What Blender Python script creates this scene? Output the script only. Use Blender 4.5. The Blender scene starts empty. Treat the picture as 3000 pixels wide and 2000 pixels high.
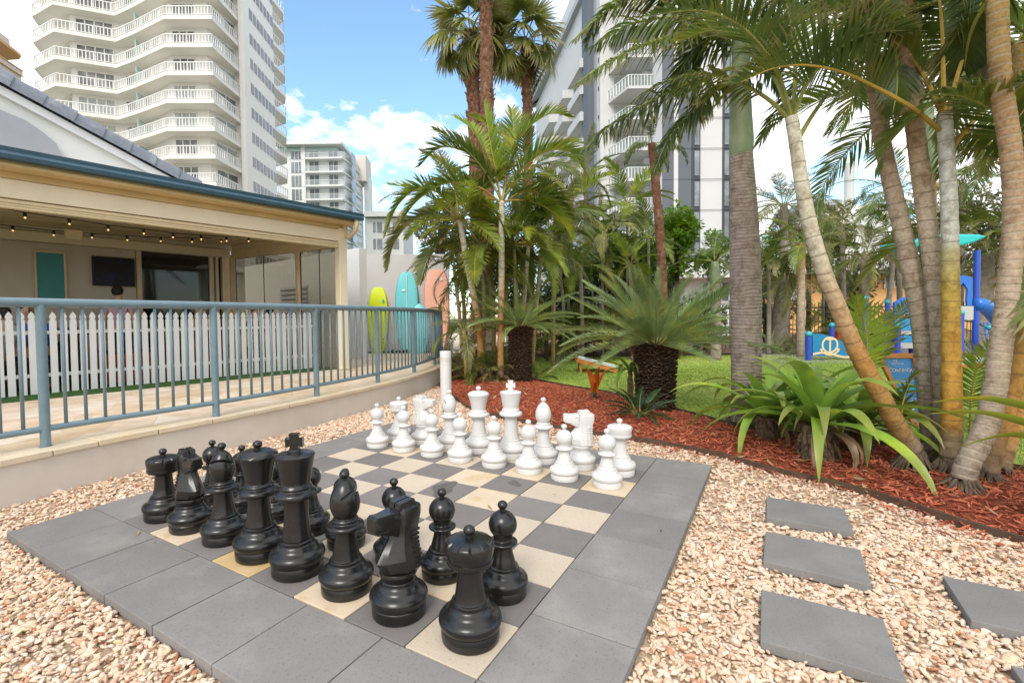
import bpy, bmesh, math, random
import numpy as np
from mathutils import Vector, Matrix, Euler
SC = bpy.context.scene
COL = SC.collection
rnd = random.Random(11)
PI = math.pi
def rad(a): return a*PI/180

# ------------------------------------------------------------------ camera model (measured from the photograph)
YAW, PIT, ROLL = .55204, -.033, -.01204
CAM = Vector((-1.27444, -.79386, 1.14545))
FOC, PX, PY = 1418.226, 1393.206, 978.048
Fv = Vector((math.cos(YAW)*math.cos(PIT), math.sin(YAW)*math.cos(PIT), math.sin(PIT)))
Rv = Vector((math.sin(YAW), -math.cos(YAW), 0)); Uv = Rv.cross(Fv)
R2 = Rv*math.cos(ROLL)+Uv*math.sin(ROLL); U2 = Uv*math.cos(ROLL)-Rv*math.sin(ROLL)
Fh = Vector((math.cos(YAW), math.sin(YAW), 0)); Rh = Rv.copy()
def ray(x, y):
    x /= .784; y /= .784
    return Fv+R2*((x-PX)/FOC)-U2*((y-PY)/FOC)
def onz(x, y, z=0.0):
    d = ray(x, y); return CAM+d*((z-CAM.z)/d.z)
def at(x, y, D):
    d = ray(x, y); return CAM+d*(D/d.dot(Fh))
def cf(r, d, z=0.0):            # metres right of / in front of the viewpoint -> world
    p = CAM+Rh*r+Fh*d; p.z = z; return p

# ------------------------------------------------------------------ tagging
def tag(o, label=None, cat=None, group=None, kind=None):
    if label: o['label'] = label
    if cat: o['category'] = cat
    if group: o['group'] = group
    if kind: o['kind'] = kind
    return o
def thing(name, label, cat, loc=(0, 0, 0), rz=0, group=None):
    o = bpy.data.objects.new(name, None); COL.objects.link(o)
    o.empty_display_size = .1
    o.location = loc; o.rotation_euler = (0, 0, rz)
    return tag(o, label, cat, group)
def link(o, parent=None):
    COL.objects.link(o)
    if parent is not None: o.parent = parent
    return o
def place(name, me, parent=None, M=None):
    o = bpy.data.objects.new(name, me); link(o, parent)
    if M is not None: o.matrix_local = M
    return o
def dup(root, loc, rz=None, label=None, group=None):
    r = root.copy(); COL.objects.link(r); r.location = loc
    if rz is not None: r.rotation_euler = (0, 0, rz)
    if label: r['label'] = label
    if group: r['group'] = group
    for ch in list(root.children):
        c = ch.copy(); COL.objects.link(c); c.parent = r
        for g in ch.children:
            d = g.copy(); COL.objects.link(d); d.parent = c
    return r

# ------------------------------------------------------------------ mesh builder
class MB:
    def __init__(s): s.v = []; s.f = []; s.m = []; s.uv = []; s.cur = 0
    def add(s, vs, fs, uvs=None):
        b = len(s.v); s.v += [tuple(p) for p in vs]
        s.uv += (uvs if uvs else [(0, 0)]*len(vs))
        for f in fs: s.f.append(tuple(i+b for i in f)); s.m.append(s.cur)
        return s
    def mat(s, i): s.cur = i; return s
    def box(s, c, size, rot=None):
        x, y, z = size[0]/2, size[1]/2, size[2]/2
        P = [Vector(p) for p in ((-x,-y,-z),(x,-y,-z),(x,y,-z),(-x,y,-z),(-x,-y,z),(x,-y,z),(x,y,z),(-x,y,z))]
        if rot is not None:
            Mx = rot if isinstance(rot, Matrix) else Euler(rot).to_matrix()
            P = [Mx @ p for p in P]
        c = Vector(c)
        return s.add([p+c for p in P], [(3,2,1,0),(4,5,6,7),(0,1,5,4),(1,2,6,5),(2,3,7,6),(3,0,4,7)])
    def bx(s, x0, x1, y0, y1, z0, z1): return s.box(((x0+x1)/2, (y0+y1)/2, (z0+z1)/2), (abs(x1-x0), abs(y1-y0), abs(z1-z0)))
    def beam(s, a, b, w, h, up=Vector((0, 0, 1))):      # box from a to b
        a = Vector(a); b = Vector(b); d = b-a; L = d.length; d.normalize()
        sd = d.cross(up)
        if sd.length < 1e-5: sd = d.cross(Vector((1, 0, 0)))
        sd.normalize(); u = sd.cross(d)
        P = []
        for q in (a, b):
            for (i, j) in ((-1,-1),(1,-1),(1,1),(-1,1)): P.append(q+sd*(i*w/2)+u*(j*h/2))
        return s.add(P, [(3,2,1,0),(4,5,6,7),(0,1,5,4),(1,2,6,5),(2,3,7,6),(3,0,4,7)])
    def tube(s, pts, rr, seg=10, cap=True, jit=0, jr=None):
        pts = [Vector(p) for p in pts]; n = len(pts)
        if not hasattr(rr, '__len__'): rr = [rr]*n
        vs = []; uv = []; L = [0]
        for i in range(1, n): L.append(L[-1]+(pts[i]-pts[i-1]).length)
        ref = None
        for i, p in enumerate(pts):
            t = (pts[min(i+1, n-1)]-pts[max(i-1, 0)])
            if t.length < 1e-9: t = Vector((0, 0, 1))
            t.normalize()
            if ref is None:
                ref = t.cross(Vector((0, 1, .01)))
                if ref.length < .1: ref = t.cross(Vector((1, 0, 0)))
            ref = (ref-t*ref.dot(t)).normalized(); b = t.cross(ref)
            for k in range(seg):
                a = 2*PI*k/seg; r = rr[i]*(1+(jr.uniform(-jit, jit) if jit else 0))
                vs.append(p+ref*(math.cos(a)*r)+b*(math.sin(a)*r)); uv.append((L[i]/max(L[-1], 1e-6), L[i]))
        fs = []
        for i in range(n-1):
            for k in range(seg):
                k2 = (k+1) % seg
                fs.append((i*seg+k, i*seg+k2, (i+1)*seg+k2, (i+1)*seg+k))
        if cap:
            fs.append(tuple(range(seg-1, -1, -1))); fs.append(tuple((n-1)*seg+k for k in range(seg)))
        return s.add(vs, fs, uv)
    def lathe(s, prof, seg=48, c=(0, 0, 0), fn=None):
        vs = []; c = Vector(c)
        for i, (r, z) in enumerate(prof):
            for k in range(seg):
                a = 2*PI*k/seg; rr, zz = (r, z) if fn is None else fn(r, z, a, i)
                vs.append(c+Vector((math.cos(a)*rr, math.sin(a)*rr, zz)))
        fs = []
        for i in range(len(prof)-1):
            for k in range(seg):
                k2 = (k+1) % seg
                fs.append((i*seg+k, i*seg+k2, (i+1)*seg+k2, (i+1)*seg+k))
        fs.append(tuple(range(seg-1, -1, -1)))
        if prof[-1][0] > .0005: fs.append(tuple((len(prof)-1)*seg+k for k in range(seg)))
        return s.add(vs, fs)
    def prism(s, poly, z0, z1, M=None):
        n = len(poly); P = [Vector((x, y, z0)) for x, y in poly]+[Vector((x, y, z1)) for x, y in poly]
        if M is not None: P = [M @ p for p in P]
        return s.add(P, [tuple(range(n-1, -1, -1)), tuple(range(n, 2*n))]+[(i, (i+1) % n, n+(i+1) % n, n+i) for i in range(n)])
    def quad(s, a, b, c, d): return s.add([a, b, c, d], [(0, 1, 2, 3)])
    def mesh(s, name, mats, smooth=False, clean=False, angle=None):
        me = bpy.data.meshes.new(name); me.from_pydata(s.v, [], s.f)
        if not isinstance(mats, (list, tuple)): mats = [mats]
        for m in mats: me.materials.append(m)
        if len(mats) > 1: me.polygons.foreach_set('material_index', s.m)
        uvl = me.uv_layers.new(name='UVMap')
        li = np.empty(len(me.loops), dtype=np.int32); me.loops.foreach_get('vertex_index', li)
        uvl.data.foreach_set('uv', np.array(s.uv, dtype=np.float32)[li].ravel())
        if clean:
            bm = bmesh.new(); bm.from_mesh(me); bmesh.ops.remove_doubles(bm, verts=bm.verts, dist=1e-5); bm.to_mesh(me); bm.free()
        if smooth: me.polygons.foreach_set('use_smooth', [True]*len(me.polygons))
        if angle is not None:
            me.polygons.foreach_set('use_smooth', [True]*len(me.polygons))
            try: me.set_sharp_from_angle(angle=rad(angle))
            except Exception: pass
        me.update(); return me
    def build(s, name, mats, parent=None, smooth=False, bevel=0, angle=None, segs=2, **k):
        o = place(name, s.mesh(name, mats, smooth, angle=angle), parent)
        if bevel:
            b = o.modifiers.new('Bevel', 'BEVEL'); b.width = bevel; b.segments = segs; b.limit_method = 'ANGLE'; b.angle_limit = rad(40)
            if hasattr(b, 'harden_normals'): b.harden_normals = False
        return o

# ------------------------------------------------------------------ materials
def newmat(name):
    m = bpy.data.materials.new(name); m.use_nodes = True
    nt = m.node_tree; b = nt.nodes['Principled BSDF']
    return m, nt, b
def N(nt, t, **kw):
    n = nt.nodes.new(t)
    for k, v in kw.items():
        if k.startswith('i_'): n.inputs[k[2:].replace('_', ' ')].default_value = v
        else: setattr(n, k, v)
    return n
def ramp(nt, stops, interp='LINEAR'):
    r = nt.nodes.new('ShaderNodeValToRGB'); cr = r.color_ramp; cr.interpolation = interp
    while len(cr.elements) > 1: cr.elements.remove(cr.elements[-1])
    cr.elements[0].position = stops[0][0]; cr.elements[0].color = (*stops[0][1], 1)
    for p, c in stops[1:]:
        e = cr.elements.new(p); e.color = (*c, 1)
    return r
def mul(c, k): return tuple(min(1, max(0, x*k)) for x in c)
def surf(name, base, rough=.6, var=.18, scale=6, bump=.15, bscale=60, spec=.4, metal=0, bdist=.004, objvar=0, second=None, sec_scale=1.5, sec_amt=.5, coord='Object', speck=0, speckc=(.4, .4, .4)):
    m, nt, b = newmat(name); L = nt.links
    tc = N(nt, 'ShaderNodeTexCoord'); src = tc.outputs[coord]
    n1 = N(nt, 'ShaderNodeTexNoise', i_Scale=scale, i_Detail=6, i_Roughness=.6); L.new(src, n1.inputs['Vector'])
    rp = ramp(nt, [(.3, mul(base, 1-var)), (.7, mul(base, 1+var))]); L.new(n1.outputs['Fac'], rp.inputs['Fac'])
    out = rp.outputs['Color']
    if second:
        n2 = N(nt, 'ShaderNodeTexNoise', i_Scale=sec_scale, i_Detail=5, i_Roughness=.65); L.new(src, n2.inputs['Vector'])
        r2 = ramp(nt, [(.5, (0, 0, 0)), (.68, (sec_amt,)*3)]); L.new(n2.outputs['Fac'], r2.inputs['Fac'])
        mx = N(nt, 'ShaderNodeMix', data_type='RGBA'); L.new(r2.outputs['Color'], mx.inputs['Factor'])
        L.new(out, mx.inputs[6]); mx.inputs[7].default_value = (*second, 1); out = mx.outputs[2]
    if speck:
        n4 = N(nt, 'ShaderNodeTexNoise', i_Scale=speck, i_Detail=3, i_Roughness=.7); L.new(src, n4.inputs['Vector'])
        r4 = ramp(nt, [(.33, speckc), (.42, (1, 1, 1)), (.66, (1, 1, 1)), (.74, (1.0, 1.0, 1.0))]); L.new(n4.outputs['Fac'], r4.inputs['Fac'])
        n5 = N(nt, 'ShaderNodeTexNoise', i_Scale=speck*2.6, i_Detail=4, i_Roughness=.8); L.new(src, n5.inputs['Vector'])
        r5 = ramp(nt, [(.3, (.80, .80, .80)), (.7, (1.0, 1.0, 1.0))]); L.new(n5.outputs['Fac'], r5.inputs['Fac'])
        for q in (r4, r5):
            m4 = N(nt, 'ShaderNodeMix', data_type='RGBA', blend_type='MULTIPLY'); m4.inputs['Factor'].default_value = 1; L.new(out, m4.inputs[6]); L.new(q.outputs['Color'], m4.inputs[7]); out = m4.outputs[2]
    if objvar:
        oi = N(nt, 'ShaderNodeObjectInfo'); hs = N(nt, 'ShaderNodeHueSaturation')
        mr = N(nt, 'ShaderNodeMapRange'); mr.inputs['To Min'].default_value = 1-objvar; mr.inputs['To Max'].default_value = 1+objvar
        L.new(oi.outputs['Random'], mr.inputs['Value']); L.new(mr.outputs['Result'], hs.inputs['Value']); L.new(out, hs.inputs['Color']); out = hs.outputs['Color']
    L.new(out, b.inputs['Base Color'])
    b.inputs['Roughness'].default_value = rough; b.inputs['Specular IOR Level'].default_value = spec; b.inputs['Metallic'].default_value = metal
    if bump:
        n3 = N(nt, 'ShaderNodeTexNoise', i_Scale=bscale, i_Detail=5, i_Roughness=.6); L.new(src, n3.inputs['Vector'])
        bp = N(nt, 'ShaderNodeBump'); bp.inputs['Strength'].default_value = bump; bp.inputs['Distance'].default_value = bdist
        L.new(n3.outputs['Fac'], bp.inputs['Height']); L.new(bp.outputs['Normal'], b.inputs['Normal'])
    return m
def leafmat(name, base, tip=(.32, .22, .08), var=.35, trans=.35, tipamt=.6, rough=.42, dead=.0, tstart=.72):
    m, nt, b = newmat(name); L = nt.links
    oi = N(nt, 'ShaderNodeObjectInfo'); tc = N(nt, 'ShaderNodeTexCoord'); uv = N(nt, 'ShaderNodeUVMap')
    n1 = N(nt, 'ShaderNodeTexNoise', i_Scale=3.0, i_Detail=3); L.new(tc.outputs['Object'], n1.inputs['Vector'])
    yel = (min(1, base[0]*2.0), base[1]*1.35, base[2]*.8)
    rp = ramp(nt, [(.32, mul(base, 1-var)), (.55, base), (.75, yel)]); L.new(n1.outputs['Fac'], rp.inputs['Fac'])
    hs = N(nt, 'ShaderNodeHueSaturation'); mr = N(nt, 'ShaderNodeMapRange'); mr.inputs['To Min'].default_value = .65; mr.inputs['To Max'].default_value = 1.35
    L.new(oi.outputs['Random'], mr.inputs['Value']); L.new(mr.outputs['Result'], hs.inputs['Value']); L.new(rp.outputs['Color'], hs.inputs['Color'])
    sx = N(nt, 'ShaderNodeSeparateXYZ'); L.new(uv.outputs['UV'], sx.inputs['Vector'])
    n2 = N(nt, 'ShaderNodeTexNoise', i_Scale=9.0, i_Detail=2); L.new(tc.outputs['Object'], n2.inputs['Vector'])
    ad = N(nt, 'ShaderNodeMath', operation='MULTIPLY_ADD'); L.new(n2.outputs['Fac'], ad.inputs[0]); ad.inputs[1].default_value = .5; L.new(sx.outputs['X'], ad.inputs[2])
    r3 = ramp(nt, [(tstart+.18, (0, 0, 0)), (min(1, tstart+.42), (tipamt,)*3)]); L.new(ad.outputs[0], r3.inputs['Fac'])
    mx = N(nt, 'ShaderNodeMix', data_type='RGBA'); L.new(r3.outputs['Color'], mx.inputs['Factor']); L.new(hs.outputs['Color'], mx.inputs[6]); mx.inputs[7].default_value = (*tip, 1)
    L.new(mx.outputs[2], b.inputs['Base Color']); b.inputs['Roughness'].default_value = rough; b.inputs['Specular IOR Level'].default_value = .5
    tr = N(nt, 'ShaderNodeBsdfTranslucent'); L.new(mx.outputs[2], tr.inputs['Color'])
    ms = N(nt, 'ShaderNodeMixShader'); ms.inputs[0].default_value = trans
    L.new(b.outputs[0], ms.inputs[1]); L.new(tr.outputs[0], ms.inputs[2]); L.new(ms.outputs[0], nt.nodes['Material Output'].inputs['Surface'])
    return m
def trunkmat(name, stops, ring=.12, ringcol=(.12, .09, .06), ramt=.6, rw=.12, rough=.8, wob=.05, bump=.5, nscale=30, speck=.0):
    m, nt, b = newmat(name); L = nt.links
    uv = N(nt, 'ShaderNodeUVMap'); sx = N(nt, 'ShaderNodeSeparateXYZ'); L.new(uv.outputs['UV'], sx.inputs['Vector'])
    tc = N(nt, 'ShaderNodeTexCoord')
    rp = ramp(nt, stops); L.new(sx.outputs['X'], rp.inputs['Fac'])
    n1 = N(nt, 'ShaderNodeTexNoise', i_Scale=nscale, i_Detail=6, i_Roughness=.7); L.new(tc.outputs['Object'], n1.inputs['Vector'])
    mr = N(nt, 'ShaderNodeMapRange'); mr.inputs['From Min'].default_value = .3; mr.inputs['From Max'].default_value = .7; mr.inputs['To Min'].default_value = .68; mr.inputs['To Max'].default_value = 1.25
    L.new(n1.outputs['Fac'], mr.inputs['Value'])
    nb_ = N(nt, 'ShaderNodeTexNoise', i_Scale=9, i_Detail=7, i_Roughness=.72, i_Distortion=.4); L.new(tc.outputs['Object'], nb_.inputs['Vector'])
    pb = ramp(nt, [(.40, (.58, .50, .42)), (.50, (1, 1, 1)), (.60, (1, 1, 1)), (.68, (1.0, .97, .93))]); L.new(nb_.outputs['Fac'], pb.inputs['Fac'])
    pm = N(nt, 'ShaderNodeMix', data_type='RGBA', blend_type='MULTIPLY'); pm.inputs['Factor'].default_value = .75; L.new(rp.outputs['Color'], pm.inputs[6]); L.new(pb.outputs['Color'], pm.inputs[7])
    mm = N(nt, 'ShaderNodeVectorMath', operation='SCALE'); L.new(pm.outputs[2], mm.inputs[0]); L.new(mr.outputs['Result'], mm.inputs['Scale'])
    n0 = N(nt, 'ShaderNodeTexNoise', i_Scale=3.5, i_Detail=2); L.new(tc.outputs['Object'], n0.inputs['Vector'])
    a1 = N(nt, 'ShaderNodeMath', operation='MULTIPLY_ADD'); L.new(n0.outputs['Fac'], a1.inputs[0]); a1.inputs[1].default_value = wob*2; L.new(sx.outputs['Y'], a1.inputs[2])
    d1 = N(nt, 'ShaderNodeMath', operation='DIVIDE'); L.new(a1.outputs[0], d1.inputs[0]); d1.inputs[1].default_value = ring
    fr = N(nt, 'ShaderNodeMath', operation='FRACT'); L.new(d1.outputs[0], fr.inputs[0])
    rr = ramp(nt, [(0, (1, 1, 1)), (rw, (.7, .7, .7)), (rw*1.6, (0, 0, 0)), (.97, (0, 0, 0)), (1, (1, 1, 1))]); L.new(fr.outputs[0], rr.inputs['Fac'])
    rn_ = N(nt, 'ShaderNodeMapRange'); rn_.inputs['From Min'].default_value = .35; rn_.inputs['From Max'].default_value = .6; rn_.inputs['To Min'].default_value = ramt*.45; rn_.inputs['To Max'].default_value = ramt; L.new(nb_.outputs['Fac'], rn_.inputs['Value'])
    ml = N(nt, 'ShaderNodeMath', operation='MULTIPLY'); L.new(rr.outputs['Color'], ml.inputs[0]); L.new(rn_.outputs['Result'], ml.inputs[1])
    mx = N(nt, 'ShaderNodeMix', data_type='RGBA'); L.new(ml.outputs[0], mx.inputs['Factor']); L.new(mm.outputs[0], mx.inputs[6]); mx.inputs[7].default_value = (*ringcol, 1)
    L.new(mx.outputs[2], b.inputs['Base Color']); b.inputs['Roughness'].default_value = rough; b.inputs['Specular IOR Level'].default_value = .25
    ad = N(nt, 'ShaderNodeMath', operation='MULTIPLY_ADD'); L.new(n1.outputs['Fac'], ad.inputs[0]); ad.inputs[1].default_value = 1.0; 
    sb = N(nt, 'ShaderNodeMath', operation='SUBTRACT'); L.new(ad.outputs[0], sb.inputs[0]); L.new(rr.outputs['Color'], sb.inputs[1])
    bp = N(nt, 'ShaderNodeBump'); bp.inputs['Strength'].default_value = bump; bp.inputs['Distance'].default_value = .008
    L.new(sb.outputs[0], bp.inputs['Height']); L.new(bp.outputs['Normal'], b.inputs['Normal'])
    return m
def glassmat(name, tint=(.8, .85, .85), refl=.25, trans=.7, dark=(.03, .04, .045)):
    m, nt, b = newmat(name); L = nt.links
    tr = N(nt, 'ShaderNodeBsdfTransparent'); tr.inputs['Color'].default_value = (*tint, 1)
    b.inputs['Base Color'].default_value = (*dark, 1); b.inputs['Roughness'].default_value = .04; b.inputs['Specular IOR Level'].default_value = .8
    ms = N(nt, 'ShaderNodeMixShader'); ms.inputs[0].default_value = trans
    L.new(b.outputs[0], ms.inputs[1]); L.new(tr.outputs[0], ms.inputs[2])
    L.new(ms.outputs[0], nt.nodes['Material Output'].inputs['Surface'])
    return m

M = {}
M['black_plastic'] = surf('black_plastic', (.012, .0115, .011), .27, .3, 8, .12, 300, .55, bdist=.001, second=(.032, .031, .029), sec_scale=9, sec_amt=.45)
M['white_plastic'] = surf('white_plastic', (.645, .63, .61), .42, .03, 5, .06, 200, .45, bdist=.001, second=(.53, .49, .43), sec_scale=7, sec_amt=.25)
M['paver_grey'] = surf('paver_grey', (.25, .235, .225), .88, .07, 3, .35, 260, .25, bdist=.002, objvar=.09, second=(.33, .31, .285), sec_scale=3.2, sec_amt=.7, speck=75, speckc=(.76, .75, .74))
M['paver_dark'] = surf('paver_dark', (.225, .205, .195), .85, .10, 4, .3, 260, .3, bdist=.002, objvar=.1, second=(.165, .148, .14), sec_scale=2.0, sec_amt=.5, speck=80, speckc=(.78, .77, .76))
M['paver_tan'] = surf('paver_tan', (.60, .50, .385), .85, .06, 4, .25, 240, .3, bdist=.002, objvar=.05, second=(.63, .50, .42), sec_scale=1.4, sec_amt=.8, speck=60, speckc=(.82, .80, .76))
M['paver_gold'] = surf('paver_gold', (.55, .39, .19), .7, .12, 5, .25, 240, .4, bdist=.002, second=(.60, .46, .28), sec_scale=3, sec_amt=.9)
M['paver_stained'] = surf('paver_stained', (.62, .50, .36), .75, .06, 4, .25, 240, .35, bdist=.002, second=(.50, .34, .14), sec_scale=5.5, sec_amt=.75)
M['wet_patch'] = surf('wet_patch', (.10, .09, .082), .38, .2, 20, .2, 200, .5)
M['joint'] = surf('joint_sand', (.075, .062, .05), .95, .3, 30)
M['step'] = surf('stepping_stone', (.235, .225, .215), .85, .09, 5, .45, 220, .25, bdist=.002, objvar=.06, second=(.29, .28, .265), sec_scale=3, sec_amt=.5, speck=80, speckc=(.78, .77, .76))
M['render_wall'] = surf('rendered_wall', (.64, .575, .50), .9, .07, 1.5, .5, 120, .2, bdist=.002, second=(.55, .47, .38), sec_scale=.8, sec_amt=.8)
M['coping'] = surf('coping_stone', (.66, .55, .40), .8, .12, 5, .4, 60, .3, second=(.60, .44, .22), sec_scale=2.5, sec_amt=.8)
M['rail_blue'] = surf('railing_blue_paint', (.165, .24, .275), .38, .10, 10, .03, 200, .5)
M['white_paint'] = surf('white_paint', (.70, .70, .69), .5, .04, 4, .05, 80, .4)
M['cream_paint'] = surf('cream_paint', (.70, .56, .35), .55, .07, 3, .08, 80, .35, second=(.56, .43, .27), sec_scale=2, sec_amt=.4)
M['cream_light'] = surf('cream_light_paint', (.78, .67, .50), .5, .05, 3, .05, 80, .4)
M['tan_soffit'] = surf('tan_soffit', (.62, .45, .23), .6, .08, 3, .05, 80, .35)
M['gutter_blue'] = surf('gutter_blue', (.045, .105, .155), .35, .12, 5, .03, 80, .5)
M['beige_wall'] = surf('beige_wall', (.58, .51, .42), .8, .05, 2, .05, 80, .3)
M['tile_grey'] = surf('ridge_tile_grey', (.20, .215, .25), .7, .12, 12, .3, 90, .3, second=(.36, .37, .40), sec_scale=5, sec_amt=.6)
M['sail_grey'] = surf('sail_grey', (.33, .33, .355), .8, .05, 3, .1, 100, .2)
M['sail_white'] = surf('sail_white', (.66, .645, .62), .7, .03, 3, .05, 60, .3)
M['dark_metal'] = surf('dark_metal', (.02, .02, .022), .5, .2, 10, .05, 80, .4)
M['black_iron'] = surf('black_iron', (.012, .012, .012), .55, .2, 10, .05, 80, .4)
M['teal_board'] = surf('teal_poster', (.05, .26, .28), .5, .08, 3, 0, 50, .4)
M['tv_screen'] = surf('tv_screen', (.010, .009, .016), .35, .4, 3, 0, 50, .2, second=(.02, .02, .09), sec_scale=4, sec_amt=.8)
M['timber_dark'] = surf('dark_timber', (.10, .06, .04), .6, .3, 12, .2, 60, .3)
M['orange_paint'] = surf('orange_paint', (.72, .16, .03), .55, .1, 5, .05, 80, .4)
M['orange_timber'] = surf('orange_timber', (.52, .20, .05), .6, .2, 8, .1, 80, .35)
M['turf'] = surf('artificial_turf', (.045, .10, .025), .95, .4, 60, .6, 300, .1)
M['glass_clear'] = glassmat('clear_blind', (.80, .77, .70), .2, .62, (.24, .21, .17))  # beige base colour paints the haze and reflection onto the clear blinds
M['glass_frost'] = glassmat('pale_glass', (.95, .96, .96), .2, .82, (.55, .58, .58))
M['glass_dark'] = glassmat('dark_glass', (.35, .38, .38), .3, .42, (.02, .025, .025))
M['tower_white'] = surf('tower_white_render', (.86, .83, .79), .8, .03, .3, .05, 10, .3, second=(.74, .69, .62), sec_scale=.15, sec_amt=.4)
M['tower_under'] = surf('tower_slab_render', (.84, .80, .74), .85, .03, .3, .05, 10, .3)
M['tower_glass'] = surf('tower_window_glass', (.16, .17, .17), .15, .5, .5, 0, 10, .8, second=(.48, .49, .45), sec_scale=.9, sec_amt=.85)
M['tower_glass_teal'] = surf('tower_teal_glass', (.45, .60, .56), .2, .1, 1, 0, 10, .6)
M['curtain_glass'] = surf('curtained_glass', (.40, .43, .41), .25, .25, 1.5, 0, 10, .6)
M['rail_white'] = surf('white_balustrade', (.82, .81, .79), .5, .03, 5, 0, 10, .4)
M['hotel_white'] = surf('hotel_white', (.72, .715, .70), .8, .03, .2, .05, 10, .3)
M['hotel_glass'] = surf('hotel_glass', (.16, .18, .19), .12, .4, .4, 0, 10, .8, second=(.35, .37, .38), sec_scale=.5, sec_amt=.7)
M['grey_panel'] = surf('grey_cladding', (.125, .137, .16), .6, .04, .2, .03, 10, .4)
M['grey_light'] = surf('light_grey_cladding', (.42, .435, .46), .6, .04, .2, .03, 10, .4)
M['grey_dark'] = surf('dark_grey_cladding', (.06, .066, .078), .5, .08, .3, .03, 10, .4)
M['white_panel'] = surf('white_cladding', (.62, .61, .60), .7, .03, .3, .03, 10, .3)
M['pink_render'] = surf('pale_pink_render', (.66, .60, .56), .8, .04, .5, .05, 10, .3)
M['orange_soffit'] = surf('orange_soffit', (.70, .42, .20), .7, .06, .5, .05, 10, .3)
M['house_orange'] = surf('house_orange_render', (.72, .42, .17), .8, .06, .5, .05, 10, .3)
M['house_white'] = surf('house_white_render', (.78, .77, .75), .8, .04, .5, .05, 10, .3)
M['brown_panel'] = surf('brown_panel', (.30, .12, .05), .7, .1, 2, .05, 10, .3)
M['bark_red'] = surf('fibrous_red_bark', (.20, .095, .058), .95, .55, 14, 1.0, 60, .1, bdist=.03, second=(.36, .23, .15), sec_scale=9, sec_amt=.8)
M['cycad_bark'] = surf('cycad_bark', (.055, .032, .02), .95, .6, 30, 1.0, 80, .1, bdist=.02, second=(.26, .20, .14), sec_scale=40, sec_amt=.7)
M['cycad_bark_red'] = surf('cycad_crown_fibre', (.13, .06, .03), .95, .6, 40, 1.0, 80, .1, bdist=.02, second=(.22, .13, .07), sec_scale=40, sec_amt=.7)
M['root'] = surf('palm_root', (.13, .095, .065), .9, .5, 20, .8, 60, .2, bdist=.01)
M['fibre_trunk'] = surf('fibrous_lily_trunk', (.20, .14, .09), .95, .5, 18, 1.0, 70, .1, bdist=.015, second=(.07, .045, .03), sec_scale=12, sec_amt=.8)
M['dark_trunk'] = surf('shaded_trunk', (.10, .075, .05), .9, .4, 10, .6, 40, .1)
M['grey_trunk'] = surf('grey_trunk', (.30, .25, .20), .9, .3, 10, .6, 40, .1)
M['palm_leaf'] = leafmat('palm_leaf', (.165, .23, .038), trans=.45)
M['palm_leaf_dark'] = leafmat('palm_leaf_dark', (.125, .185, .038), tip=(.36, .28, .14), trans=.42, tipamt=.45)
M['palm_leaf_bright'] = leafmat('palm_leaf_bright', (.28, .38, .038), trans=.5)
M['palm_leaf_olive'] = leafmat('palm_leaf_olive', (.22, .24, .08), tip=(.42, .34, .18), tipamt=.7, tstart=.6, trans=.4)
M['fan_leaf'] = leafmat('fan_leaf', (.25, .30, .065), tip=(.45, .38, .20), tipamt=.6, tstart=.55)
M['dead_leaf'] = leafmat('dead_leaf', (.26, .16, .08), tip=(.40, .30, .20), trans=.15)
M['cycad_leaf'] = leafmat('cycad_leaf', (.24, .35, .12), tip=(.30, .27, .14), trans=.15, rough=.28, tipamt=.5)
M['cycad_dark'] = leafmat('cycad_young_leaf', (.03, .075, .03), trans=.15, rough=.35, tipamt=.1)
M['strap_leaf'] = leafmat('strap_leaf', (.27, .45, .06), tip=(.34, .30, .09), trans=.35, rough=.38, tipamt=.5, tstart=.62)
M['strap_yellow'] = leafmat('strap_yellow', (.36, .44, .055), tip=(.40, .34, .08), trans=.3, rough=.35)
M['bromeliad'] = leafmat('bromeliad_leaf', (.70, .20, .02), tip=(.55, .08, .03), trans=.4, rough=.4, tipamt=.6, tstart=.55)
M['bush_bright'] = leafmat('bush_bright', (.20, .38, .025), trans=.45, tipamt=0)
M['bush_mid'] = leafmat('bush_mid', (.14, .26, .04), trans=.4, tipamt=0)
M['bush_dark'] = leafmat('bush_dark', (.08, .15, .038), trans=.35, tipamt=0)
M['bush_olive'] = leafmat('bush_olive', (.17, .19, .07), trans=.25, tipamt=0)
M['rachis'] = surf('rachis_green_yellow', (.26, .27, .06), .5, .35, 6, .1, 60, .4)
M['rachis_orange'] = surf('rachis_orange', (.42, .27, .05), .5, .35, 5, .1, 60, .4)
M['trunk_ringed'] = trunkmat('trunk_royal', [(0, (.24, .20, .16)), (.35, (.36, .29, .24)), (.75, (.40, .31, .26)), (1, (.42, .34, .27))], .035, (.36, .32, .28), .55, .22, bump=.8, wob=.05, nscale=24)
M['shaft_green'] = surf('crownshaft_green', (.27, .34, .19), .42, .15, 5, .08, 60, .4, second=(.36, .37, .24), sec_scale=4, sec_amt=.5)
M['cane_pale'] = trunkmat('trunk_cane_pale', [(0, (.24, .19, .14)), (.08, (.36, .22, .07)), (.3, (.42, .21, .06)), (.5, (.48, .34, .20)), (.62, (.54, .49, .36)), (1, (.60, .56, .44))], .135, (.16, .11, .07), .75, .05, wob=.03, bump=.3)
M['cane_brown'] = trunkmat('trunk_cane_brown', [(0, (.32, .27, .21)), (.5, (.52, .41, .30)), (.8, (.46, .30, .18)), (1, (.36, .17, .07))], .11, (.17, .13, .09), .6, .06, wob=.05, bump=.6, nscale=45)
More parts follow.
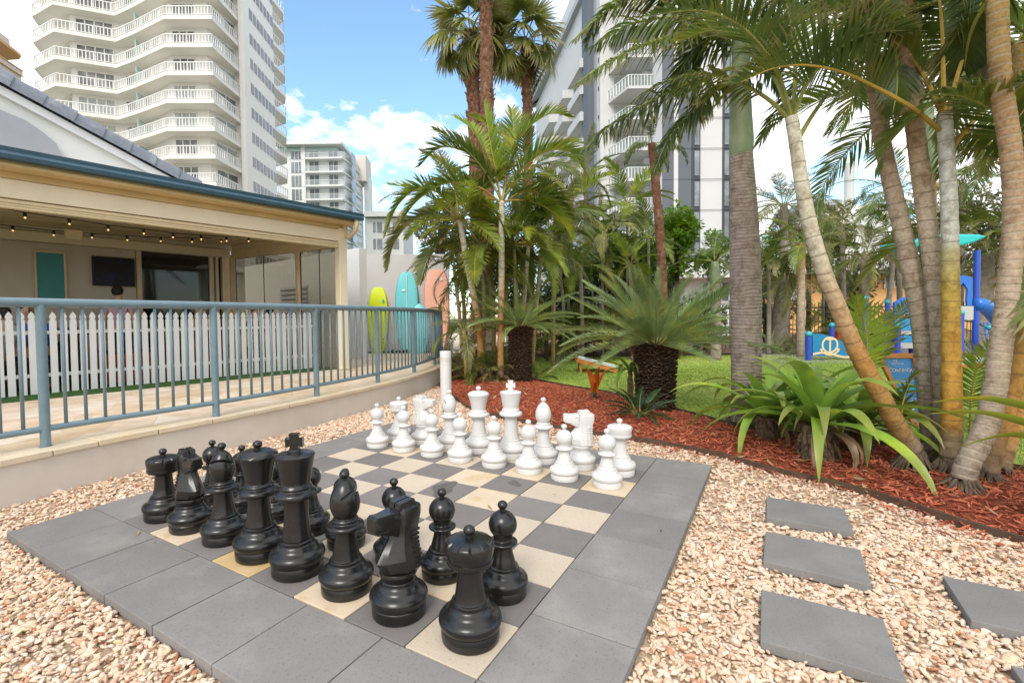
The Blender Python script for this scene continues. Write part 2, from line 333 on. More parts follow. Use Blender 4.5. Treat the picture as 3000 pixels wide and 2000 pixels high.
M['cane_gold'] = trunkmat('trunk_cane_gold', [(0, (.26, .20, .13)), (.06, (.30, .22, .12)), (.1, (.50, .27, .05)), (.35, (.50, .28, .05)), (.5, (.44, .32, .07)), (.6, (.42, .36, .18)), (.64, (.55, .54, .47)), (1, (.58, .57, .50))], .14, (.17, .12, .06), .8, .035, wob=.02, bump=.2, rough=.5)
M['cane_ringed'] = trunkmat('trunk_cane_ringed', [(0, (.32, .26, .20)), (.4, (.46, .35, .25)), (.75, (.46, .28, .14)), (1, (.50, .32, .11))], .055, (.50, .42, .30), .8, .2, wob=.04, bump=.6, nscale=40)
M['cane_orange'] = trunkmat('trunk_cane_orange', [(0, (.24, .18, .12)), (.15, (.48, .25, .06)), (1, (.46, .28, .08))], .14, (.17, .12, .06), .8, .05, wob=.02, bump=.2, rough=.5)
M['cane_slim'] = trunkmat('trunk_cane_slim', [(0, (.38, .22, .08)), (.4, (.42, .30, .12)), (.7, (.42, .38, .24)), (1, (.48, .40, .18))], .12, (.16, .12, .07), .8, .08, wob=.02, bump=.2)
# ------------------------------------------------------------------ camera, world, sun
cd_ = bpy.data.cameras.new('camera'); cam = bpy.data.objects.new('camera', cd_); COL.objects.link(cam)
cd_.sensor_width = 36; cd_.sensor_fit = 'HORIZONTAL'; cd_.lens = FOC/3000*36
cd_.shift_x = (1500-PX)/3000; cd_.shift_y = -(1000-PY)/3000
cd_.clip_start = .05; cd_.clip_end = 2500
mx = Matrix((R2, U2, -Fv)).transposed().to_4x4(); mx.translation = CAM; cam.matrix_world = mx
SC.camera = cam
SC.view_settings.view_transform = 'Standard'; SC.view_settings.look = 'None'; SC.view_settings.gamma = 1
SC.view_settings.exposure = EXPO = .88

sun_dir = (Rh*-.30+Fh*-.85+Vector((0, 0, .90))).normalized()
sun_el = math.asin(sun_dir.z); sun_az = math.atan2(sun_dir.x, sun_dir.y)
ld = bpy.data.lights.new('sun', 'SUN'); ld.energy = 1.25; ld.angle = rad(22); ld.color = (1, .97, .92)
sun = bpy.data.objects.new('sun', ld); COL.objects.link(sun); sun.rotation_euler = sun_dir.to_track_quat('Z', 'Y').to_euler()

w = bpy.data.worlds.new('World'); SC.world = w; w.use_nodes = True; nt = w.node_tree; L = nt.links
bg = nt.nodes['Background']; bg.inputs['Strength'].default_value = .12
sky = N(nt, 'ShaderNodeTexSky'); sky.sky_type = 'NISHITA'; sky.sun_disc = False; sky.sun_elevation = sun_el; sky.sun_rotation = sun_az
sky.air_density = 1.2; sky.dust_density = .6; sky.ozone_density = 2.5
tc = N(nt, 'ShaderNodeTexCoord'); sx = N(nt, 'ShaderNodeSeparateXYZ'); L.new(tc.outputs['Generated'], sx.inputs[0])
az = N(nt, 'ShaderNodeMath', operation='ADD'); az.inputs[1].default_value = .22; L.new(sx.outputs['Z'], az.inputs[0])
mxz = N(nt, 'ShaderNodeMath', operation='MAXIMUM'); mxz.inputs[1].default_value = .05; L.new(az.outputs[0], mxz.inputs[0])
dx = N(nt, 'ShaderNodeMath', operation='DIVIDE'); L.new(sx.outputs['X'], dx.inputs[0]); L.new(mxz.outputs[0], dx.inputs[1])
dy = N(nt, 'ShaderNodeMath', operation='DIVIDE'); L.new(sx.outputs['Y'], dy.inputs[0]); L.new(mxz.outputs[0], dy.inputs[1])
cb = N(nt, 'ShaderNodeCombineXYZ'); L.new(dx.outputs[0], cb.inputs[0]); L.new(dy.outputs[0], cb.inputs[1])
n1 = N(nt, 'ShaderNodeTexNoise', i_Scale=4.6, i_Detail=9, i_Roughness=.56, i_Distortion=.3); L.new(cb.outputs[0], n1.inputs['Vector'])
n3 = N(nt, 'ShaderNodeTexNoise', i_Scale=10.5, i_Detail=8, i_Roughness=.6, i_Distortion=.2); L.new(cb.outputs[0], n3.inputs['Vector'])
q1 = N(nt, 'ShaderNodeMath', operation='MULTIPLY'); L.new(n1.outputs['Fac'], q1.inputs[0]); q1.inputs[1].default_value = .55
q3 = N(nt, 'ShaderNodeMath', operation='MULTIPLY_ADD'); L.new(n3.outputs['Fac'], q3.inputs[0]); q3.inputs[1].default_value = .62; L.new(q1.outputs[0], q3.inputs[2])
q4 = N(nt, 'ShaderNodeMath', operation='SUBTRACT'); L.new(q3.outputs[0], q4.inputs[0]); q4.inputs[1].default_value = .085
acc = q4.outputs[0]
# cloud banks (angular size, weight): broken cover in view; first entry is unseen overhead cloud, added for ambient light
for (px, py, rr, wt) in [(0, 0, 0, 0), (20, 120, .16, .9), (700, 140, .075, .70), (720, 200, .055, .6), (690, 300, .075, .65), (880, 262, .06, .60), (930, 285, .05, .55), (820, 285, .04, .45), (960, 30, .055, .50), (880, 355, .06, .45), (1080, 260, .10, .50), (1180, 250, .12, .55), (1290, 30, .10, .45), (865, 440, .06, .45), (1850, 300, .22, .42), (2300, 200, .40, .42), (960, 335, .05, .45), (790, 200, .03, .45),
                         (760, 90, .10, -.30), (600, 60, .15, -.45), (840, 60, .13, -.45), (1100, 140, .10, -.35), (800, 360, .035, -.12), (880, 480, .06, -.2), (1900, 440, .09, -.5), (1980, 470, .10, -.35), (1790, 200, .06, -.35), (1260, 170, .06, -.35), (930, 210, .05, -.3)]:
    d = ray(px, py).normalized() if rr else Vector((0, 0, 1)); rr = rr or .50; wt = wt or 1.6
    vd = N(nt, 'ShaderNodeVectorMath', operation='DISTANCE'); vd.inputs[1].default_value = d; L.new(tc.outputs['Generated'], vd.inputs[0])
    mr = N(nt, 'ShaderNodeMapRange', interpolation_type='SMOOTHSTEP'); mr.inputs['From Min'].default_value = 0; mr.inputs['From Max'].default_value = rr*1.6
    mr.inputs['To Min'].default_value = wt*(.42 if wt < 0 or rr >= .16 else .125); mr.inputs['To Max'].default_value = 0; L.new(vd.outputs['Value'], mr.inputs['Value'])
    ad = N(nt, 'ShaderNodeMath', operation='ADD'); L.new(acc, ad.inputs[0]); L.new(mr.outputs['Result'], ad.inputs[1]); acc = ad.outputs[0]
vd = N(nt, 'ShaderNodeVectorMath', operation='DISTANCE'); vd.inputs[1].default_value = (-Fh+Vector((0, 0, .3))).normalized(); L.new(tc.outputs['Generated'], vd.inputs[0])  # cloud bank out of view behind the camera, added for brighter neutral ambient light
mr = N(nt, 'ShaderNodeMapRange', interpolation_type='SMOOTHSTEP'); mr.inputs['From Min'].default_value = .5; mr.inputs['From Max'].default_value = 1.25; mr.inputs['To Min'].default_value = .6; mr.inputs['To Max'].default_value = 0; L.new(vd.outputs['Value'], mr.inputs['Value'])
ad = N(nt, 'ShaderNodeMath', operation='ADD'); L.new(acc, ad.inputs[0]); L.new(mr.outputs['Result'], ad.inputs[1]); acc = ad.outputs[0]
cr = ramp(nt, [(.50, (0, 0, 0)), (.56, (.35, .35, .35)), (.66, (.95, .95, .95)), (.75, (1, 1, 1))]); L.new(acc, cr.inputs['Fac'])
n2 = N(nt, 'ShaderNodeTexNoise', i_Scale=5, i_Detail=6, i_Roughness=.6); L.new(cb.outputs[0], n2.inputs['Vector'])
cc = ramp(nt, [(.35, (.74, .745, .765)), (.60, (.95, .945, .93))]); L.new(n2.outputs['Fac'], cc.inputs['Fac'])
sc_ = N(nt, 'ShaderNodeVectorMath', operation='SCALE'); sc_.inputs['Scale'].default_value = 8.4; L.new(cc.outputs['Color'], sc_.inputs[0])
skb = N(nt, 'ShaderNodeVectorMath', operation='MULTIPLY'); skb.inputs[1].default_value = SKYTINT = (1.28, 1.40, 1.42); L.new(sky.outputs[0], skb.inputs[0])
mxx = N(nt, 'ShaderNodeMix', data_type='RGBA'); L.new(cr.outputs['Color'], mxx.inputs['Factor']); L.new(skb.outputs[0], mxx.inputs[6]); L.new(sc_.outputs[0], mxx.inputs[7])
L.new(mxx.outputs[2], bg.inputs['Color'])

# ------------------------------------------------------------------ ground sheets
def poly_sheet(name, pts, z, m, kind='structure', label=None, cat=None, cuts=0):
    me = bpy.data.meshes.new(name); bm = bmesh.new()
    vs = [bm.verts.new((p[0], p[1], z)) for p in pts]; f = bm.faces.new(vs)
    bmesh.ops.triangulate(bm, faces=[f]); bm.normal_update()
    for f in bm.faces:
        if f.normal.z < 0: f.normal_flip()
    bm.to_mesh(me); bm.free(); me.materials.append(m)
    o = place(name, me); tag(o, label, cat, None, kind); return o
def catmull(P, n=6):
    P = [Vector(p) for p in P]; out = []
    for i in range(len(P)-1):
        p0 = P[max(i-1, 0)]; p1 = P[i]; p2 = P[i+1]; p3 = P[min(i+2, len(P)-1)]
        for k in range(n):
            t = k/n; out.append(.5*((2*p1)+(p2-p0)*t+(2*p0-5*p1+4*p2-p3)*t*t+(-p0+3*p1-3*p2+p3)*t**3))
    out.append(P[-1]); return out
M['far_ground'] = surf('far_ground', (.10, .12, .06), .95, .3, .5, .2, 5, .1)
M['gravel_base'] = surf('gravel_bed', (.50, .37, .26), .95, .35, 40, .8, 120, .1, bdist=.01)
M['mulch_base'] = surf('mulch_bed', (.24, .065, .035), .95, .45, 25, 1.0, 90, .1, bdist=.015)
M['lawn_base'] = surf('lawn_ground', (.33, .42, .085), .95, .22, 2.2, .8, 160, .1, bdist=.01, second=(.37, .40, .13), sec_scale=.9, sec_amt=.7)
M['rubber'] = surf('rubber_surface', (.24, .24, .27), .9, .1, 3, .3, 150, .2)
M['bed_soil'] = surf('garden_soil', (.20, .12, .075), .95, .35, 6, .8, 60, .1, second=(.34, .22, .15), sec_scale=2, sec_amt=.7)
me = MB().quad((-600, -600, -.12), (900, -600, -.12), (900, 900, -.12), (-600, 900, -.12)).mesh('ground', M['far_ground'])
tag(place('ground', me), kind='structure')

WALL = [(-3.2, 3.20), (-2.2, 3.27), (-1.2, 3.35), (-.27, 3.42), (.29, 3.478), (1.16, 3.50), (2.0, 3.54), (2.79, 3.61), (3.73, 3.74), (4.8, 3.99), (5.75, 4.32), (6.6, 4.74), (7.6, 5.35), (8.6, 6.0)]
WC = [Vector((x, y, 0)) for x, y in WALL]; WC = catmull(WC, 8)
EDGE = [(5.6, 4.22), (5.0, 3.62), (4.45, 3.05), (3.85, 2.33), (3.55, 1.4), (3.44, .75), (3.36, .1), (3.2, -.4), (2.95, -.8), (2.78, -1.22), (2.54, -1.52), (2.36, -1.72), (2.1, -2.1), (1.7, -2.7), (1.2, -3.3)]
EC = catmull([Vector((x, y, 0)) for x, y in EDGE], 8)
LAWNE = [(8.4, 5.6), (7.8, 4.3), (6.95, 3.0), (6.4, 2.1), (6.0, 1.3), (5.4, .6), (4.84, -.04), (4.35, -.62), (4.3, -1.3), (4.15, -1.9), (3.75, -2.5), (3.2, -3.2), (2.6, -4.2)]
LC = catmull([Vector((x, y, 0)) for x, y in LAWNE], 6)
gpts = [p for p in WC if p.x < 5.8]+[p for p in EC]+[Vector((-1.0, -4.5, 0)), Vector((-3.2, -4.5, 0))]
poly_sheet('gravel_bed', gpts, -.052, M['gravel_base'])
# mulch bed: gently mounded grid
def in_poly(x, y, P):
    c = False; n = len(P); j = n-1
    for i in range(n):
        if (P[i].y > y) != (P[j].y > y) and x < (P[j].x-P[i].x)*(y-P[i].y)/(P[j].y-P[i].y)+P[i].x: c = not c
        j = i
    return c
def dist_line(x, y, P):
    b = 9
    for i in range(len(P)-1):
        ax, ay, bx, by = P[i].x, P[i].y, P[i+1].x, P[i+1].y
        dx, dy = bx-ax, by-ay; t = max(0, min(1, ((x-ax)*dx+(y-ay)*dy)/(dx*dx+dy*dy+1e-9)))
        b = min(b, math.hypot(x-ax-dx*t, y-ay-dy*t))
    return b
MUL = list(EC)+list(reversed(LC))
def mulz(x, y):
    d = min(dist_line(x, y, EC), dist_line(x, y, LC))
    return -.03+.05*(1-math.exp(-d/.4))
me = bpy.data.meshes.new('mulch_bed'); bm = bmesh.new()
f = bm.faces.new([bm.verts.new((p.x, p.y, 0)) for p in MUL]); bmesh.ops.triangulate(bm, faces=[f])
for it in range(5):
    es = [e for e in bm.edges if e.calc_length() > .28]
    if es: bmesh.ops.subdivide_edges(bm, edges=es, cuts=1)
    bmesh.ops.triangulate(bm, faces=[f for f in bm.faces if len(f.verts) > 3])
for v in bm.verts: v.co.z = mulz(v.co.x, v.co.y)
bm.normal_update()
for f in bm.faces:
    if f.normal.z < 0: f.normal_flip()
bm.to_mesh(me); bm.free(); me.materials.append(M['mulch_base']); tag(place('mulch_bed', me), kind='structure')
lp = list(LC)+[cf(3, .5), cf(30, 2), cf(30, 15.2), cf(14, 14.6), cf(6.5, 14.0), cf(2.0, 14.2), cf(-.6, 13.5)]
poly_sheet('lawn', [Vector((p.x, p.y, 0)) for p in lp], -.012, M['lawn_base'])
poly_sheet('playground_surface', [Vector((p.x, p.y, 0)) for p in [cf(7.0, 11.4), cf(9.5, 10.9), cf(13, 10.6), cf(30, 10.4), cf(30, 18), cf(12, 18), cf(8, 14.5)]], -.004, M['rubber'])
poly_sheet('far_garden_bed', [Vector((p.x, p.y, 0)) for p in [cf(-.8, 13.4), cf(2.0, 14.1), cf(6.5, 13.9), cf(7.8, 14.4), cf(12, 17.8), cf(30, 17.9), cf(30, 40), cf(-.8, 40)]], .004, M['bed_soil'])
PATHZ = .262
def crazy(name):
    m, nt, b = newmat(name); L = nt.links
    tc = N(nt, 'ShaderNodeTexCoord')
    vo = N(nt, 'ShaderNodeTexVoronoi', feature='DISTANCE_TO_EDGE', i_Scale=2.1); L.new(tc.outputs['Object'], vo.inputs['Vector'])
    v2 = N(nt, 'ShaderNodeTexVoronoi', feature='F1', i_Scale=2.1); L.new(tc.outputs['Object'], v2.inputs['Vector'])
    r = ramp(nt, [(0, (0, 0, 0)), (.018, (1, 1, 1))]); L.new(vo.outputs['Distance'], r.inputs['Fac'])
    c = ramp(nt, [(0, (.60, .46, .30)), (.35, (.70, .60, .46)), (.6, (.66, .52, .40)), (1, (.72, .64, .54))]); sp = N(nt, 'ShaderNodeSeparateColor'); L.new(v2.outputs['Color'], sp.inputs[0]); L.new(sp.outputs[0], c.inputs['Fac'])
    n = N(nt, 'ShaderNodeTexNoise', i_Scale=5, i_Detail=6); L.new(tc.outputs['Object'], n.inputs['Vector'])
    nr = ramp(nt, [(.35, (.78, .68, .56)), (.65, (1, 1, 1))]); L.new(n.outputs['Fac'], nr.inputs['Fac'])
    m1 = N(nt, 'ShaderNodeMix', data_type='RGBA', blend_type='MULTIPLY'); m1.inputs['Factor'].default_value = .8; L.new(c.outputs['Color'], m1.inputs[6]); L.new(nr.outputs['Color'], m1.inputs[7])
    m2 = N(nt, 'ShaderNodeMix', data_type='RGBA'); L.new(r.outputs['Color'], m2.inputs['Factor']); m2.inputs[6].default_value = (.50, .42, .32, 1); L.new(m1.outputs[2], m2.inputs[7])
    L.new(m2.outputs[2], b.inputs['Base Color']); b.inputs['Roughness'].default_value = .75
    bp = N(nt, 'ShaderNodeBump'); bp.inputs['Strength'].default_value = .4; bp.inputs['Distance'].default_value = .006; L.new(r.outputs['Color'], bp.inputs['Height']); L.new(bp.outputs['Normal'], b.inputs['Normal'])
    return m
M['crazy'] = crazy('sandstone_paving')
poly_sheet('path', [Vector((p.x, p.y+.05, 0)) for p in WC]+[cf(3.5, 20), cf(-2, 30), cf(-30, 30), Vector((-4, 9, 0))], PATHZ, M['crazy'])

# ------------------------------------------------------------------ retaining wall
def offset(C_, d):
    out = []
    for i, p in enumerate(C_):
        t = (C_[min(i+1, len(C_)-1)]-C_[max(i-1, 0)]).normalized(); out.append(p+Vector((-t.y, t.x, 0))*d)
    return out
def strip_solid(mb, C_, d0, d1, z0, z1):
    A = offset(C_, d0); B = offset(C_, d1); n = len(C_); vs = []
    for a, b in zip(A, B): vs += [(a.x, a.y, z0), (a.x, a.y, z1), (b.x, b.y, z1), (b.x, b.y, z0)]
    fs = [(0, 1, 2, 3), ((n-1)*4+3, (n-1)*4+2, (n-1)*4+1, (n-1)*4)]
    for i in range(n-1):
        for k in range(4): fs.append((i*4+k, (i+1)*4+k, (i+1)*4+(k+1) % 4, i*4+(k+1) % 4))
    mb.add(vs, fs)
WR = [p for p in WC]
wt = thing('retaining_wall', 'low rendered cream retaining wall that curves along the gravel, cracked sandstone coping on top', 'wall', (0, 0, 0))
b = MB(); strip_solid(b, WR, 0, .16, -.12, .228); b.build('wall_face', M['render_wall'], wt, angle=30)
seg = []
for i in range(0, len(WR)-1, 4):
    part = WR[i:i+5]
    if len(part) < 2: continue
    part = [Vector(p) for p in part]; d = (part[-1]-part[-2]).normalized(); part[-1] = part[-1]-d*.006
    b = MB(); strip_solid(b, part, -.022, .22, .230+rnd.uniform(-.001, .001), .272+rnd.uniform(-.003, .003)); b.build('coping', M['coping'], wt, bevel=.006)

# ------------------------------------------------------------------ chess board
bt = thing('chess_board', 'outdoor chess board of grey and tan square pavers with a wide grey paver border', 'chess board', (0, 0, 0))
def paver(nm, x0, x1, y0, y1, m, g=.0024, h=.042):
    z = rnd.uniform(-.0022, .0012); b = MB(); g += rnd.uniform(-.0008, .0012)
    b.box(((x0+x1)/2, (y0+y1)/2, z-h/2), (x1-x0-2*g, y1-y0-2*g, h), (rnd.uniform(-.002, .002), rnd.uniform(-.002, .002), rnd.uniform(-.003, .003))); b.build(nm, m, bt, bevel=.0028)
gold = {(0, 4)}; stain = {(0, 6), (1, 5), (2, 4), (5, 3), (6, 2), (6, 6), (0, 2), (6, 0), (3, 7), (1, 1), (4, 2)}
for i in range(8):
    for j in range(8):
        light = (i+j) % 2 == 0
        m = (M['paver_gold'] if (i, j) in gold else M['paver_stained'] if (i, j) in stain else M['paver_tan']) if light else M['paver_dark']
        paver('light_square' if light else 'dark_square', i*.3, i*.3+.3, j*.3, j*.3+.3, m)
for k in range(6):
    paver('border_paver', -.4, 0, k*.4, k*.4+.4, M['paver_grey']); paver('border_paver', 2.4, 2.8, k*.4, k*.4+.4, M['paver_grey'])
    paver('border_paver', k*.4, k*.4+.4, -.4, 0, M['paver_grey']); paver('border_paver', k*.4, k*.4+.4, 2.4, 2.8, M['paver_grey'])
for (x, y) in ((-.4, -.4), (-.4, 2.4), (2.4, -.4), (2.4, 2.4)): paver('border_paver', x, x+.4, y, y+.4, M['paver_grey'])
MB().bx(-.39, 2.79, -.39, 2.79, -.05, -.010).build('jointing_sand', M['joint'], bt)
def blob(cx, cy, rx, ry, rot, seed, z=.0016, n=26):
    r_ = random.Random(seed); ph = [r_.uniform(0, 6.28) for _ in range(4)]; am = [.22, .16, .12, .08]
    P = []
    for k in range(n):
        a = 2*PI*k/n; q = 1+sum(am[t]*math.sin((t+2)*a+ph[t]) for t in range(4)); x = math.cos(a)*rx*q; y = math.sin(a)*ry*q
        P.append((cx+x*math.cos(rot)-y*math.sin(rot), cy+x*math.sin(rot)+y*math.cos(rot), z))
    return MB().add(P, [tuple(range(n))])
blob(1.35, 1.09, .12, .085, .3, 3).build('wet_patch', M['wet_patch'], bt)
blob(1.68, .72, .07, .035, 1.2, 5).build('wet_patch', M['wet_patch'], bt)
# stepping stones
for (X0, Y0, dx, dy, lab, rz) in [(1.900, -1.160, .36, .395, 'grey concrete stepping stone farthest from the camera, by the red mulch', .01), (1.315, -1.158, .37, .395, 'grey concrete stepping stone in the middle of the row of three', -.015),
                                  (.675, -1.155, .37, .395, 'grey concrete stepping stone nearest the camera in the row of three', .01), (1.20, -1.83, .36, .40, 'grey concrete stepping stone cut by the right edge of the photo', .0), (.57, -1.86, .375, .40, 'grey concrete stepping stone of which only a corner shows at the bottom right', 0)]:
    o = MB().bx(-dx/2, dx/2, -dy/2, dy/2, -.04, 0).build('stepping_stone', M['step'], bevel=.003)
    o.location = (X0+dx/2, Y0+dy/2, -.004); o.rotation_euler = (0, 0, rz); tag(o, lab, 'paver', 'stepping stones in the gravel')

# ------------------------------------------------------------------ chess pieces
def base_prof(k):
    P = [(10.3, 0), (10.6, .25), (10.75, 1), (10.8, 4.3), (10.55, 4.7), (10.55, 4.9), (10.9, 5.15), (11.4, 6.0), (11.65, 7.1), (11.55, 8.1), (11.0, 9.0), (10.0, 9.7), (9.0, 10.15), (8.4, 10.7), (8.05, 11.4), (7.7, 12.3), (7.3, 12.75), (6.95, 12.9), (7.0, 13.1), (6.9, 13.9), (6.5, 14.25), (6.1, 14.35)]
    return [(r*k, z*k) for r, z in P]
def smoothp(P, n=5):
    V = catmull([Vector((r, z, 0)) for r, z in P], n); return [(max(0, v.x), v.y) for v in V]
def fin(z, s=1.0, r0=1.25): return [(r0, z), (r0*.95, z+.7), (1.5*s, z+1.0), (2.1*s, z+1.9), (2.15*s, z+2.6), (1.7*s, z+3.5), (.9*s, z+4.0), (.01, z+4.1)]
def cm(P): return [(r*.01, z*.01) for r, z in P]
def piece_mesh(kind, mname):
    b = MB(); m = M[mname]
    if kind == 'pawn':
        P = base_prof(.885)+smoothp([(5.3, 12.75), (4.9, 14.5), (4.2, 17), (3.7, 19.5), (3.6, 20.6)])+smoothp([(4.2, 20.9), (5.6, 21.2), (6.1, 21.8), (5.8, 22.4), (4.6, 22.8), (4.0, 23.1), (3.9, 23.7)])
        P += [(5.9*math.sin(a), 29.2-5.7*math.cos(a)) for a in [rad(t) for t in range(44, 172, 8)]]
        P += fin(34.8, .98, 1.1)
        b.lathe(cm(P), 56)
    if kind == 'rook':
        P = base_prof(.98)+smoothp([(5.9, 14.2), (5.2, 17), (4.75, 21), (4.55, 24.5), (4.7, 25.6), (5.6, 26.2), (7.6, 26.9), (8.3, 27.6), (8.5, 28.5)])+[(8.45, 29.1), (8.15, 29.2), (8.2, 29.5)]
        k0 = len(P); P += [(8.3, 30.0), (8.4, 32.5), (8.45, 34.2), (8.3, 34.7), (7.8, 35.2), (6.8, 35.6), (4.5, 36.1), (1.6, 36.4)]+fin(36.4, 1.0, 1.2)
        def f(r, z, a, i):
            if k0 <= i <= k0+4:
                q = abs(math.sin(a*6)); s_ = 1 if q > .30 else 0
                if i == k0: return r, z
                return (r+(.003 if s_ else .0005)), z-(0 if s_ else (.007 if i >= k0+2 else .0))
            return r, z
        b.lathe(cm(P), 96, fn=f)
    if kind == 'bishop':
        P = base_prof(.98)+smoothp([(5.9, 14.2), (5.2, 17.5), (4.6, 21.5), (4.35, 25.6)])+smoothp([(5.2, 25.9), (7.2, 26.6), (7.8, 27.6), (7.3, 28.6), (5.8, 29.1), (5.3, 29.6), (5.5, 30.2), (5.1, 30.9), (4.6, 31.2), (4.5, 31.6)])
        k0 = len(P); P += smoothp([(4.9, 32.2), (5.9, 34.5), (6.25, 37.2), (5.9, 40.0), (4.9, 42.8), (3.4, 45.2), (1.5, 46.9)], 5)+fin(46.9, 1.0, 1.2)
        k1 = len(P)-8
        nrm = Vector((-.62, 0, 1)).normalized()
        def f(r, z, a, i):
            if k0 < i < k1:
                p = Vector((math.cos(a)*r, math.sin(a)*r, z-.405)); d = p.dot(nrm)
            return r, z
        b.lathe(cm(P), 96, fn=f)
    if kind == 'queen':
        P = base_prof(1.06)+smoothp([(6.5, 15.3), (5.8, 19), (5.3, 24), (5.05, 29.0)])+smoothp([(6.0, 29.4), (8.6, 30.2), (9.5, 31.5), (9.0, 32.8), (7.6, 33.6), (7.0, 34.0), (7.15, 34.7), (6.7, 35.3), (6.2, 35.8), (6.1, 36.6)])
        P += smoothp([(6.2, 37.0), (6.9, 41), (8.0, 45.5), (9.2, 48.6)]); k0 = len(P)
        P += [(9.5, 49.0), (9.3, 49.9), (8.2, 50.9), (6.2, 51.5), (3.4, 52.0), (1.6, 52.2)]+fin(52.0, 1.05, 1.25)
        def f(r, z, a, i):
            if k0 <= i <= k0+2:
                q = abs(((a*10/(2*PI)) % 1)-.5)*2; return r*(1-.045*(1-q)), z-.006*q*(1 if i > k0 else 0)
            return r, z
        b.lathe(cm(P), 80, fn=f)
    if kind == 'king':
        P = base_prof(1.06)+smoothp([(6.5, 15.3), (5.8, 20), (5.35, 26), (5.15, 33.0)])+smoothp([(6.1, 33.4), (8.7, 34.2), (9.5, 35.5), (9.0, 36.9), (7.6, 37.7), (7.0, 38.2), (7.2, 39.0), (6.7, 39.8), (6.4, 40.4), (6.3, 41.2)])
        P += smoothp([(6.5, 41.8), (7.3, 46), (8.2, 50.5), (8.8, 53.0)])+[(8.75, 53.4), (8.4, 53.7), (5.5, 54.5), (2.8, 55.0), (2.6, 55.9), (1.9, 56.1)]
        b.lathe(cm(P), 64)
        cr = [(-2.0, 55.6), (-1.7, 57.6), (-3.8, 56.9), (-3.8, 61.3), (-1.8, 60.6), (-2.2, 63.0), (2.2, 63.0), (1.8, 60.6), (3.8, 61.3), (3.8, 56.9), (1.7, 57.6), (2.0, 55.6)]
        Mx = Matrix(((0, 0, 1, 0), (1, 0, 0, 0), (0, 1, 0, 0), (0, 0, 0, 1)))
        b.prism([(x*.01, z*.01) for x, z in reversed(cr)], -.017, .017, Mx)
    if kind == 'knight':
        P = base_prof(.98)+[(6.5, 14.2), (6.9, 15.2), (7.4, 16.4), (7.2, 17.4)]
        b.lathe(cm(P), 56)
        # faceted neck: rings of 8 points (front edge, front cheeks, flanks, back)
        lv = [(16.2, -5.6, 7.6, 6.2, 3.0), (18.2, -8.0, 9.2, 7.4, 3.6), (22.5, -10.6, 8.7, 6.6, 3.0), (26.5, -7.6, 8.2, 5.2, 2.4), (30.0, -4.4, 8.3, 4.3, 2.2), (33.5, -3.4, 9.2, 4.1, 2.4), (37.0, -3.2, 10.0, 4.2, 2.6), (40.2, -2.2, 9.9, 4.0, 2.8), (41.2, -1.6, 9.0, 3.4, 2.6)]
        vs = []; fs = []
        for (z, xf, xb, w_, bw) in lv:
            fr = xf; mid = xf*.25+xb*.1
            vs += [(fr*.01, 0, z*.01), ((fr*.80)*.01, -w_*.42*.01, z*.01), (mid*.01, -w_*.01, z*.01), (xb*.72*.01, -w_*.86*.01, z*.01), (xb*.01, -bw*.01, z*.01), (xb*.01, bw*.01, z*.01), (xb*.72*.01, w_*.86*.01, z*.01), (mid*.01, w_*.01, z*.01), ((fr*.80)*.01, w_*.42*.01, z*.01)]
        for i in range(len(lv)-1):
            for k in range(9): fs.append((i*9+k, i*9+(k+1) % 9, (i+1)*9+(k+1) % 9, (i+1)*9+k))
        fs.append(tuple(range(8, -1, -1))); fs.append(tuple((len(lv)-1)*9+k for k in range(9)))
        b.add(vs, fs)
        # muzzle wedge
        hs = [(-2.0, 31.0, 41.1, 4.1), (-5.0, 32.4, 40.9, 3.7), (-8.6, 33.9, 40.9, 3.1), (-11.6, 34.6, 41.3, 3.2), (-12.9, 35.6, 40.6, 2.7)]
        vs = []; fs = []
        for (x, z0, z1, w_) in hs: vs += [(x*.01, -w_*.75*.01, z0*.01), (x*.01, -w_*.01, (z0+z1)*.005), (x*.01, -w_*.8*.01, z1*.01), (x*.01, w_*.8*.01, z1*.01), (x*.01, w_*.01, (z0+z1)*.005), (x*.01, w_*.75*.01, z0*.01)]
        for i in range(len(hs)-1):
            for k in range(6): fs.append((i*6+k, (i+1)*6+k, (i+1)*6+(k+1) % 6, i*6+(k+1) % 6))
        fs.append(tuple(range(6))); fs.append(tuple((len(hs)-1)*6+k for k in range(5, -1, -1)))
        b.add(vs, fs)
        for s_ in (-1, 1):                      # ears, eye ridges, nostrils and cheeks
            b.prism([(-1.8*.01, 40.6*.01), (7.4*.01, 40.6*.01), (6.2*.01, 43.7*.01), (-1.2*.01, 43.4*.01)], s_*.003, s_*.031, Matrix(((1, 0, 0, 0), (0, 0, 1, 0), (0, 1, 0, 0), (0, 0, 0, 1))))
            b.box((-.032, s_*.036, .392), (.030, .010, .012), (0, .25, 0)); b.box((-.114, s_*.028, .372), (.018, .008, .010)); b.box((-.095, s_*.030, .352), (.05, .006, .006), (0, .15, 0))
            for q in range(8):                  # stepped mane
                z = 18.6+q*1.75; xb = np.interp(z, [l[0] for l in lv], [l[2] for l in lv]); w_ = np.interp(z, [l[0] for l in lv], [l[3] for l in lv])
                b.box(((xb*.62)*.01, s_*w_*.80*.01, z*.01), (.050-.003*q, .016, .0095), (0, .05, s_*-.22))
        for q in range(8):
            z = 18.6+q*1.75; xb = np.interp(z, [l[0] for l in lv], [l[2] for l in lv]); b.box((xb*.01-.003, 0, z*.01), (.014, .062, .0095))
    me = b.mesh(kind+'_'+mname, m, clean=True, angle=(28 if kind == 'knight' else 38))
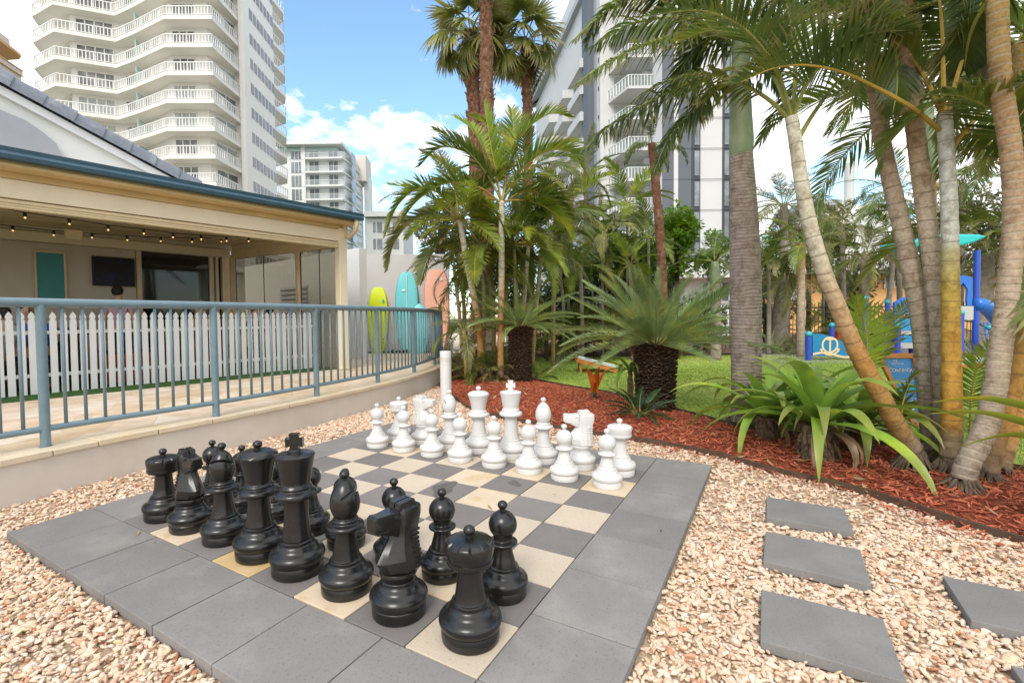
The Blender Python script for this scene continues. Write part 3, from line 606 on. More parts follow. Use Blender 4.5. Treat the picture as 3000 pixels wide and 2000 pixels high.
    if kind == 'bishop':                        # cut the mitre slit for real
        o = bpy.data.objects.new('blank', me); COL.objects.link(o)
        c = MB(); Rm = Matrix.Rotation(rad(-40), 3, 'Y'); c.box(Vector((.045, 0, .425)), (.075, .16, .013), Rm); co = bpy.data.objects.new('cut', c.mesh('cut', m)); COL.objects.link(co)
        bo = o.modifiers.new('b', 'BOOLEAN'); bo.operation = 'DIFFERENCE'; bo.object = co; bo.solver = 'EXACT'
        dg = bpy.context.evaluated_depsgraph_get(); dg.update(); me2 = bpy.data.meshes.new_from_object(o.evaluated_get(dg)); bpy.data.objects.remove(o); bpy.data.objects.remove(co)
        me2.name = me.name; me2.polygons.foreach_set('use_smooth', [True]*len(me2.polygons)); me2.set_sharp_from_angle(angle=rad(38)); me = me2
    return me
PM = {(k, c): piece_mesh(k, c) for k in ('pawn', 'rook', 'bishop', 'queen', 'king', 'knight') for c in ('black_plastic', 'white_plastic')}
back = ['rook', 'knight', 'bishop', 'king', 'queen', 'bishop', 'knight', 'rook']
ords2 = ['nearest', 'second nearest', 'third nearest', 'fourth nearest', 'fifth nearest', 'sixth nearest', 'seventh nearest', 'farthest']
ords = ['nearest', 'second nearest', 'third nearest', 'fourth nearest', 'fifth nearest', 'third farthest', 'second farthest', 'farthest']
jr = random.Random(5)
for color, xb, xp in (('black', .155, .455), ('white', 2.25, 1.95)):
    for j in range(8):
        k = back[j]; side = 'right' if j < 4 else 'left'
        if k in ('king', 'queen'): lab = {'king': 'tall %s plastic chess king with a cross on its crown, in the %s back row', 'queen': '%s plastic chess queen with a scalloped crown and ball, beside the %s king'}[k] % (color, color)
        else:
            ft = {'rook': 'round crenellated head', 'knight': 'faceted horse head', 'bishop': 'slit onion head'}[k]
            where = {0: 'at the right end of its row', 7: 'at the far left end of its row', 1: 'beside the rook at the right end', 6: 'beside the rook at the left end', 2: 'standing beside the king', 5: 'standing beside the queen'}[j]
            lab = '%s chess %s with %s, %s' % (color, k, ft, where)
        o = place('chess_'+k, PM[(k, color+'_plastic')]); o.location = (xb+jr.uniform(-.008, .008), .15+.3*j+jr.uniform(-.01, .01), .001)
        if k == 'knight': bv = o.modifiers.new('Bevel', 'BEVEL'); bv.width = .0022; bv.segments = 2; bv.limit_method = 'ANGLE'; bv.angle_limit = rad(25)
        rz = {'black': rad(20), 'white': rad(200)}[color]+jr.uniform(-.4, .4)
        if k == 'knight': rz = {('black', 1): rad(-8), ('black', 6): rad(80), ('white', 1): rad(-58), ('white', 6): rad(88)}[(color, j)]
        if k == 'bishop': rz = {('black', 2): rad(-75), ('black', 5): rad(-135), ('white', 2): rad(60), ('white', 5): rad(110)}[(color, j)]
        if k == 'king': rz = rad(40) if color == 'black' else rad(30)
        o.rotation_euler = (0, 0, rz); tag(o, lab, 'chess piece', color+' chess pieces')
        if k == 'rook' and color == 'black' and j == 0: o.location = (.163, .128, .001)
        o = place('chess_pawn', PM[('pawn', color+'_plastic')]); o.location = (xp+jr.uniform(-.01, .01), .15+.3*j+jr.uniform(-.012, .012), .001); o.rotation_euler = (0, 0, jr.uniform(0, 6))
        front = {'rook': 'rook', 'knight': 'knight', 'bishop': 'bishop', 'king': 'king', 'queen': 'queen'}[k]
        lab = '%s chess pawn before the %s, %s to the camera in its row' % (color, ('near ' if j < 3 else 'far ' if j > 4 else '')+color+' '+front, ords2[j])
        tag(o, lab, 'chess piece', color+' chess pieces')

# ------------------------------------------------------------------ scattered gravel, bark chips, grass (uncountable: one object each)
def pebble_mesh(name, seed, m, sub=2):
    bm = bmesh.new(); bmesh.ops.create_icosphere(bm, subdivisions=sub, radius=1)
    r_ = random.Random(seed); ax = [Vector((r_.uniform(-1, 1), r_.uniform(-1, 1), r_.uniform(-1, 1))).normalized() for _ in range(7)]; dd = [r_.uniform(.62, .95) for _ in range(7)]
    for v in bm.verts:
        for a, d in zip(ax, dd):                # flatten facets, as broken quartz
            q = v.co.dot(a)
            if q > d: v.co -= a*(q-d)*.85
        v.co.x *= 1.25; v.co.y *= .88; v.co.z *= .62
    me = bpy.data.meshes.new(name); bm.to_mesh(me); bm.free(); me.materials.append(m)
    me.polygons.foreach_set('use_smooth', [True]*len(me.polygons)); me.set_sharp_from_angle(angle=rad(33)); return me
def chip_mesh(name, seed, m):
    r_ = random.Random(seed); b = MB(); n = 4; vs = []; w0 = .20
    for i in range(n):
        x = -1+2*i/(n-1); w_ = w0*(1 if 0 < i < n-1 else r_.uniform(.3, .7)); z = r_.uniform(-.08, .08)
        vs += [(x, -w_, z-.06), (x, w_, z-.06), (x, w_*.9, z+.06), (x, -w_*.9, z+.06)]
    fs = [(3, 2, 1, 0), tuple((n-1)*4+k for k in range(4))]
    for i in range(n-1):
        for k in range(4): fs.append((i*4+k, i*4+(k+1) % 4, (i+1)*4+(k+1) % 4, (i+1)*4+k))
    b.add(vs, fs); return b.mesh(name, m)
def tuft_mesh(name, seed, m):
    r_ = random.Random(seed); b = MB()
    for k in range(9):
        a = r_.uniform(0, 6.28); l = r_.uniform(.5, 1); dx, dy = math.cos(a), math.sin(a); ox, oy = r_.uniform(-.5, .5), r_.uniform(-.5, .5); lean = r_.uniform(.2, .9); w_ = .05
        p = [Vector((ox, oy, 0)), Vector((ox+dx*lean*.3, oy+dy*lean*.3, l*.6)), Vector((ox+dx*lean*.8, oy+dy*lean*.8, l))]
        s_ = Vector((-dy, dx, 0))*w_
        b.add([p[0]-s_, p[0]+s_, p[1]+s_*.8, p[1]-s_*.8, p[2]], [(0, 1, 2, 3), (3, 2, 4)], [(0, 0), (0, 0), (.3, 0), (.3, 0), (.5, 0)])
    return b.mesh(name, m)
def instmat(name, stops, rough, spec=.3, bump=.3, bscale=3, noise=.12, trans=0):
    m, nt, b = newmat(name); L = nt.links
    at_ = N(nt, 'ShaderNodeAttribute', attribute_type='INSTANCER', attribute_name='rc')
    tc = N(nt, 'ShaderNodeTexCoord'); n = N(nt, 'ShaderNodeTexNoise', i_Scale=2.5, i_Detail=5); L.new(tc.outputs['Object'], n.inputs['Vector'])
    ad = N(nt, 'ShaderNodeMath', operation='MULTIPLY_ADD'); L.new(n.outputs['Fac'], ad.inputs[0]); ad.inputs[1].default_value = noise; L.new(at_.outputs['Fac'], ad.inputs[2])
    sb = N(nt, 'ShaderNodeMath', operation='SUBTRACT'); L.new(ad.outputs[0], sb.inputs[0]); sb.inputs[1].default_value = noise/2
    r = ramp(nt, stops); L.new(sb.outputs[0], r.inputs['Fac']); L.new(r.outputs['Color'], b.inputs['Base Color'])
    b.inputs['Roughness'].default_value = rough; b.inputs['Specular IOR Level'].default_value = spec
    if bump:
        bp = N(nt, 'ShaderNodeBump'); bp.inputs['Strength'].default_value = bump; bp.inputs['Distance'].default_value = .05
        L.new(n.outputs['Fac'], bp.inputs['Height']); L.new(bp.outputs['Normal'], b.inputs['Normal'])
    return m
M['pebble'] = instmat('pebble_quartz', [(0, (.70, .57, .44)), (.16, (.76, .62, .48)), (.30, (.70, .50, .35)), (.42, (.74, .55, .41)), (.57, (.66, .43, .29)), (.68, (.74, .59, .44)), (.78, (.64, .46, .26)), (.86, (.78, .70, .60)), (.94, (.60, .33, .20)), (.985, (.50, .19, .10)), (1, (.42, .27, .17))], .62, .35, .25, noise=.10)
M['chip'] = instmat('red_bark_chip', [(0, (.28, .065, .035)), (.3, (.52, .13, .065)), (.6, (.64, .20, .10)), (.93, (.42, .09, .05)), (.98, (.46, .18, .10)), (1, (.50, .34, .22))], .85, .2, .4)
M['blade'] = instmat('grass_blade', [(0, (.26, .38, .065)), (.5, (.36, .47, .09)), (1, (.48, .54, .15))], .6, .3, 0)
def scatter(name, pts, scl, rots, col, protos, label, cat):
    me = bpy.data.meshes.new(name); n = len(pts); me.vertices.add(n); me.vertices.foreach_set('co', np.array(pts, dtype=np.float32).ravel())
    a = me.attributes.new('scl', 'FLOAT_VECTOR', 'POINT'); a.data.foreach_set('vector', np.array(scl, dtype=np.float32).ravel())
    a = me.attributes.new('rot', 'FLOAT_VECTOR', 'POINT'); a.data.foreach_set('vector', np.array(rots, dtype=np.float32).ravel())
    a = me.attributes.new('rc', 'FLOAT', 'POINT'); a.data.foreach_set('value', np.array(col, dtype=np.float32))
    o = place(name, me); tag(o, label, cat, None, 'stuff')
    g = bpy.data.node_groups.new(name+'_scatter', 'GeometryNodeTree'); g.interface.new_socket('Geometry', in_out='INPUT', socket_type='NodeSocketGeometry'); g.interface.new_socket('Geometry', in_out='OUTPUT', socket_type='NodeSocketGeometry')
    gi = g.nodes.new('NodeGroupInput'); go = g.nodes.new('NodeGroupOutput'); m2p = g.nodes.new('GeometryNodeMeshToPoints'); ip = g.nodes.new('GeometryNodeInstanceOnPoints')
    g.links.new(gi.outputs[0], m2p.inputs['Mesh']); g.links.new(m2p.outputs[0], ip.inputs['Points'])
    cc = bpy.data.collections.new(name+'_shapes')
    jn = g.nodes.new('GeometryNodeCollectionInfo'); jn.inputs['Separate Children'].default_value = True; jn.inputs['Reset Children'].default_value = True
    for i, pm in enumerate(protos):
        po = bpy.data.objects.new(name+'_shape', pm); cc.objects.link(po)
    jn.inputs['Collection'].default_value = cc
    g.links.new(jn.outputs[0], ip.inputs['Instance']); ip.inputs['Pick Instance'].default_value = True
    for nm, tp, sock in (('scl', 'FLOAT_VECTOR', 'Scale'), ('rot', 'FLOAT_VECTOR', None)):
        na = g.nodes.new('GeometryNodeInputNamedAttribute'); na.data_type = tp; na.inputs['Name'].default_value = nm
        if sock: g.links.new(na.outputs[0], ip.inputs[sock])
        else:
            e = g.nodes.new('FunctionNodeEulerToRotation'); g.links.new(na.outputs[0], e.inputs[0]); g.links.new(e.outputs[0], ip.inputs['Rotation'])
    rn = g.nodes.new('FunctionNodeRandomValue'); rn.data_type = 'INT'; rn.inputs[4].default_value = 0; rn.inputs[5].default_value = len(protos)-1
    g.links.new(rn.outputs[2], ip.inputs['Instance Index']); g.links.new(ip.outputs[0], go.inputs[0])
    md = o.modifiers.new('Scatter', 'NODES'); md.node_group = g; return o
rs = np.random.RandomState(3)
def visible(x, y, z, mar=.16):
    p = Vector((x, y, z))-CAM; d = p.dot(Fh)
    if d < .25: return False, d
    u = p.dot(Rh)/d; return (-1.02-mar < u < 1.14+mar) and (CAM.z-z)/d < .74+mar, d
pts, scl, rot, col = [], [], [], []
steps = [(1.900, 2.26, -1.160, -.765), (1.315, 1.685, -1.158, -.763), (.675, 1.045, -1.155, -.76), (1.20, 1.56, -1.83, -1.43), (.57, .945, -1.86, -1.46)]
GP = [p for p in gpts]
def pebbles(n, x0, x1, y0, y1, dmin, dmax, s0, layer):
    for _ in range(n):
        x = rs.uniform(x0, x1); y = rs.uniform(y0, y1); ok, d = visible(x, y, 0)
        if not ok or d < dmin or d >= dmax: continue
        if -.405 < x < 2.805 and -.405 < y < 2.805: continue
        if any(a-.006 < x < b+.006 and c-.006 < y < e+.006 for a, b, c, e in steps): continue
        if not in_poly(x, y, GP): continue
        s_ = s0*.88*math.exp(rs.normal(-.06, .32)); pts.append((x, y, -.046+layer+rs.uniform(-.004, .006))); scl.append((s_*rs.uniform(.85, 1.35), s_*rs.uniform(.75, 1.05), s_*rs.uniform(.7, 1.05)))
        rot.append((rs.normal(0, .35), rs.normal(0, .35), rs.uniform(0, 6.28))); col.append(rs.uniform(0, 1))
pebbles(122000, -2.3, 3.2, -3.4, 3.5, .2, 2.6, .0118, 0); pebbles(64000, -2.3, 3.2, -3.4, 3.5, .2, 2.6, .0105, .012)
pebbles(92000, -1.5, 6.0, -3.0, 4.4, 2.6, 5.0, .0115, .002); pebbles(30000, -1.5, 6.0, -3.0, 4.4, 2.6, 5.0, .0105, .011); pebbles(50000, 1.5, 6.0, 0, 4.6, 5.0, 9, .013, .006)
scatter('gravel', pts, scl, rot, col, [pebble_mesh('pebble', 40+i, M['pebble'], 2) for i in range(7)], 'loose cream, pink and orange quartz gravel around the chess board', 'gravel')
pts, scl, rot, col = [], [], [], []
for _ in range(70000):
    x = rs.uniform(1.8, 8); y = rs.uniform(-3.2, 5.2); ok, d = visible(x, y, 0, .3)
    if not ok or not in_poly(x, y, MUL): 
        continue
    s_ = .0165*math.exp(rs.normal(0, .38)); pts.append((x, y, mulz(x, y)+.006+rs.uniform(0, .014))); scl.append((s_, s_*rs.uniform(.7, 1.4), s_)); rot.append((rs.normal(0, .3), rs.normal(0, .3), rs.uniform(0, 6.28))); col.append(rs.uniform(0, 1))
for _ in range(900):        # chips kicked onto the gravel edge
    i = rs.randint(0, len(EC)); x = EC[i].x+rs.normal(0, .10)-.05; y = EC[i].y+rs.normal(0, .10)
    if -.405 < x < 2.9 and -.405 < y < 2.805 or in_poly(x, y, MUL): continue
    s_ = .016*math.exp(rs.normal(0, .3)); pts.append((x, y, -.022)); scl.append((s_, s_, s_)); rot.append((rs.normal(0, .3), rs.normal(0, .3), rs.uniform(0, 6.28))); col.append(rs.uniform(0, 1))
scatter('mulch', pts, scl, rot, col, [chip_mesh('bark_chip', 60+i, M['chip']) for i in range(5)], 'red dyed bark mulch around the palms and cycads', 'mulch')
pts, scl, rot, col = [], [], [], []
LP = [Vector((p.x, p.y, 0)) for p in lp]
for _ in range(110000):
    d = 3.2+10.5*rs.uniform(0, 1)**1.25; r_ = rs.uniform(-.45, 1.2)*d; p = cf(r_, d)
    if not in_poly(p.x, p.y, LP): continue
    s_ = .020*math.exp(rs.normal(0, .25))*(1+d*.05); pts.append((p.x, p.y, -.012)); scl.append((s_*1.3, s_*1.3, s_)); rot.append((0, 0, rs.uniform(0, 6.28))); col.append(min(1, max(0, .5+.35*math.sin(p.x*1.1+2*math.sin(p.y*.7))+rs.normal(0, .2))))
scatter('grass', pts, scl, rot, col, [tuft_mesh('grass_tuft', 80+i, M['blade']) for i in range(4)], 'short mown bright green lawn behind the mulch bed', 'grass')
pts, scl, rot, col = [], [], [], []
for _ in range(420):
    if _ < 300: x, y = rs.uniform(2.4, 7), rs.uniform(-2.6, 4.5)
    else: x, y = rs.uniform(-1, 4.2), rs.uniform(-2.6, 3.4)
    inm = in_poly(x, y, MUL)
    if not inm and not in_poly(x, y, GP): continue
    if -.405 < x < 2.805 and -.405 < y < 2.805 and rs.uniform() > .12: continue
    z = mulz(x, y)+.03 if inm else (.004 if (-.4 < x < 2.8 and -.4 < y < 2.8) else -.018)
    s_ = rs.uniform(.010, .030) if inm else rs.uniform(.006, .014); pts.append((x, y, z)); scl.append((s_*2.2, s_*.9, s_)); rot.append((rs.normal(0, .25), rs.normal(0, .25), rs.uniform(0, 6.28))); col.append(rs.uniform(0, 1))
def dry_leaf(name, seed, m):
    b = MB(); vs = []; n = 5
    for i in range(n+1):
        t = -1+2*i/n; w_ = .55*math.cos(t*1.45); vs += [(t, -w_, .25*t*t+.1*abs(w_)), (t, 0, .25*t*t), (t, w_, .25*t*t+.1*abs(w_))]
    b.add(vs, [f for i in range(n) for f in ((3*i, 3*i+3, 3*i+4, 3*i+1), (3*i+1, 3*i+4, 3*i+5, 3*i+2))]); return b.mesh(name, m)
M['dry'] = instmat('dry_leaf', [(0, (.28, .16, .08)), (.4, (.40, .27, .13)), (.7, (.20, .10, .05)), (1, (.46, .36, .20))], .8, .2, 0)
scatter('leaf_litter', pts, scl, rot, col, [dry_leaf('dry_leaf', 1, M['dry'])], 'scattered small dry brown leaves on the mulch and gravel', 'leaf litter')
# timber edging strips
b = MB(); strip_solid(b, EC, -.010, .010, -.08, .004)
tag(b.build('garden_edging', M['timber_dark'], None, angle=30), 'thin dark timber edging between gravel and red mulch', 'edging')
b = MB(); strip_solid(b, LC, -.008, .008, -.06, .012)
tag(b.build('lawn_edging', M['timber_dark'], None, angle=30), 'thin dark edging strip between red mulch and lawn', 'edging')
# ------------------------------------------------------------------ railing on the retaining wall
RAILC = [(-2.3, 3.43), (-1.15, 3.52), (.03, 3.62), (1.25, 3.585), (2.48, 3.67), (3.69, 3.86), (4.87, 4.17), (6.14, 4.70), (7.1, 5.22)]
RC = catmull([Vector((x, y, 0)) for x, y in RAILC], 12)
rl = thing('railing', 'curved steel blue tube railing with thin balusters on top of the cream wall', 'railing', (0, 0, 0))
def zz(P, z): return [Vector((p.x, p.y, z)) for p in P]
MB().tube(zz(RC, 1.290), .033, 14).build('top_rail', M['rail_blue'], rl, smooth=True)
MB().tube(zz(RC, .395), .0225, 12).build('bottom_rail', M['rail_blue'], rl, smooth=True)
for x, y in RAILC:
    b = MB(); b.tube([(x, y, .262), (x, y, 1.285)], .031, 16); b.lathe([(.05, .262), (.05, .268), (.034, .27)], 16, (x, y, 0)); b.build('post', M['rail_blue'], rl, angle=40)
acc_ = 0
for s_ in range(len(RAILC)-1):
    seg_ = RC[s_*12:s_*12+13]
    Ls = [0]
    for i in range(12): Ls.append(Ls[-1]+(seg_[i+1]-seg_[i]).length)
    for k in range(1, 10):
        t = Ls[-1]*k/10; i = max(j for j in range(13) if Ls[j] <= t+1e-9); i = min(i, 11); u = (t-Ls[i])/(Ls[i+1]-Ls[i]); p = seg_[i].lerp(seg_[i+1], u)
        MB().tube([(p.x, p.y, .40), (p.x, p.y, 1.285)], .0122, 8).build('baluster', M['rail_blue'], rl, smooth=True)

# ------------------------------------------------------------------ pavilion frame (s along the eave to the right, n inwards)
PA = Vector((math.cos(rad(-8.5)), math.sin(rad(-8.5)), 0)); PN = Vector((-PA.y, PA.x, 0)); P0 = Vector((4.80, 5.72, 0))
PM_ = Matrix((PA, PN, Vector((0, 0, 1)))).transposed().to_4x4(); PM_.translation = P0
def PW(s, n, z=0): return P0+PA*s+PN*n+Vector((0, 0, z))
def s_at(x, n, y=700):
    d = ray(x, y); t = ((P0-CAM).dot(PN)+n)/d.dot(PN); p = CAM+d*t; return (p-P0).dot(PA), p.z
pv = thing('pavilion', 'cream beer garden pavilion with dark blue gutter, wide openings and grey ridge tiles', 'building', P0, rad(-8.5))
def PB(nm, m, boxes, bevel=.004, **k):
    b = MB()
    for q in boxes: b.bx(*q)
    return b.build(nm, m, pv, bevel=bevel, **k)
FZ = .268
PB('corner_post', M['cream_light'], [(-.075, .075, -.075, .075, FZ, 2.74)])
PB('front_beam', M['cream_light'], [(-9, .05, -.045, .045, 2.512, 2.722)], .012)
b = MB(); b.bx(-9, -.08, -.045, .045, 2.462, 2.498); b.bx(-9, -.08, -.035, .06, 2.432, 2.460); b.bx(-9, -.08, -.045, .045, 2.402, 2.430); b.build('blind_track', M['cream_paint'], pv, bevel=.006)
b = MB(); b.bx(-9, .18, -.285, .0, 2.80, 2.835); b.bx(-9, .10, -.05, .02, 2.725, 2.80); b.bx(-9, .16, -.262, -.24, 2.835, 2.90); b.build('soffit', M['tan_soffit'], pv, bevel=.004)
gut = [(-.262, 2.97), (-.262, 2.862), (-.385, 2.862), (-.40, 2.90), (-.385, 2.93), (-.40, 2.975), (-.388, 2.975), (-.372, 2.93), (-.375, 2.876), (-.275, 2.876), (-.275, 2.97)]
b = MB(); b.prism(gut, -9, .21, Matrix(((0, 0, 1, 0), (1, 0, 0, 0), (0, 1, 0, 0), (0, 0, 0, 1)))); b.bx(.205, .213, -.40, -.262, 2.862, 2.975); b.build('gutter', M['gutter_blue'], pv)
b = MB(); b.tube([(.10, -.33, 2.865), (.10, -.33, 2.78), (.10, -.30, 2.70), (.10, -.22, 2.64), (.10, -.12, 2.605), (.06, -.085, 2.60)], .042, 14); b.build('downpipe', M['cream_paint'], pv, smooth=True)
b = MB(); b.bx(.02, .085, -.10, -.05, 2.58, 2.84); b.build('bracket', M['cream_paint'], pv, bevel=.004)
# low pitched metal roof over the veranda
b = MB(); b.add([(-9, -.37, 2.955), (.20, -.37, 2.955), (.20, 3.4, 3.10), (-9, 3.4, 3.10), (-9, -.37, 2.93), (.20, -.37, 2.93), (.20, 3.4, 3.07), (-9, 3.4, 3.07)], [(0, 1, 2, 3), (7, 6, 5, 4), (0, 4, 5, 1), (1, 5, 6, 2), (2, 6, 7, 3), (3, 7, 4, 0)]); b.build('roof', M['sail_white'], pv)
# ceiling boards
for k in range(12):
    n0 = .06+k*.255
    PB('ceiling_board', M['cream_paint'], [(-9, -.1, n0, n0+.249, 2.695-.004*(k % 2), 2.715)], 0)
NB = 3.05
PB('back_wall', M['beige_wall'], [(-9, -2.27, NB, NB+.12, FZ, 2.44)], 0)
PB('header_beam', M['cream_light'], [(-9, -.62, NB-.06, NB+.14, 2.445, 2.60)], .006)
PB('upper_wall', M['beige_wall'], [(-9, -.3, NB+.0, NB+.1, 2.602, 3.06)], 0)
PB('wall_post', M['cream_paint'], [(-2.26, -2.18, NB-.03, NB+.09, FZ, 2.44)])
PB('glass_door', M['glass_dark'], [(-2.17, -1.02, NB, NB+.012, FZ, 2.44)], 0)
PB('door_frame', M['cream_light'], [(-1.02, -.96, NB-.05, NB+.05, FZ, 2.44), (-.90, -.85, NB-.05, NB+.05, FZ, 2.44), (-.78, -.74, NB-.05, NB+.05, FZ, 2.44), (-.95, -.93, NB-.02, NB, FZ, 2.44)])
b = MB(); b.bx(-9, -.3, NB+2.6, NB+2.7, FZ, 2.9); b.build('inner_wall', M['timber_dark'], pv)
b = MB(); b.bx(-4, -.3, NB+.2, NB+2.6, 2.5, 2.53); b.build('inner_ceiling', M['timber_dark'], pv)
PB('corner_panel', M['cream_paint'], [(-.735, -.60, NB+.01, NB+.09, FZ, 2.44)], 0)
PB('door_recess', M['dark_metal'], [(-1.0, -.70, NB+.10, NB+.12, FZ, 2.44)], 0)
b = MB(); b.beam((.0, .0, 2.645), (-.575, 2.95, 2.645), .06, .115); b.build('side_fascia', M['cream_paint'], pv)
# side bay: posts, header, clear roll-down blinds
side = [(0, 0), (-.19, .90), (-.57, 2.86)]
sd = Vector((-.2, 1, 0)).normalized()
b = MB(); b.beam((-.02, .1, 2.50), (-.575, 2.95, 2.50), .08, .17); b.build('side_beam', M['cream_paint'], pv, bevel=.006)
PB('side_post', M['cream_paint'], [(-.26, -.18, 1.0, 1.09, FZ, 2.42), (-.66, -.56, 2.86, 2.96, FZ, 2.45)])
for (a, c) in ((.10, .50), (.505, .98), (1.11, 2.0), (2.005, 2.84)):
    b = MB(); p = Vector((-.02, 0, 0))+Vector((-.195*a, a, 0)); q = Vector((-.02, 0, 0))+Vector((-.195*c, c, 0))
    b.beam((p.x, p.y, (FZ+2.415)/2), (q.x, q.y, (FZ+2.415)/2), .004, 2.415-FZ); b.build('clear_blind', M['glass_clear'], pv)
    b = MB(); b.beam((q.x, q.y, FZ), (q.x, q.y, 2.415), .012, .012); b.build('blind_seam', M['dark_metal'], pv)
# tiled hip and gable behind the gutter
zr = lambda x, n, y: s_at(x, n, y)
hipA = s_at(0, 1.3, 195); hipB = s_at(402, 1.3, 412)
sA, zA = hipA; sB, zB = hipB; ex = (sA-sB)/(zA-zB)
k_ = 1.45; sA2, zA2 = sB+(sA-sB)*k_, zB+(zA-zB)*k_
b = MB(); b.prism([(sA2, 2.98), (sB+.1, 2.98), (sB, zB-.05), (sA2, zA2-.05)], 1.28, 1.36, Matrix(((1, 0, 0, 0), (0, 0, 1, 0), (0, 1, 0, 0), (0, 0, 0, 1)))); b.build('gable_panel', M['sail_white'], pv)
aS = (hipA[0]+(sB-sA)*.42)
pg = [(sA2, 2.99), (s_at(166, 1.2, 368)[0], 2.99), (s_at(130, 1.2, 330)[0], s_at(130, 1.2, 330)[1]), (s_at(100, 1.2, 305)[0], s_at(100, 1.2, 305)[1]), (s_at(60, 1.2, 277)[0], s_at(60, 1.2, 277)[1]), (s_at(0, 1.2, 252)[0], s_at(0, 1.2, 252)[1]), (sA2, s_at(0, 1.2, 252)[1]+.3)]
b = MB(); b.prism(pg, 1.20, 1.27, Matrix(((1, 0, 0, 0), (0, 0, 1, 0), (0, 1, 0, 0), (0, 0, 0, 1)))); b.build('shade_panel', M['sail_grey'], pv)
dirv = Vector((sB-sA2, 0, zB-zA2)); LL = dirv.length; dirv.normalize(); nt_ = int(LL/.34)
b = MB(); b.beam((sA2, 1.24, zA2-.09), (sB, 1.24, zB-.09), .05, .10); b.build('barge_board', M['white_paint'], pv)
for i in range(nt_+1):
    p = Vector((sA2, 1.32, zA2))+dirv*(i*.34); q = p+dirv*.352
    b = MB(); sdv = Vector((0, 1, 0)); up = dirv.cross(sdv)*-1
    if up.z < 0: up = -up
    rng = []
    for (pp, sc_k) in ((p, 1.0), (q, 1.10)):
        for t in range(9):
            a = PI*t/8; rng.append(pp+sdv*(-math.cos(a)*.16*sc_k)+up*(math.sin(a)*.20*sc_k-.02))
    fs = [(t, t+1, 10+t, 9+t) for t in range(8)]+[tuple(range(8, -1, -1)), tuple(range(9, 18))]
    b.add(rng, fs); b.build('ridge_tile', M['tile_grey'], pv, bevel=.004)
b = MB(); p = Vector((sA2, 1.42, zA2-.05)); q = Vector((sB, 1.42, zB-.05)); b.add([p, q, q+Vector((.2, 2.5, -1.0)), p+Vector((.2, 2.5, -1.6))], [(0, 1, 2, 3)]); 
b.add([p+Vector((0, 0, -.03)), q+Vector((0, 0, -.03)), q+Vector((.2, 2.5, -1.03)), p+Vector((.2, 2.5, -1.63))], [(3, 2, 1, 0)]); b.build('tiled_roof', M['tile_grey'], pv)
# poster, television, speaker, festoon lights
def pvplace(b, nm, m, t, **k): return b.build(nm, m, t, **k)
def pthing(nm, lab, cat, s, n, z, group=None): return thing(nm, lab, cat, PW(s, n, z), rad(-8.5), group)
t = pthing('poster', 'teal framed poster on the beige back wall of the pavilion', 'poster', (s_at(84, 3, 620)[0]+s_at(147, 3, 620)[0])/2, 3.0, 1.86)
w_ = abs(s_at(147, 3, 620)[0]-s_at(84, 3, 620)[0])
MB().bx(-w_/2, w_/2, 0, .03, -.42, .42).build('board', M['teal_board'], t)
b = MB()
for q in ((-w_/2-.03, -w_/2, -.45, .45), (w_/2, w_/2+.03, -.45, .45), (-w_/2-.03, w_/2+.03, .42, .452), (-w_/2-.03, w_/2+.03, -.452, -.42)): b.bx(q[0], q[1], -.012, .04, q[2], q[3])
b.build('frame', M['cream_paint'], t, bevel=.003)
a0 = s_at(212, 3, 620)[0]; a1 = s_at(309, 3, 620)[0]; z0 = s_at(260, 3, 657)[1]; z1 = s_at(260, 3, 591)[1]
t = pthing('television', 'large black flat television on the back wall above the picket fence', 'television', (a0+a1)/2, 2.98, (z0+z1)/2)
MB().bx(-(a1-a0)/2+.015, (a1-a0)/2-.015, -.004, .02, -(z1-z0)/2+.015, (z1-z0)/2-.015).build('screen', M['tv_screen'], t)
MB().bx(-(a1-a0)/2, (a1-a0)/2, .0, .05, -(z1-z0)/2, (z1-z0)/2).build('casing', M['dark_metal'], t, bevel=.004)
sp = s_at(168, 2.2, 537)
o = MB().box((0, 0, 0), (.20, .16, .15), (.3, 0, 0)).build('speaker', M['cream_paint'], bevel=.012); o.location = PW(sp[0], 2.2, sp[1]); o.rotation_euler = (0, 0, rad(-8.5)); tag(o, 'small pale box speaker hanging under the pavilion ceiling', 'speaker')
def bulbmat():
    m, nt, b = newmat('bulb_glow'); b.inputs['Base Color'].default_value = (.9, .7, .4, 1); b.inputs['Emission Color'].default_value = (1, .62, .25, 1); b.inputs['Emission Strength'].default_value = .55; return m
M['bulb'] = bulbmat()
for (nm, n_, P) in (('front', .95, [(-40, 476), (57, 494), (159, 509), (248, 523), (330, 532), (397, 541), (462, 546), (520, 550), (571, 551)]), ('rear', 2.3, [(-70, 514), (29, 525), (123, 536), (211, 542), (292, 548), (369, 551), (441, 553), (508, 553)])):
    t = thing('festoon_lights', '%s string of small lit festoon bulbs on black cable under the ceiling' % nm, 'string lights', P0, rad(-8.5), 'festoon strings in the pavilion')
    Q = []
    for (x, y) in P: s_, z_ = s_at(x, n_, y-6); Q.append(Vector((s_, n_, z_)))
    MB().tube(Q, .006, 6).build('cable', M['dark_metal'], t)
    for q in Q:
        b = MB(); b.lathe([(.004, .008), (.019, .002), (.019, -.05), (.013, -.056)], 10, q); o = b.build('socket', M['dark_metal'], t, smooth=True)
        b = MB(); b.lathe([(.004, -.050), (.010, -.054), (.012, -.062), (.012, -.070), (.008, -.078), (.001, -.081)], 12, q); b.build('bulb', M['bulb'], o, smooth=True)
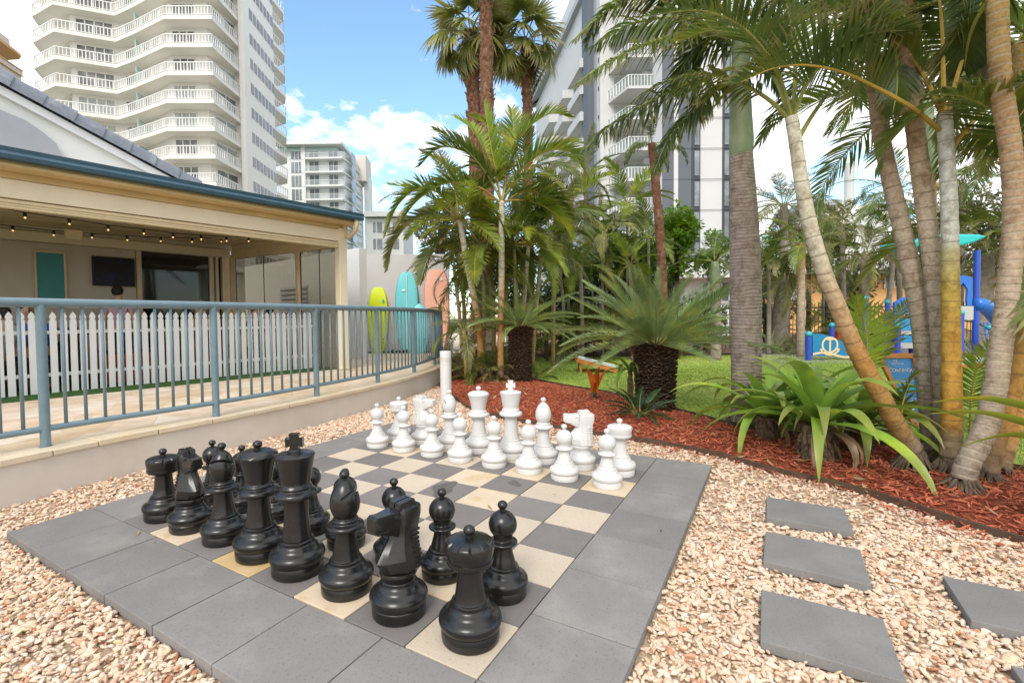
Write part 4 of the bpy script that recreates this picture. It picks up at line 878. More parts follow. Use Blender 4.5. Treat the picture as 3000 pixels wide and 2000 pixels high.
# turf strip, picket fence
b = MB(); b.bx(-9, .02, .12, 2.95, .262, .274); o = b.build('turf_mat', M['turf']); o.matrix_world = PM_; tag(o, kind='structure')
pf = thing('picket_fence', 'white picket fence with pointed gothic pickets in front of the beer garden', 'fence', P0, rad(-8.5))
pk = [(-.035, 0), (.035, 0), (.035, .905), (.030, .912), (.022, .915), (.021, .925), (.031, .935), (.034, .955), (.022, .985), (0, 1.015), (-.022, .985), (-.034, .955), (-.031, .935), (-.021, .925), (-.022, .915), (-.030, .912), (-.035, .905)]
b = MB(); b.prism(pk, -.010, .010, Matrix(((1, 0, 0, 0), (0, 0, 1, 0), (0, 1, 0, 0), (0, 0, 0, 1)))); pme = b.mesh('picket', M['white_paint'])
NF = .62
for k in range(64):
    s_ = .22-k*.0985
    place('picket', pme, pf, Matrix.Translation((s_, NF, .272+jr.uniform(-.004, .002))) @ Matrix.Rotation(jr.uniform(-.006, .006), 4, 'Y'))
for z_ in (1.03, .50): MB().bx(-6.2, .30, NF+.012, NF+.05, z_-.022, z_+.022).build('rail', M['white_paint'], pf, bevel=.003)
# tables, benches behind the fence
for (x, lab) in ((400, 'dark wooden dining table behind the middle of the picket fence'), (560, 'dark wooden dining table behind the right part of the picket fence'), (130, 'dark wooden dining table behind the left part of the picket fence')):
    s_ = s_at(x, 1.6, 800)[0]; t = pthing('dining_table', lab, 'table', s_, 1.65, .274, 'tables in the beer garden')
    MB().bx(-.55, .55, -.35, .35, .70, .74).build('tabletop', M['timber_dark'], t, bevel=.004)
    for (i, j) in ((-1, -1), (1, -1), (-1, 1), (1, 1)): MB().bx(i*.48-.03, i*.48+.03, j*.28-.03, j*.28+.03, 0, .70).build('leg', M['timber_dark'], t)
s0 = s_at(240, 1.15, 850)[0]; s1 = s_at(352, 1.15, 850)[0]
t = pthing('bench_seat', 'bright orange boxed bench showing between the pickets', 'bench', (s0+s1)/2, 1.25, .274)
MB().bx(-(s1-s0)/2, (s1-s0)/2, -.2, .2, 0, .42).build('base', M['orange_paint'], t, bevel=.01)
MB().bx(-(s1-s0)/2, (s1-s0)/2, -.21, .21, .42, .47).build('seat', M['timber_dark'], t, bevel=.01)
for (x0, x1, lab) in ((-60, 190, 'long dark timber bench with a solid back behind the left part of the picket fence'), (365, 520, 'dark timber bench with a solid back before the glass doors')):
    q0 = s_at(x0, 1.95, 800)[0]; q1 = s_at(x1, 1.95, 800)[0]; t = pthing('timber_bench', lab, 'bench', (q0+q1)/2, 1.95, .274, 'benches in the beer garden'); hw_ = (q1-q0)/2
    MB().bx(-hw_, hw_, -.2, .2, .40, .45).build('seat', M['timber_dark'], t, bevel=.004); MB().bx(-hw_, hw_, .20, .24, .0, .80).build('backrest', M['timber_dark'], t, bevel=.004)
    for i in (-1, 1): MB().bx(i*hw_*.9-.03, i*hw_*.9+.03, -.17, .17, 0, .40).build('leg', M['timber_dark'], t)
# neighbouring rendered wall with louvres, seen through the clear blinds
nb = thing('neighbour_wall', 'pale rendered wall with a grey louvred vent beyond the clear pavilion blinds', 'wall', PW(1.6, 3.5, 0), rad(-8.5))
MB().bx(-.1, .1, -2.0, 3.5, PATHZ, 2.72).build('wall', M['house_white'], nb)
for k in range(7): MB().box((-.12, .75, 1.25+k*.12), (.03, 1.3, .09), (0, .5, 0)).build('louvre', M['grey_light'], nb)

# ------------------------------------------------------------------ surfboard wall
WA = onz(845, 811, PATHZ); WB = onz(1034, 808.5, PATHZ); wd = (WB-WA); WL = wd.length; wd.normalize(); wang = math.atan2(wd.y, wd.x)
sw = thing('display_wall', 'tall free standing pale rendered wall with surfboards leaning on it', 'wall', WA, wang)
MB().bx(0, WL, 0, .15, -.0, 2.55).build('panel', surf('display_wall_render', (.56, .52, .51), .85, .04, 1.5, .15, 100, .2), sw, bevel=.006)
MB().bx(-.02, WL+.02, -.03, 0, 0, .035).build('base_strip', M['turf'], sw)
def sboard(xc, L_, W_, col, lab, tilt, cut=False, yo=-.16, nose=2.2, logo=None, swallow=False):
    t = thing('surfboard', lab, 'surfboard', WA+wd*xc+Vector((wd.y, -wd.x, 0))*(-yo)*1.0, wang, 'surfboards on the display wall')
    m = surf('surfboard_'+col[0], col[1], .3, .05, 2, .02, 50, .5)
    P = []
    n = 28
    def hw(u):      # half width along length 0 tail .. 1 nose
        if u < .5: q = .42+.58*math.sin(PI/2*min(1, u/.5))**.8 if u > .0 else .4
        else: q = max(0, 1-((u-.5)/.5)**nose)**.55
        return W_/2*q
    ys = [i/n for i in range(n+1)]
    vs = []; 
    for u in ys:
        h = hw(u); th = .03*max(.25, 1-abs(u-.45)*1.3); z = u*L_; rk = .05*(u-.5)**2*4
        for a in range(12):
            c, s_ = math.cos(2*PI*a/12), math.sin(2*PI*a/12); vs.append((c*max(h, .004), s_*th+rk, z))
    fs = [tuple(range(11, -1, -1)), tuple(n*12+k for k in range(12))]
    for i in range(n):
        for k in range(12): fs.append((i*12+k, i*12+(k+1) % 12, (i+1)*12+(k+1) % 12, (i+1)*12+k))
    b = MB().add(vs, fs); o = b.build('deck', m, t, smooth=True)
    R_ = Matrix.Rotation(tilt, 4, 'X'); o.matrix_local = R_
    for (i, z_) in ((-1, .28), (-1, .36), (1, .28), (1, .36)):
        q = MB().lathe([(.014, 0), (.014, .006), (.001, .007)], 12); oo = q.build('fin_plug', M['dark_metal'], t); oo.matrix_local = R_ @ Matrix.Translation((i*W_*.26, -.034, z_)) @ Matrix.Rotation(PI/2, 4, 'X')
    if logo:
        q = MB().lathe([(.05, 0), (.05, .003), (.001, .004)], 24); oo = q.build('logo', surf('logo_'+col[0], logo[2], .4, 0, 2, 0), t); oo.matrix_local = R_ @ Matrix.Translation((logo[0], -.031, logo[1])) @ Matrix.Rotation(PI/2, 4, 'X') @ Matrix.Diagonal((logo[3], logo[4], 1, 1))
    if col[0] == 'teal' and not swallow:
        q = MB().bx(-.006, .006, -.037, -.030, .12, L_*.93); oo = q.build('stringer', M['white_paint'], t); oo.matrix_local = R_
    return t
def wx(x): return (onz(x, 810, PATHZ)-WA).dot(wd)
sboard(wx(873), 1.84, .54, ('lime', (.62, .70, .01)), 'lime yellow surfboard, leftmost on the display wall', -.10, yo=-.20, logo=(.14, 1.35, (.05, .35, .35), .5, 1.0))
sboard(wx(937), 2.20, .60, ('teal', (.16, .58, .60)), 'tall turquoise surfboard with a thin white centre line', -.07, yo=-.18, nose=3.0, logo=(-.08, 1.62, (.7, .85, .85), .9, .6))
sboard(wx(1004), 2.30, .66, ('peach', (.86, .43, .30)), 'tall peach pink surfboard half hidden by palm fronds', -.07, yo=-.18, nose=3.4, logo=(.12, 1.9, (.85, .8, .8), .8, .8))
sboard(wx(966), 1.30, .52, ('sky_teal', (.12, .52, .55)), 'short turquoise surfboard standing in front of the tall ones', -.16, yo=-.42, nose=2.2, swallow=True)
o = MB(); 
for k, (x, r_) in enumerate(((.0, .07), (.14, .06), (.25, .05), (.36, .045))): o.lathe([(r_*.3, 0), (r_, .03), (r_*.9, .07), (r_*.3, .09), (.001, .1)], 12, (x, 0, 0))
q = o.build('rubber_weights', M['dark_metal'], None, smooth=True); q.location = WA+wd*wx(905)+Vector((wd.y, -wd.x, 0))*.15+Vector((0, 0, 0)); q.rotation_euler = (0, 0, wang); tag(q, 'small heap of dark rounded stones at the foot of the display wall', 'stones')
# blue planter box and pale low wall between the pavilion and display wall
o = MB().bx(-.5, .5, -.15, .15, 0, .30).build('planter_box', surf('planter_blue', (.12, .19, .26), .5), None, bevel=.01); p = onz(822, 822, PATHZ); o.location = p+Fh*2.0+Vector((0, 0, .25)); o.rotation_euler = (0, 0, wang); tag(o, 'blue grey planter box between pavilion and display wall', 'planter')
o = MB().bx(-.55, .55, -.1, .1, 0, .26).build('low_wall', M['house_white'], None); o.location = p+Fh*2.0; o.rotation_euler = (0, 0, wang); tag(o, 'low white wall under the blue planter box', 'wall')
# bollard
t = thing('bollard', 'white cylindrical garden bollard beside the end of the retaining wall', 'bollard', (4.17, 3.05, -.05))
MB().lathe([(.077, 0), (.077, .56), (.072, .562), (.072, .568), (.077, .57), (.077, .735), (.074, .745), (.001, .75)], 32).build('post', M['white_paint'], t, angle=40)
MB().lathe([(.0785, .60), (.0785, .665)], 32).build('lens_band', surf('bollard_band', (.60, .58, .54), .4), t, angle=40)

# ------------------------------------------------------------------ people in the beer garden
M['skin'] = surf('skin', (.62, .38, .27), .55, .06, 8, .05, 60, .35)
def hair_m(c, n): return surf(n, c, .6, .3, 30, .4, 90, .3)
HM = {'black': hair_m((.02, .015, .012), 'hair_black'), 'brown': hair_m((.12, .065, .035), 'hair_brown'), 'blonde': hair_m((.45, .30, .15), 'hair_blonde')}
def skinned(nm, nodes, edges, m, parent, sub=2):
    me = bpy.data.meshes.new(nm); me.from_pydata([n[0] for n in nodes], edges, []); me.materials.append(m); o = place(nm, me, parent)
    md = o.modifiers.new('Skin', 'SKIN'); md.use_smooth_shade = True; sv = me.skin_vertices[0].data
    for i, n in enumerate(nodes): r = n[1]; sv[i].radius = (r, r) if not hasattr(r, '__len__') else r; sv[i].use_root = (i == 0)
    s_ = o.modifiers.new('Sub', 'SUBSURF'); s_.levels = sub; s_.render_levels = sub; return o
def person(lab, s, n, h, rz, hair, shirt, sit=False, longhair=False, cap=False):
    t = thing('person', lab, 'person', PW(s, n, .274), rz)
    k = h/1.70; hip = .90*k if not sit else .46; tz = hip
    def q(x, y, z): return (x*k, y*k, z)
    nd = [((0, 0, tz), (.12*k, .10*k)), ((0, .0, tz+.18*k), (.115*k, .085*k)), ((0, 0, tz+.38*k), (.14*k, .095*k)), ((0, 0, tz+.50*k), (.075*k, .06*k)), ((0, -.005, tz+.57*k), (.05*k, .05*k)), ((0, -.01, tz+.63*k), (.062*k, .075*k)), ((0, -.012, tz+.70*k), (.074*k, .09*k)), ((0, -.008, tz+.77*k), (.062*k, .075*k))]
    ed = [(0, 1), (1, 2), (2, 3), (3, 4), (4, 5), (5, 6), (6, 7)]
    def add(p, r, par): nd.append((p, r)); ed.append((par, len(nd)-1)); return len(nd)-1
    add((0, -.095*k, tz+.66*k), .016*k, 6)                      # nose
    for sd_ in (-1, 1):
        add((sd_*.078*k, .01*k, tz+.67*k), .018*k, 6)           # ear
        sh = add((sd_*.17*k, 0, tz+.455*k), .055*k, 2); 
        if sit: el = add((sd_*.22*k, -.08*k, tz+.22*k), .042*k, sh); wr = add((sd_*.15*k, -.28*k, tz+.24*k), .028*k, el); d = Vector((sd_*-.1, -1, 0)).normalized()
        else: el = add((sd_*.23*k, .01*k, tz+.18*k), .042*k, sh); wr = add((sd_*.24*k, -.08*k, tz-.04*k), .028*k, el); d = Vector((0, -.25, -1)).normalized()
        W_ = Vector(nd[wr][0]); pa = add(tuple(W_+d*.07*k), (.034*k, .018*k), wr); side_ = Vector((1, 0, 0)) if abs(d.z) < .5 else Vector((0, 1, 0))
        for fi, (o_, l_) in enumerate(((-.027, .065), (-.009, .078), (.009, .073), (.027, .058))):
            a = add(tuple(W_+d*(.10*k)+side_*o_*k), .009*k, pa); c = add(tuple(W_+d*(.10*k+l_*.55*k)+side_*o_*k*1.1+Vector((0, 0, -.006))), .008*k, a); add(tuple(W_+d*(.10*k+l_*k)+side_*o_*k+Vector((0, 0, -.02))), .007*k, c)
        th = add(tuple(W_+d*.04*k+side_*-.045*k), .010*k, pa); add(tuple(W_+d*.075*k+side_*-.062*k), .008*k, th)
        hp = add((sd_*.09*k, 0, tz-.06*k), .085*k, 0)
        if sit: kn = add((sd_*.11*k, -.42*k, tz), .06*k, hp); an = add((sd_*.11*k, -.42*k, .08), .042*k, kn)
        else: kn = add((sd_*.10*k, -.01, .49*k), .06*k, hp); an = add((sd_*.10*k, .01, .09*k), .042*k, kn)
        A_ = Vector(nd[an][0]); add((A_.x, A_.y-.12*k, .03), (.04*k, .025*k), an)
    skinned('body', nd, ed, M['skin'], t)
    sm = surf('shirt_cloth', shirt, .85, .12, 12, .2, 60, .2)
    g = 1.14; idx = [0, 1, 2]; nn = [((0, 0, tz-.02), (.135*k, .115*k)), ((0, 0, tz+.18*k), (.132*k, .10*k)), ((0, 0, tz+.38*k), (.152*k, .108*k)), ((0, 0, tz+.475*k), (.085*k, .07*k))]; ee = [(0, 1), (1, 2), (2, 3)]
    for sd_ in (-1, 1):
        i = len(nn); nn.append(((sd_*.175*k, 0, tz+.45*k), .066*k)); ee.append((2, i))
        nn.append((((sd_*.21*k, -.05*k, tz+.32*k) if sit else (sd_*.21*k, 0, tz+.31*k)), .056*k)); ee.append((i, i+1))
    skinned('shirt', nn, ee, sm, t)
    b = MB(); b.lathe([(.001, -.01)]+[(.094*k*math.sin(rad(a)), .10*k*(-math.cos(rad(a)))) for a in range(60, 180, 12)]+[(.001, .10*k)], 20, (0, .018*k, tz+.715*k), fn=lambda r, z, a, i: (r*(1+.12*abs(math.sin(a))*(1 if math.sin(a) > 0 else .15)), z+(.045*k*(-math.sin(a)) if z < .02 else 0)))
    ho = b.build('hair', HM[hair], t, smooth=True)
    if longhair: skinned('long_hair', [((0, .06*k, tz+.70*k), (.08*k, .05*k)), ((0, .085*k, tz+.52*k), (.085*k, .04*k)), ((0, .09*k, tz+.34*k), (.07*k, .03*k))], [(0, 1), (1, 2)], HM[hair], t, 2)
    if not sit or True: 
        tn = [((0, 0, tz+.02), (.13*k, .11*k))]; te = []
        for sd_ in (-1, 1):
            i = len(tn); tn.append(((sd_*.09*k, 0, tz-.07*k), .098*k)); te.append((0, i)); tn.append((((sd_*.11*k, -.42*k, tz) if sit else (sd_*.10*k, -.005, .50*k)), .072*k)); te.append((i, i+1)); tn.append((((sd_*.11*k, -.42*k, .14) if sit else (sd_*.10*k, .01, .15*k)), .055*k)); te.append((i+1, i+2))
        skinned('trousers', tn, te, surf('trouser_cloth', (.07, .08, .12), .85, .15, 12, .2, 60, .2), t)
    if cap: MB().lathe([(.10*k, 0), (.102*k, .04*k), (.08*k, .085*k), (.001, .10*k)], 20, (0, .012*k, tz+.74*k)).build('cap', HM['black'], t, smooth=True)
def seat(s, n, rz):
    t = thing('stool', 'dark low stool under a seated guest behind the picket fence', 'stool', PW(s, n, .274), rz, 'stools in the beer garden')
    MB().lathe([(.17, .36), (.18, .37), (.18, .39), (.17, .40)], 20).build('seat', M['timber_dark'], t, angle=40)
    for a in range(4): MB().tube([(.12*math.cos(a*PI/2+.8), .12*math.sin(a*PI/2+.8), .36), (.16*math.cos(a*PI/2+.8), .16*math.sin(a*PI/2+.8), 0)], .014, 8).build('leg', M['timber_dark'], t)
A8 = rad(-8.5)
person('person in a pale pink top with dark tied back hair, standing below the television', s_at(272, 2.2)[0], 2.2, 1.46, A8+2.6, 'black', (.55, .38, .45))
for (x, n_, h, rz, hair, sh, kw, lab) in ((8, 1.05, 1.32, 2.9, 'black', (.45, .42, .40), {}, 'seated guest with short dark hair at the left edge of the photo'),
        (58, 1.5, 1.45, .2, 'black', (.30, .28, .26), {'cap': True}, 'seated guest in a black cap behind the boy in blue'),
        (84, 1.0, 1.40, 2.8, 'brown', (.02, .12, .55), {}, 'boy in a bright blue shirt with short brown hair, seen between the pickets'),
        (462, 1.6, 1.62, 2.2, 'blonde', (.62, .36, .16), {'longhair': True}, 'woman with long blonde hair in a tan top, seated before the glass doors'),
        (582, 1.5, 1.38, .4, 'brown', (.12, .12, .14), {}, 'seated guest with brown hair low behind the right part of the fence'),
        (622, 1.3, 1.34, .9, 'black', (.30, .10, .08), {}, 'seated guest in dark red, rightmost behind the fence')):
    s_ = s_at(x, n_)[0]; person(lab, s_, n_, h, A8+rz, hair, sh, sit=True, **kw); seat(s_, n_, A8)
# ------------------------------------------------------------------ buildings (camera frame: r right, d forward)
Cz = CAM.z
def V(r, d, z): return cf(r, d, z)
def wallprism(b, pts, z0, z1, inner=None):
    """closed footprint pts [(r,d)] extruded z0..z1"""
    n = len(pts); P = [V(r, d, z0) for r, d in pts]+[V(r, d, z1) for r, d in pts]
    b.add(P, [tuple(range(n)), tuple(range(2*n-1, n-1, -1))]+[(i, n+i, n+(i+1) % n, (i+1) % n) for i in range(n)])
def lerp2(a, b, t): return (a[0]+(b[0]-a[0])*t, a[1]+(b[1]-a[1])*t)
def panel(b, a, c, t0, t1, z0, z1, off=.03, th=.04):
    """thin panel on the wall a->c (plan), between fractions t0..t1, set proud towards the viewer side"""
    p = Vector((*lerp2(a, c, t0), 0)); q = Vector((*lerp2(a, c, t1), 0)); d = (q-p).normalized(); nn = Vector((d.y, -d.x, 0))
    mid = Vector(((p.x+q.x)/2, (p.y+q.y)/2, 0))
    if nn.dot(-mid) < 0: nn = -nn
    A = p+nn*off; B_ = q+nn*off; A2 = p+nn*(off-th); B2 = q+nn*(off-th)
    P = [V(v.x, v.y, z) for z in (z0, z1) for v in (A, B_, B2, A2)]
    b.add(P, [(0, 1, 2, 3), (7, 6, 5, 4), (0, 4, 5, 1), (1, 5, 6, 2), (2, 6, 7, 3), (3, 7, 4, 0)])
# ---- apartment tower, left
M['side_glass'] = surf('side_window_glass', (.13, .13, .14), .2, .4, .5, 0, 10, .7)
ap = thing('apartment_tower', 'tall cream apartment tower with angled white balconies and a windowed side wall, upper left', 'building', (0, 0, 0))
BAL = [(-52.6, 61.0), (-50.7, 57.0), (-46.5, 54.9), (-41.2, 57.0), (-38.2, 55.6), (-33.0, 52.9), (-27.9, 53.0), (-27.6, 58.4)]
GL = [(-50.2, 62.0), (-48.6, 58.4), (-46.0, 56.6), (-41.3, 58.3), (-38.2, 57.8), (-33.3, 54.5), (-29.3, 54.6), (-28.2, 58.8)]
BODY = GL+[(-27.4, 58.9), (-27.4, 66.8), (-31, 72), (-36, 78), (-50, 74)]
b = MB(); wallprism(b, BODY, -.1, 47.5); b.build('wall', M['tower_white'], ap)
b = MB(); wallprism(b, [(-27.55, 58.2), (-26.95, 58.2), (-26.95, 66.9), (-27.5, 67.0)], -.1, 47.5); b.build('side_wall', M['tower_white'], ap)
FH = 2.955
for k in range(14):
    zb = 45.3-FH*k
    if zb < 3: break
    b = MB(); P = BAL+[(-28.2, 59.5), (-34, 58.0), (-38.2, 60.0), (-46, 60.5), (-50.4, 63.5)]
    wallprism(b, P, zb, zb+.42); sl = b.build('balcony_slab', M['tower_under'], ap)
    b = MB()
    for i in range(len(BAL)-1):
        a = Vector((*BAL[i], 0)); c = Vector((*BAL[i+1], 0)); L_ = (c-a).length; nb_ = max(2, int(L_/.34)); ctr = Vector((-39, 60, 0))
        ins = .12
        for zt, hh in ((zb+1.40, .09), (zb+.52, .06)): b.beam(V(*lerp2(a, ctr, .006), zt), V(*lerp2(c, ctr, .006), zt), .10, hh)
        for j in range(nb_+1):
            q = lerp2(lerp2(a, c, j/nb_), ctr, .006); wd_ = .075 if j % 5 else .12
            b.beam(V(*q, zb+.42), V(*q, zb+1.38), wd_, .04, up=Fh)
    b.build('balustrade', M['rail_white'], sl)
    zf = zb+.42
    b = MB(); panel(b, BAL[4], GL[4], .15, 1.0, zf, zf+2.2, .06, .08); b.build('privacy_screen', M['tower_glass_teal'], ap)
    for (i, t0, t1, nn_) in ((5, .06, .66, 3), (6, .2, .95, 2), (3, .1, .55, 2), (2, .10, .82, 4), (1, .55, .95, 2)):
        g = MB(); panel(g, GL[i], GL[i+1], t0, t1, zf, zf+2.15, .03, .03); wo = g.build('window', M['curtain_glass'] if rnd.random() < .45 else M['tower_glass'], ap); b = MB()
        for j in range(nn_+1):
            t = t0+(t1-t0)*j/nn_; panel(b, GL[i], GL[i+1], t-.012, t+.012, zf, zf+2.2, .07, .06)
        panel(b, GL[i], GL[i+1], t0, t1, zf+2.13, zf+2.2, .07, .06); b.build('frame', M['rail_white'], wo)
    # side wall windows: seven panes per floor
    sa, sb_ = (-26.95, 58.2), (-26.75, 69.6)
    for j in range(7):
        b = MB(); g = MB()
        t = .17+j*.118; 
        if j == 3: pass
        d0 = 58.2+8.8*t; d1 = d0+.93; r0 = -26.92+.0*(d0-58.2); r1 = -26.92
        for (mb, o_, dd, zz0, zz1) in ((b, .0, 0, zf+.75, zf+2.1), (g, .03, .09, zf+.83, zf+2.02)):
            A0, A1 = V(r0+o_, d0+dd, zz0), V(r1+o_, d1-dd, zz0); B0, B1 = V(r0+o_, d0+dd, zz1), V(r1+o_, d1-dd, zz1)
            inn = Rh*-.06; mb.add([A0, A1, B1, B0, A0+inn, A1+inn, B1+inn, B0+inn], [(0, 1, 2, 3), (7, 6, 5, 4), (0, 4, 5, 1), (2, 6, 7, 3), (1, 5, 6, 2), (3, 7, 4, 0)])
        o = b.build('side_window', M['rail_white'], ap); g.build('pane', M['side_glass'], o)
    # far right balconies seen as wedges beyond the side wall
    b = MB(); wallprism(b, [(-27.6, 67.3), (-27.2, 71.4), (-28.0, 73.5), (-32, 76), (-31, 71)], zb, zb+.45)
    b.build('rear_balcony', M['tower_under'], ap); b = MB()
    for (p, q) in (((-27.6, 67.3), (-27.2, 71.4)), ((-27.2, 71.4), (-28.0, 73.5))):
        b.beam(V(*p, zb+1.45), V(*q, zb+1.45), .1, .1)
        for j in range(7): c = lerp2(p, q, j/6); b.beam(V(*c, zb+.45), V(*c, zb+1.4), .07, .07, up=Fh)
    b.build('rear_balustrade', M['rail_white'], ap)
    b = MB(); wallprism(b, [(-53.4, 63), (-51.6, 60.2), (-50.6, 61.5), (-50.2, 66)], zb, zb+.5); b.build('left_balcony', M['tower_under'], ap)
# ---- white hotel, middle left
ho = thing('hotel_block', 'white mid rise hotel with paired windows and wrapping balconies behind the pavilion roof', 'building', (0, 0, 0))
D = 107.0
def hx(x, d=D): return (x-1092)/1112*d
def hz_(y, d=D, x=750): return Cz+(730.3+(1092-x)*.0121-y)/1112*d
X0, X1 = hx(640), hx(793)
b = MB(); wallprism(b, [(X0, D+2), (X1, D+2), (hx(835, 120), 122), (X0, 122)], -.1, hz_(346)); b.build('wall', M['hotel_white'], ho)
b = MB(); wallprism(b, [(X0, D+1.8), (X1-1.5, D+1.8), (hx(838, 122)-1.5, 121), (X0, 121)], hz_(346), hz_(337)); b.build('penthouse', M['tower_glass_teal'], ho)
b = MB(); wallprism(b, [(X0, D), (X1, D), (hx(812, 114), 115), (hx(812, 114), 121), (X0, 121)], hz_(336), hz_(329)); b.build('roof', M['hotel_white'], ho)
b = MB(); wallprism(b, [(hx(817, 118), 119), (hx(845, 118), 119), (hx(845, 118), 125), (hx(817, 118), 125)], hz_(420, 119), hz_(362, 119)); b.build('lift_tower', M['pink_render'], ho)
b = MB(); wallprism(b, [(hx(836, 118), 121), (hx(847, 118), 121), (hx(847, 118), 125), (hx(836, 118), 125)], -.1, hz_(404, 119)); b.build('rear_wing', M['hotel_white'], ho)
zf0 = hz_(396)
for k in range(11):
    z = zf0+3.0-3.0*k
    b = MB(); CR = [(hx(706), D+.6), (X1, D+.4), (hx(815, 112), 112.5), (hx(834, 119), 120), (hx(831, 119), 122), (hx(706), D+3)]
    wallprism(b, CR, z-.25, z+.12); o = b.build('floor_slab', M['hotel_white'], ho)
    b = MB()
    for (p, q) in ((CR[0], CR[1]), (CR[1], CR[2]), (CR[2], CR[3])):
        b.beam(V(*p, z+.62), V(*q, z+.62), .04, .95)
    b.build('balcony_glass', M['glass_frost'], o)
    b = MB()
    for (p, q) in ((CR[0], CR[1]), (CR[1], CR[2]), (CR[2], CR[3])): b.beam(V(*p, z+1.12), V(*q, z+1.12), .1, .07)
    b.build('handrail', M['rail_white'], o)
    for (xa, xb) in ((670, 696), (712, 735), (757, 779)):
        b = MB(); fa, fb = hx(xa), hx(xb); dd = D+1.93
        b.add([V(fa, dd, z+.15), V(fb, dd, z+.15), V(fb, dd, z+2.55), V(fa, dd, z+2.55)], [(0, 1, 2, 3)])
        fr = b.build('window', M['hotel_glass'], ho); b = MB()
        for t in (0, .34, .67, 1) if xa == 670 else (0, .5, 1): b.beam(V(fa+(fb-fa)*t, dd-.05, z+.15), V(fa+(fb-fa)*t, dd-.05, z+2.55), .10, .08, up=Fh)
        b.build('frame', M['rail_white'], fr)
    b = MB(); p, q = (X1+.3, D+3.2), (hx(833, 120)-.2, 121)
    panel(b, p, q, .05, .35, z+.15, z+2.3, .9, .03); b.build('side_glazing', M['hotel_glass'], ho)
    b = MB(); b.beam(V(hx(700), D+1.6, z-.1), V(hx(700), D+1.6, z+3), .9, .5, up=Fh); b.build('pier', M['hotel_white'], ho)
# ---- small white block behind the palms
sm_ = thing('white_apartments', 'low white apartment block with narrow windows between the hotel and the palms', 'building', (0, 0, 0))
D2 = 88
b = MB(); wallprism(b, [(hx(845, D2), D2), (hx(930, D2), D2), (hx(930, D2), D2+14), (hx(845, D2), D2+14)], -.1, hz_(505, D2)); b.build('wall', M['hotel_white'], sm_)
b = MB(); wallprism(b, [(hx(843, D2), D2-1), (hx(935, D2), D2-1), (hx(935, D2), D2+15), (hx(843, D2), D2+15)], hz_(503, D2), hz_(491, D2)); b.build('roof', M['hotel_white'], sm_)
for k in range(6):
    for (xa, xb) in ((861, 867), (870, 882), (892, 900), (906, 920)):
        z = hz_(530, D2)-3.0*k
        if z < 1: continue
        b = MB(); b.add([V(hx(xa, D2), D2-.05, z-.6), V(hx(xb, D2), D2-.05, z-.6), V(hx(xb, D2), D2-.05, z+1.3), V(hx(xa, D2), D2-.05, z+1.3)], [(0, 1, 2, 3)]); b.build('window', M['hotel_glass'], sm_)
# ---- orange topped building far left
ob = thing('rounded_building', 'pinkish building with a curved orange soffit canopy at the left edge', 'building', (0, 0, 0))
b = MB(); wallprism(b, [(-38.7, 36.5), (-39.86, 43.5), (-46, 44), (-46, 36)], -.1, 22.95); b.build('wall', M['pink_render'], ob)
b = MB(); wallprism(b, [(-38.62, 36.4), (-39.80, 43.6), (-40.1, 43.6), (-38.9, 36.4)], 22.95, 23.4); b.build('parapet_band', M['pink_render'], ob)
b = MB(); b.beam(V(-38.6, 36.4, 23.42), V(-39.78, 43.62, 23.42), .10, .08); b.beam(V(-38.6, 36.4, 22.93), V(-39.78, 43.62, 22.93), .10, .08); b.build('handrail', M['orange_soffit'], ob)
def roundpoly(c, rr, a0, a1, n=14): return [(c[0]+math.cos(rad(a0+(a1-a0)*k/n))*rr, c[1]+math.sin(rad(a0+(a1-a0)*k/n))*rr) for k in range(n+1)]
b = MB(); wallprism(b, [(-41.0, 36)]+roundpoly((-43.4, 39.6), 2.6, 0, 80)+[(-47, 42), (-47, 36)], 22.9, 24.85); b.build('upper_storey', M['orange_soffit'], ob)
b = MB(); wallprism(b, [(-38.3, 34.0), (-40.0, 43.2), (-40.25, 44.0), (-40.8, 44.4), (-43, 44.6), (-48, 44.4), (-48, 34)], 24.87, 25.1); b.build('canopy', M['orange_soffit'], ob)
b = MB(); wallprism(b, [(-38.6, 34.0), (-40.4, 43.1), (-41.2, 44.0), (-43, 44.2), (-48, 44.0), (-48, 34)], 25.1, 25.9); b.build('roof', M['pink_render'], ob)
# ---- high rise, centre right
hr = thing('high_rise', 'modern white and grey high rise tower with glass balconies behind the large palm fronds', 'building', (0, 0, 0))
D4 = 50.0
def X4(x, d=D4): return (x-1092)/1112*d
def Z4(y, d=D4, x=1500): return Cz+(730.3+(1092-x)*.0121-y)/1112*d
C0 = (14.06, 56.0); C1 = (11.6, 90.0)
FR = [(X4(1383, 53), 53.5), (X4(1500, 52.5), 53.5), (X4(1500), 50.0), (X4(1682), 50.0)]
b = MB(); wallprism(b, FR+[(X4(1682), 75), C1, (13.4, 66.0), C0], -.1, 44); b.build('wall', M['white_panel'], hr)
b = MB(); wallprism(b, [(X4(1400), 52.5), (X4(1400), 49.8), (27.5, 49.3), (27.5, 80), (9.6, 92.5), (10.3, 92.2), (12.4, 70)], 40.0, 40.8); b.build('roof_overhang', M['grey_light'], hr)
b = MB(); wallprism(b, [(13.9, 60), (X4(1403), 52.6), (X4(1403), 55), (15.5, 62)], 40.8, 46); b.build('upper_wall', M['white_panel'], hr)
def slab4(x0, x1, d, z0, z1, m, nm, pr=.12, dep=.4):
    b = MB(); wallprism(b, [(X4(x0, d), d-pr), (X4(x1, d), d-pr), (X4(x1, d), d-pr+dep), (X4(x0, d), d-pr+dep)], z0, z1); return b.build(nm, m, hr)
slab4(1351, 1371, 56, 0, 39.9, M['grey_panel'], 'grey_fin', .35, 3.0)
slab4(1371.5, 1385, 54.6, 0, 39.9, M['grey_light'], 'light_fin', .3, 2.5)
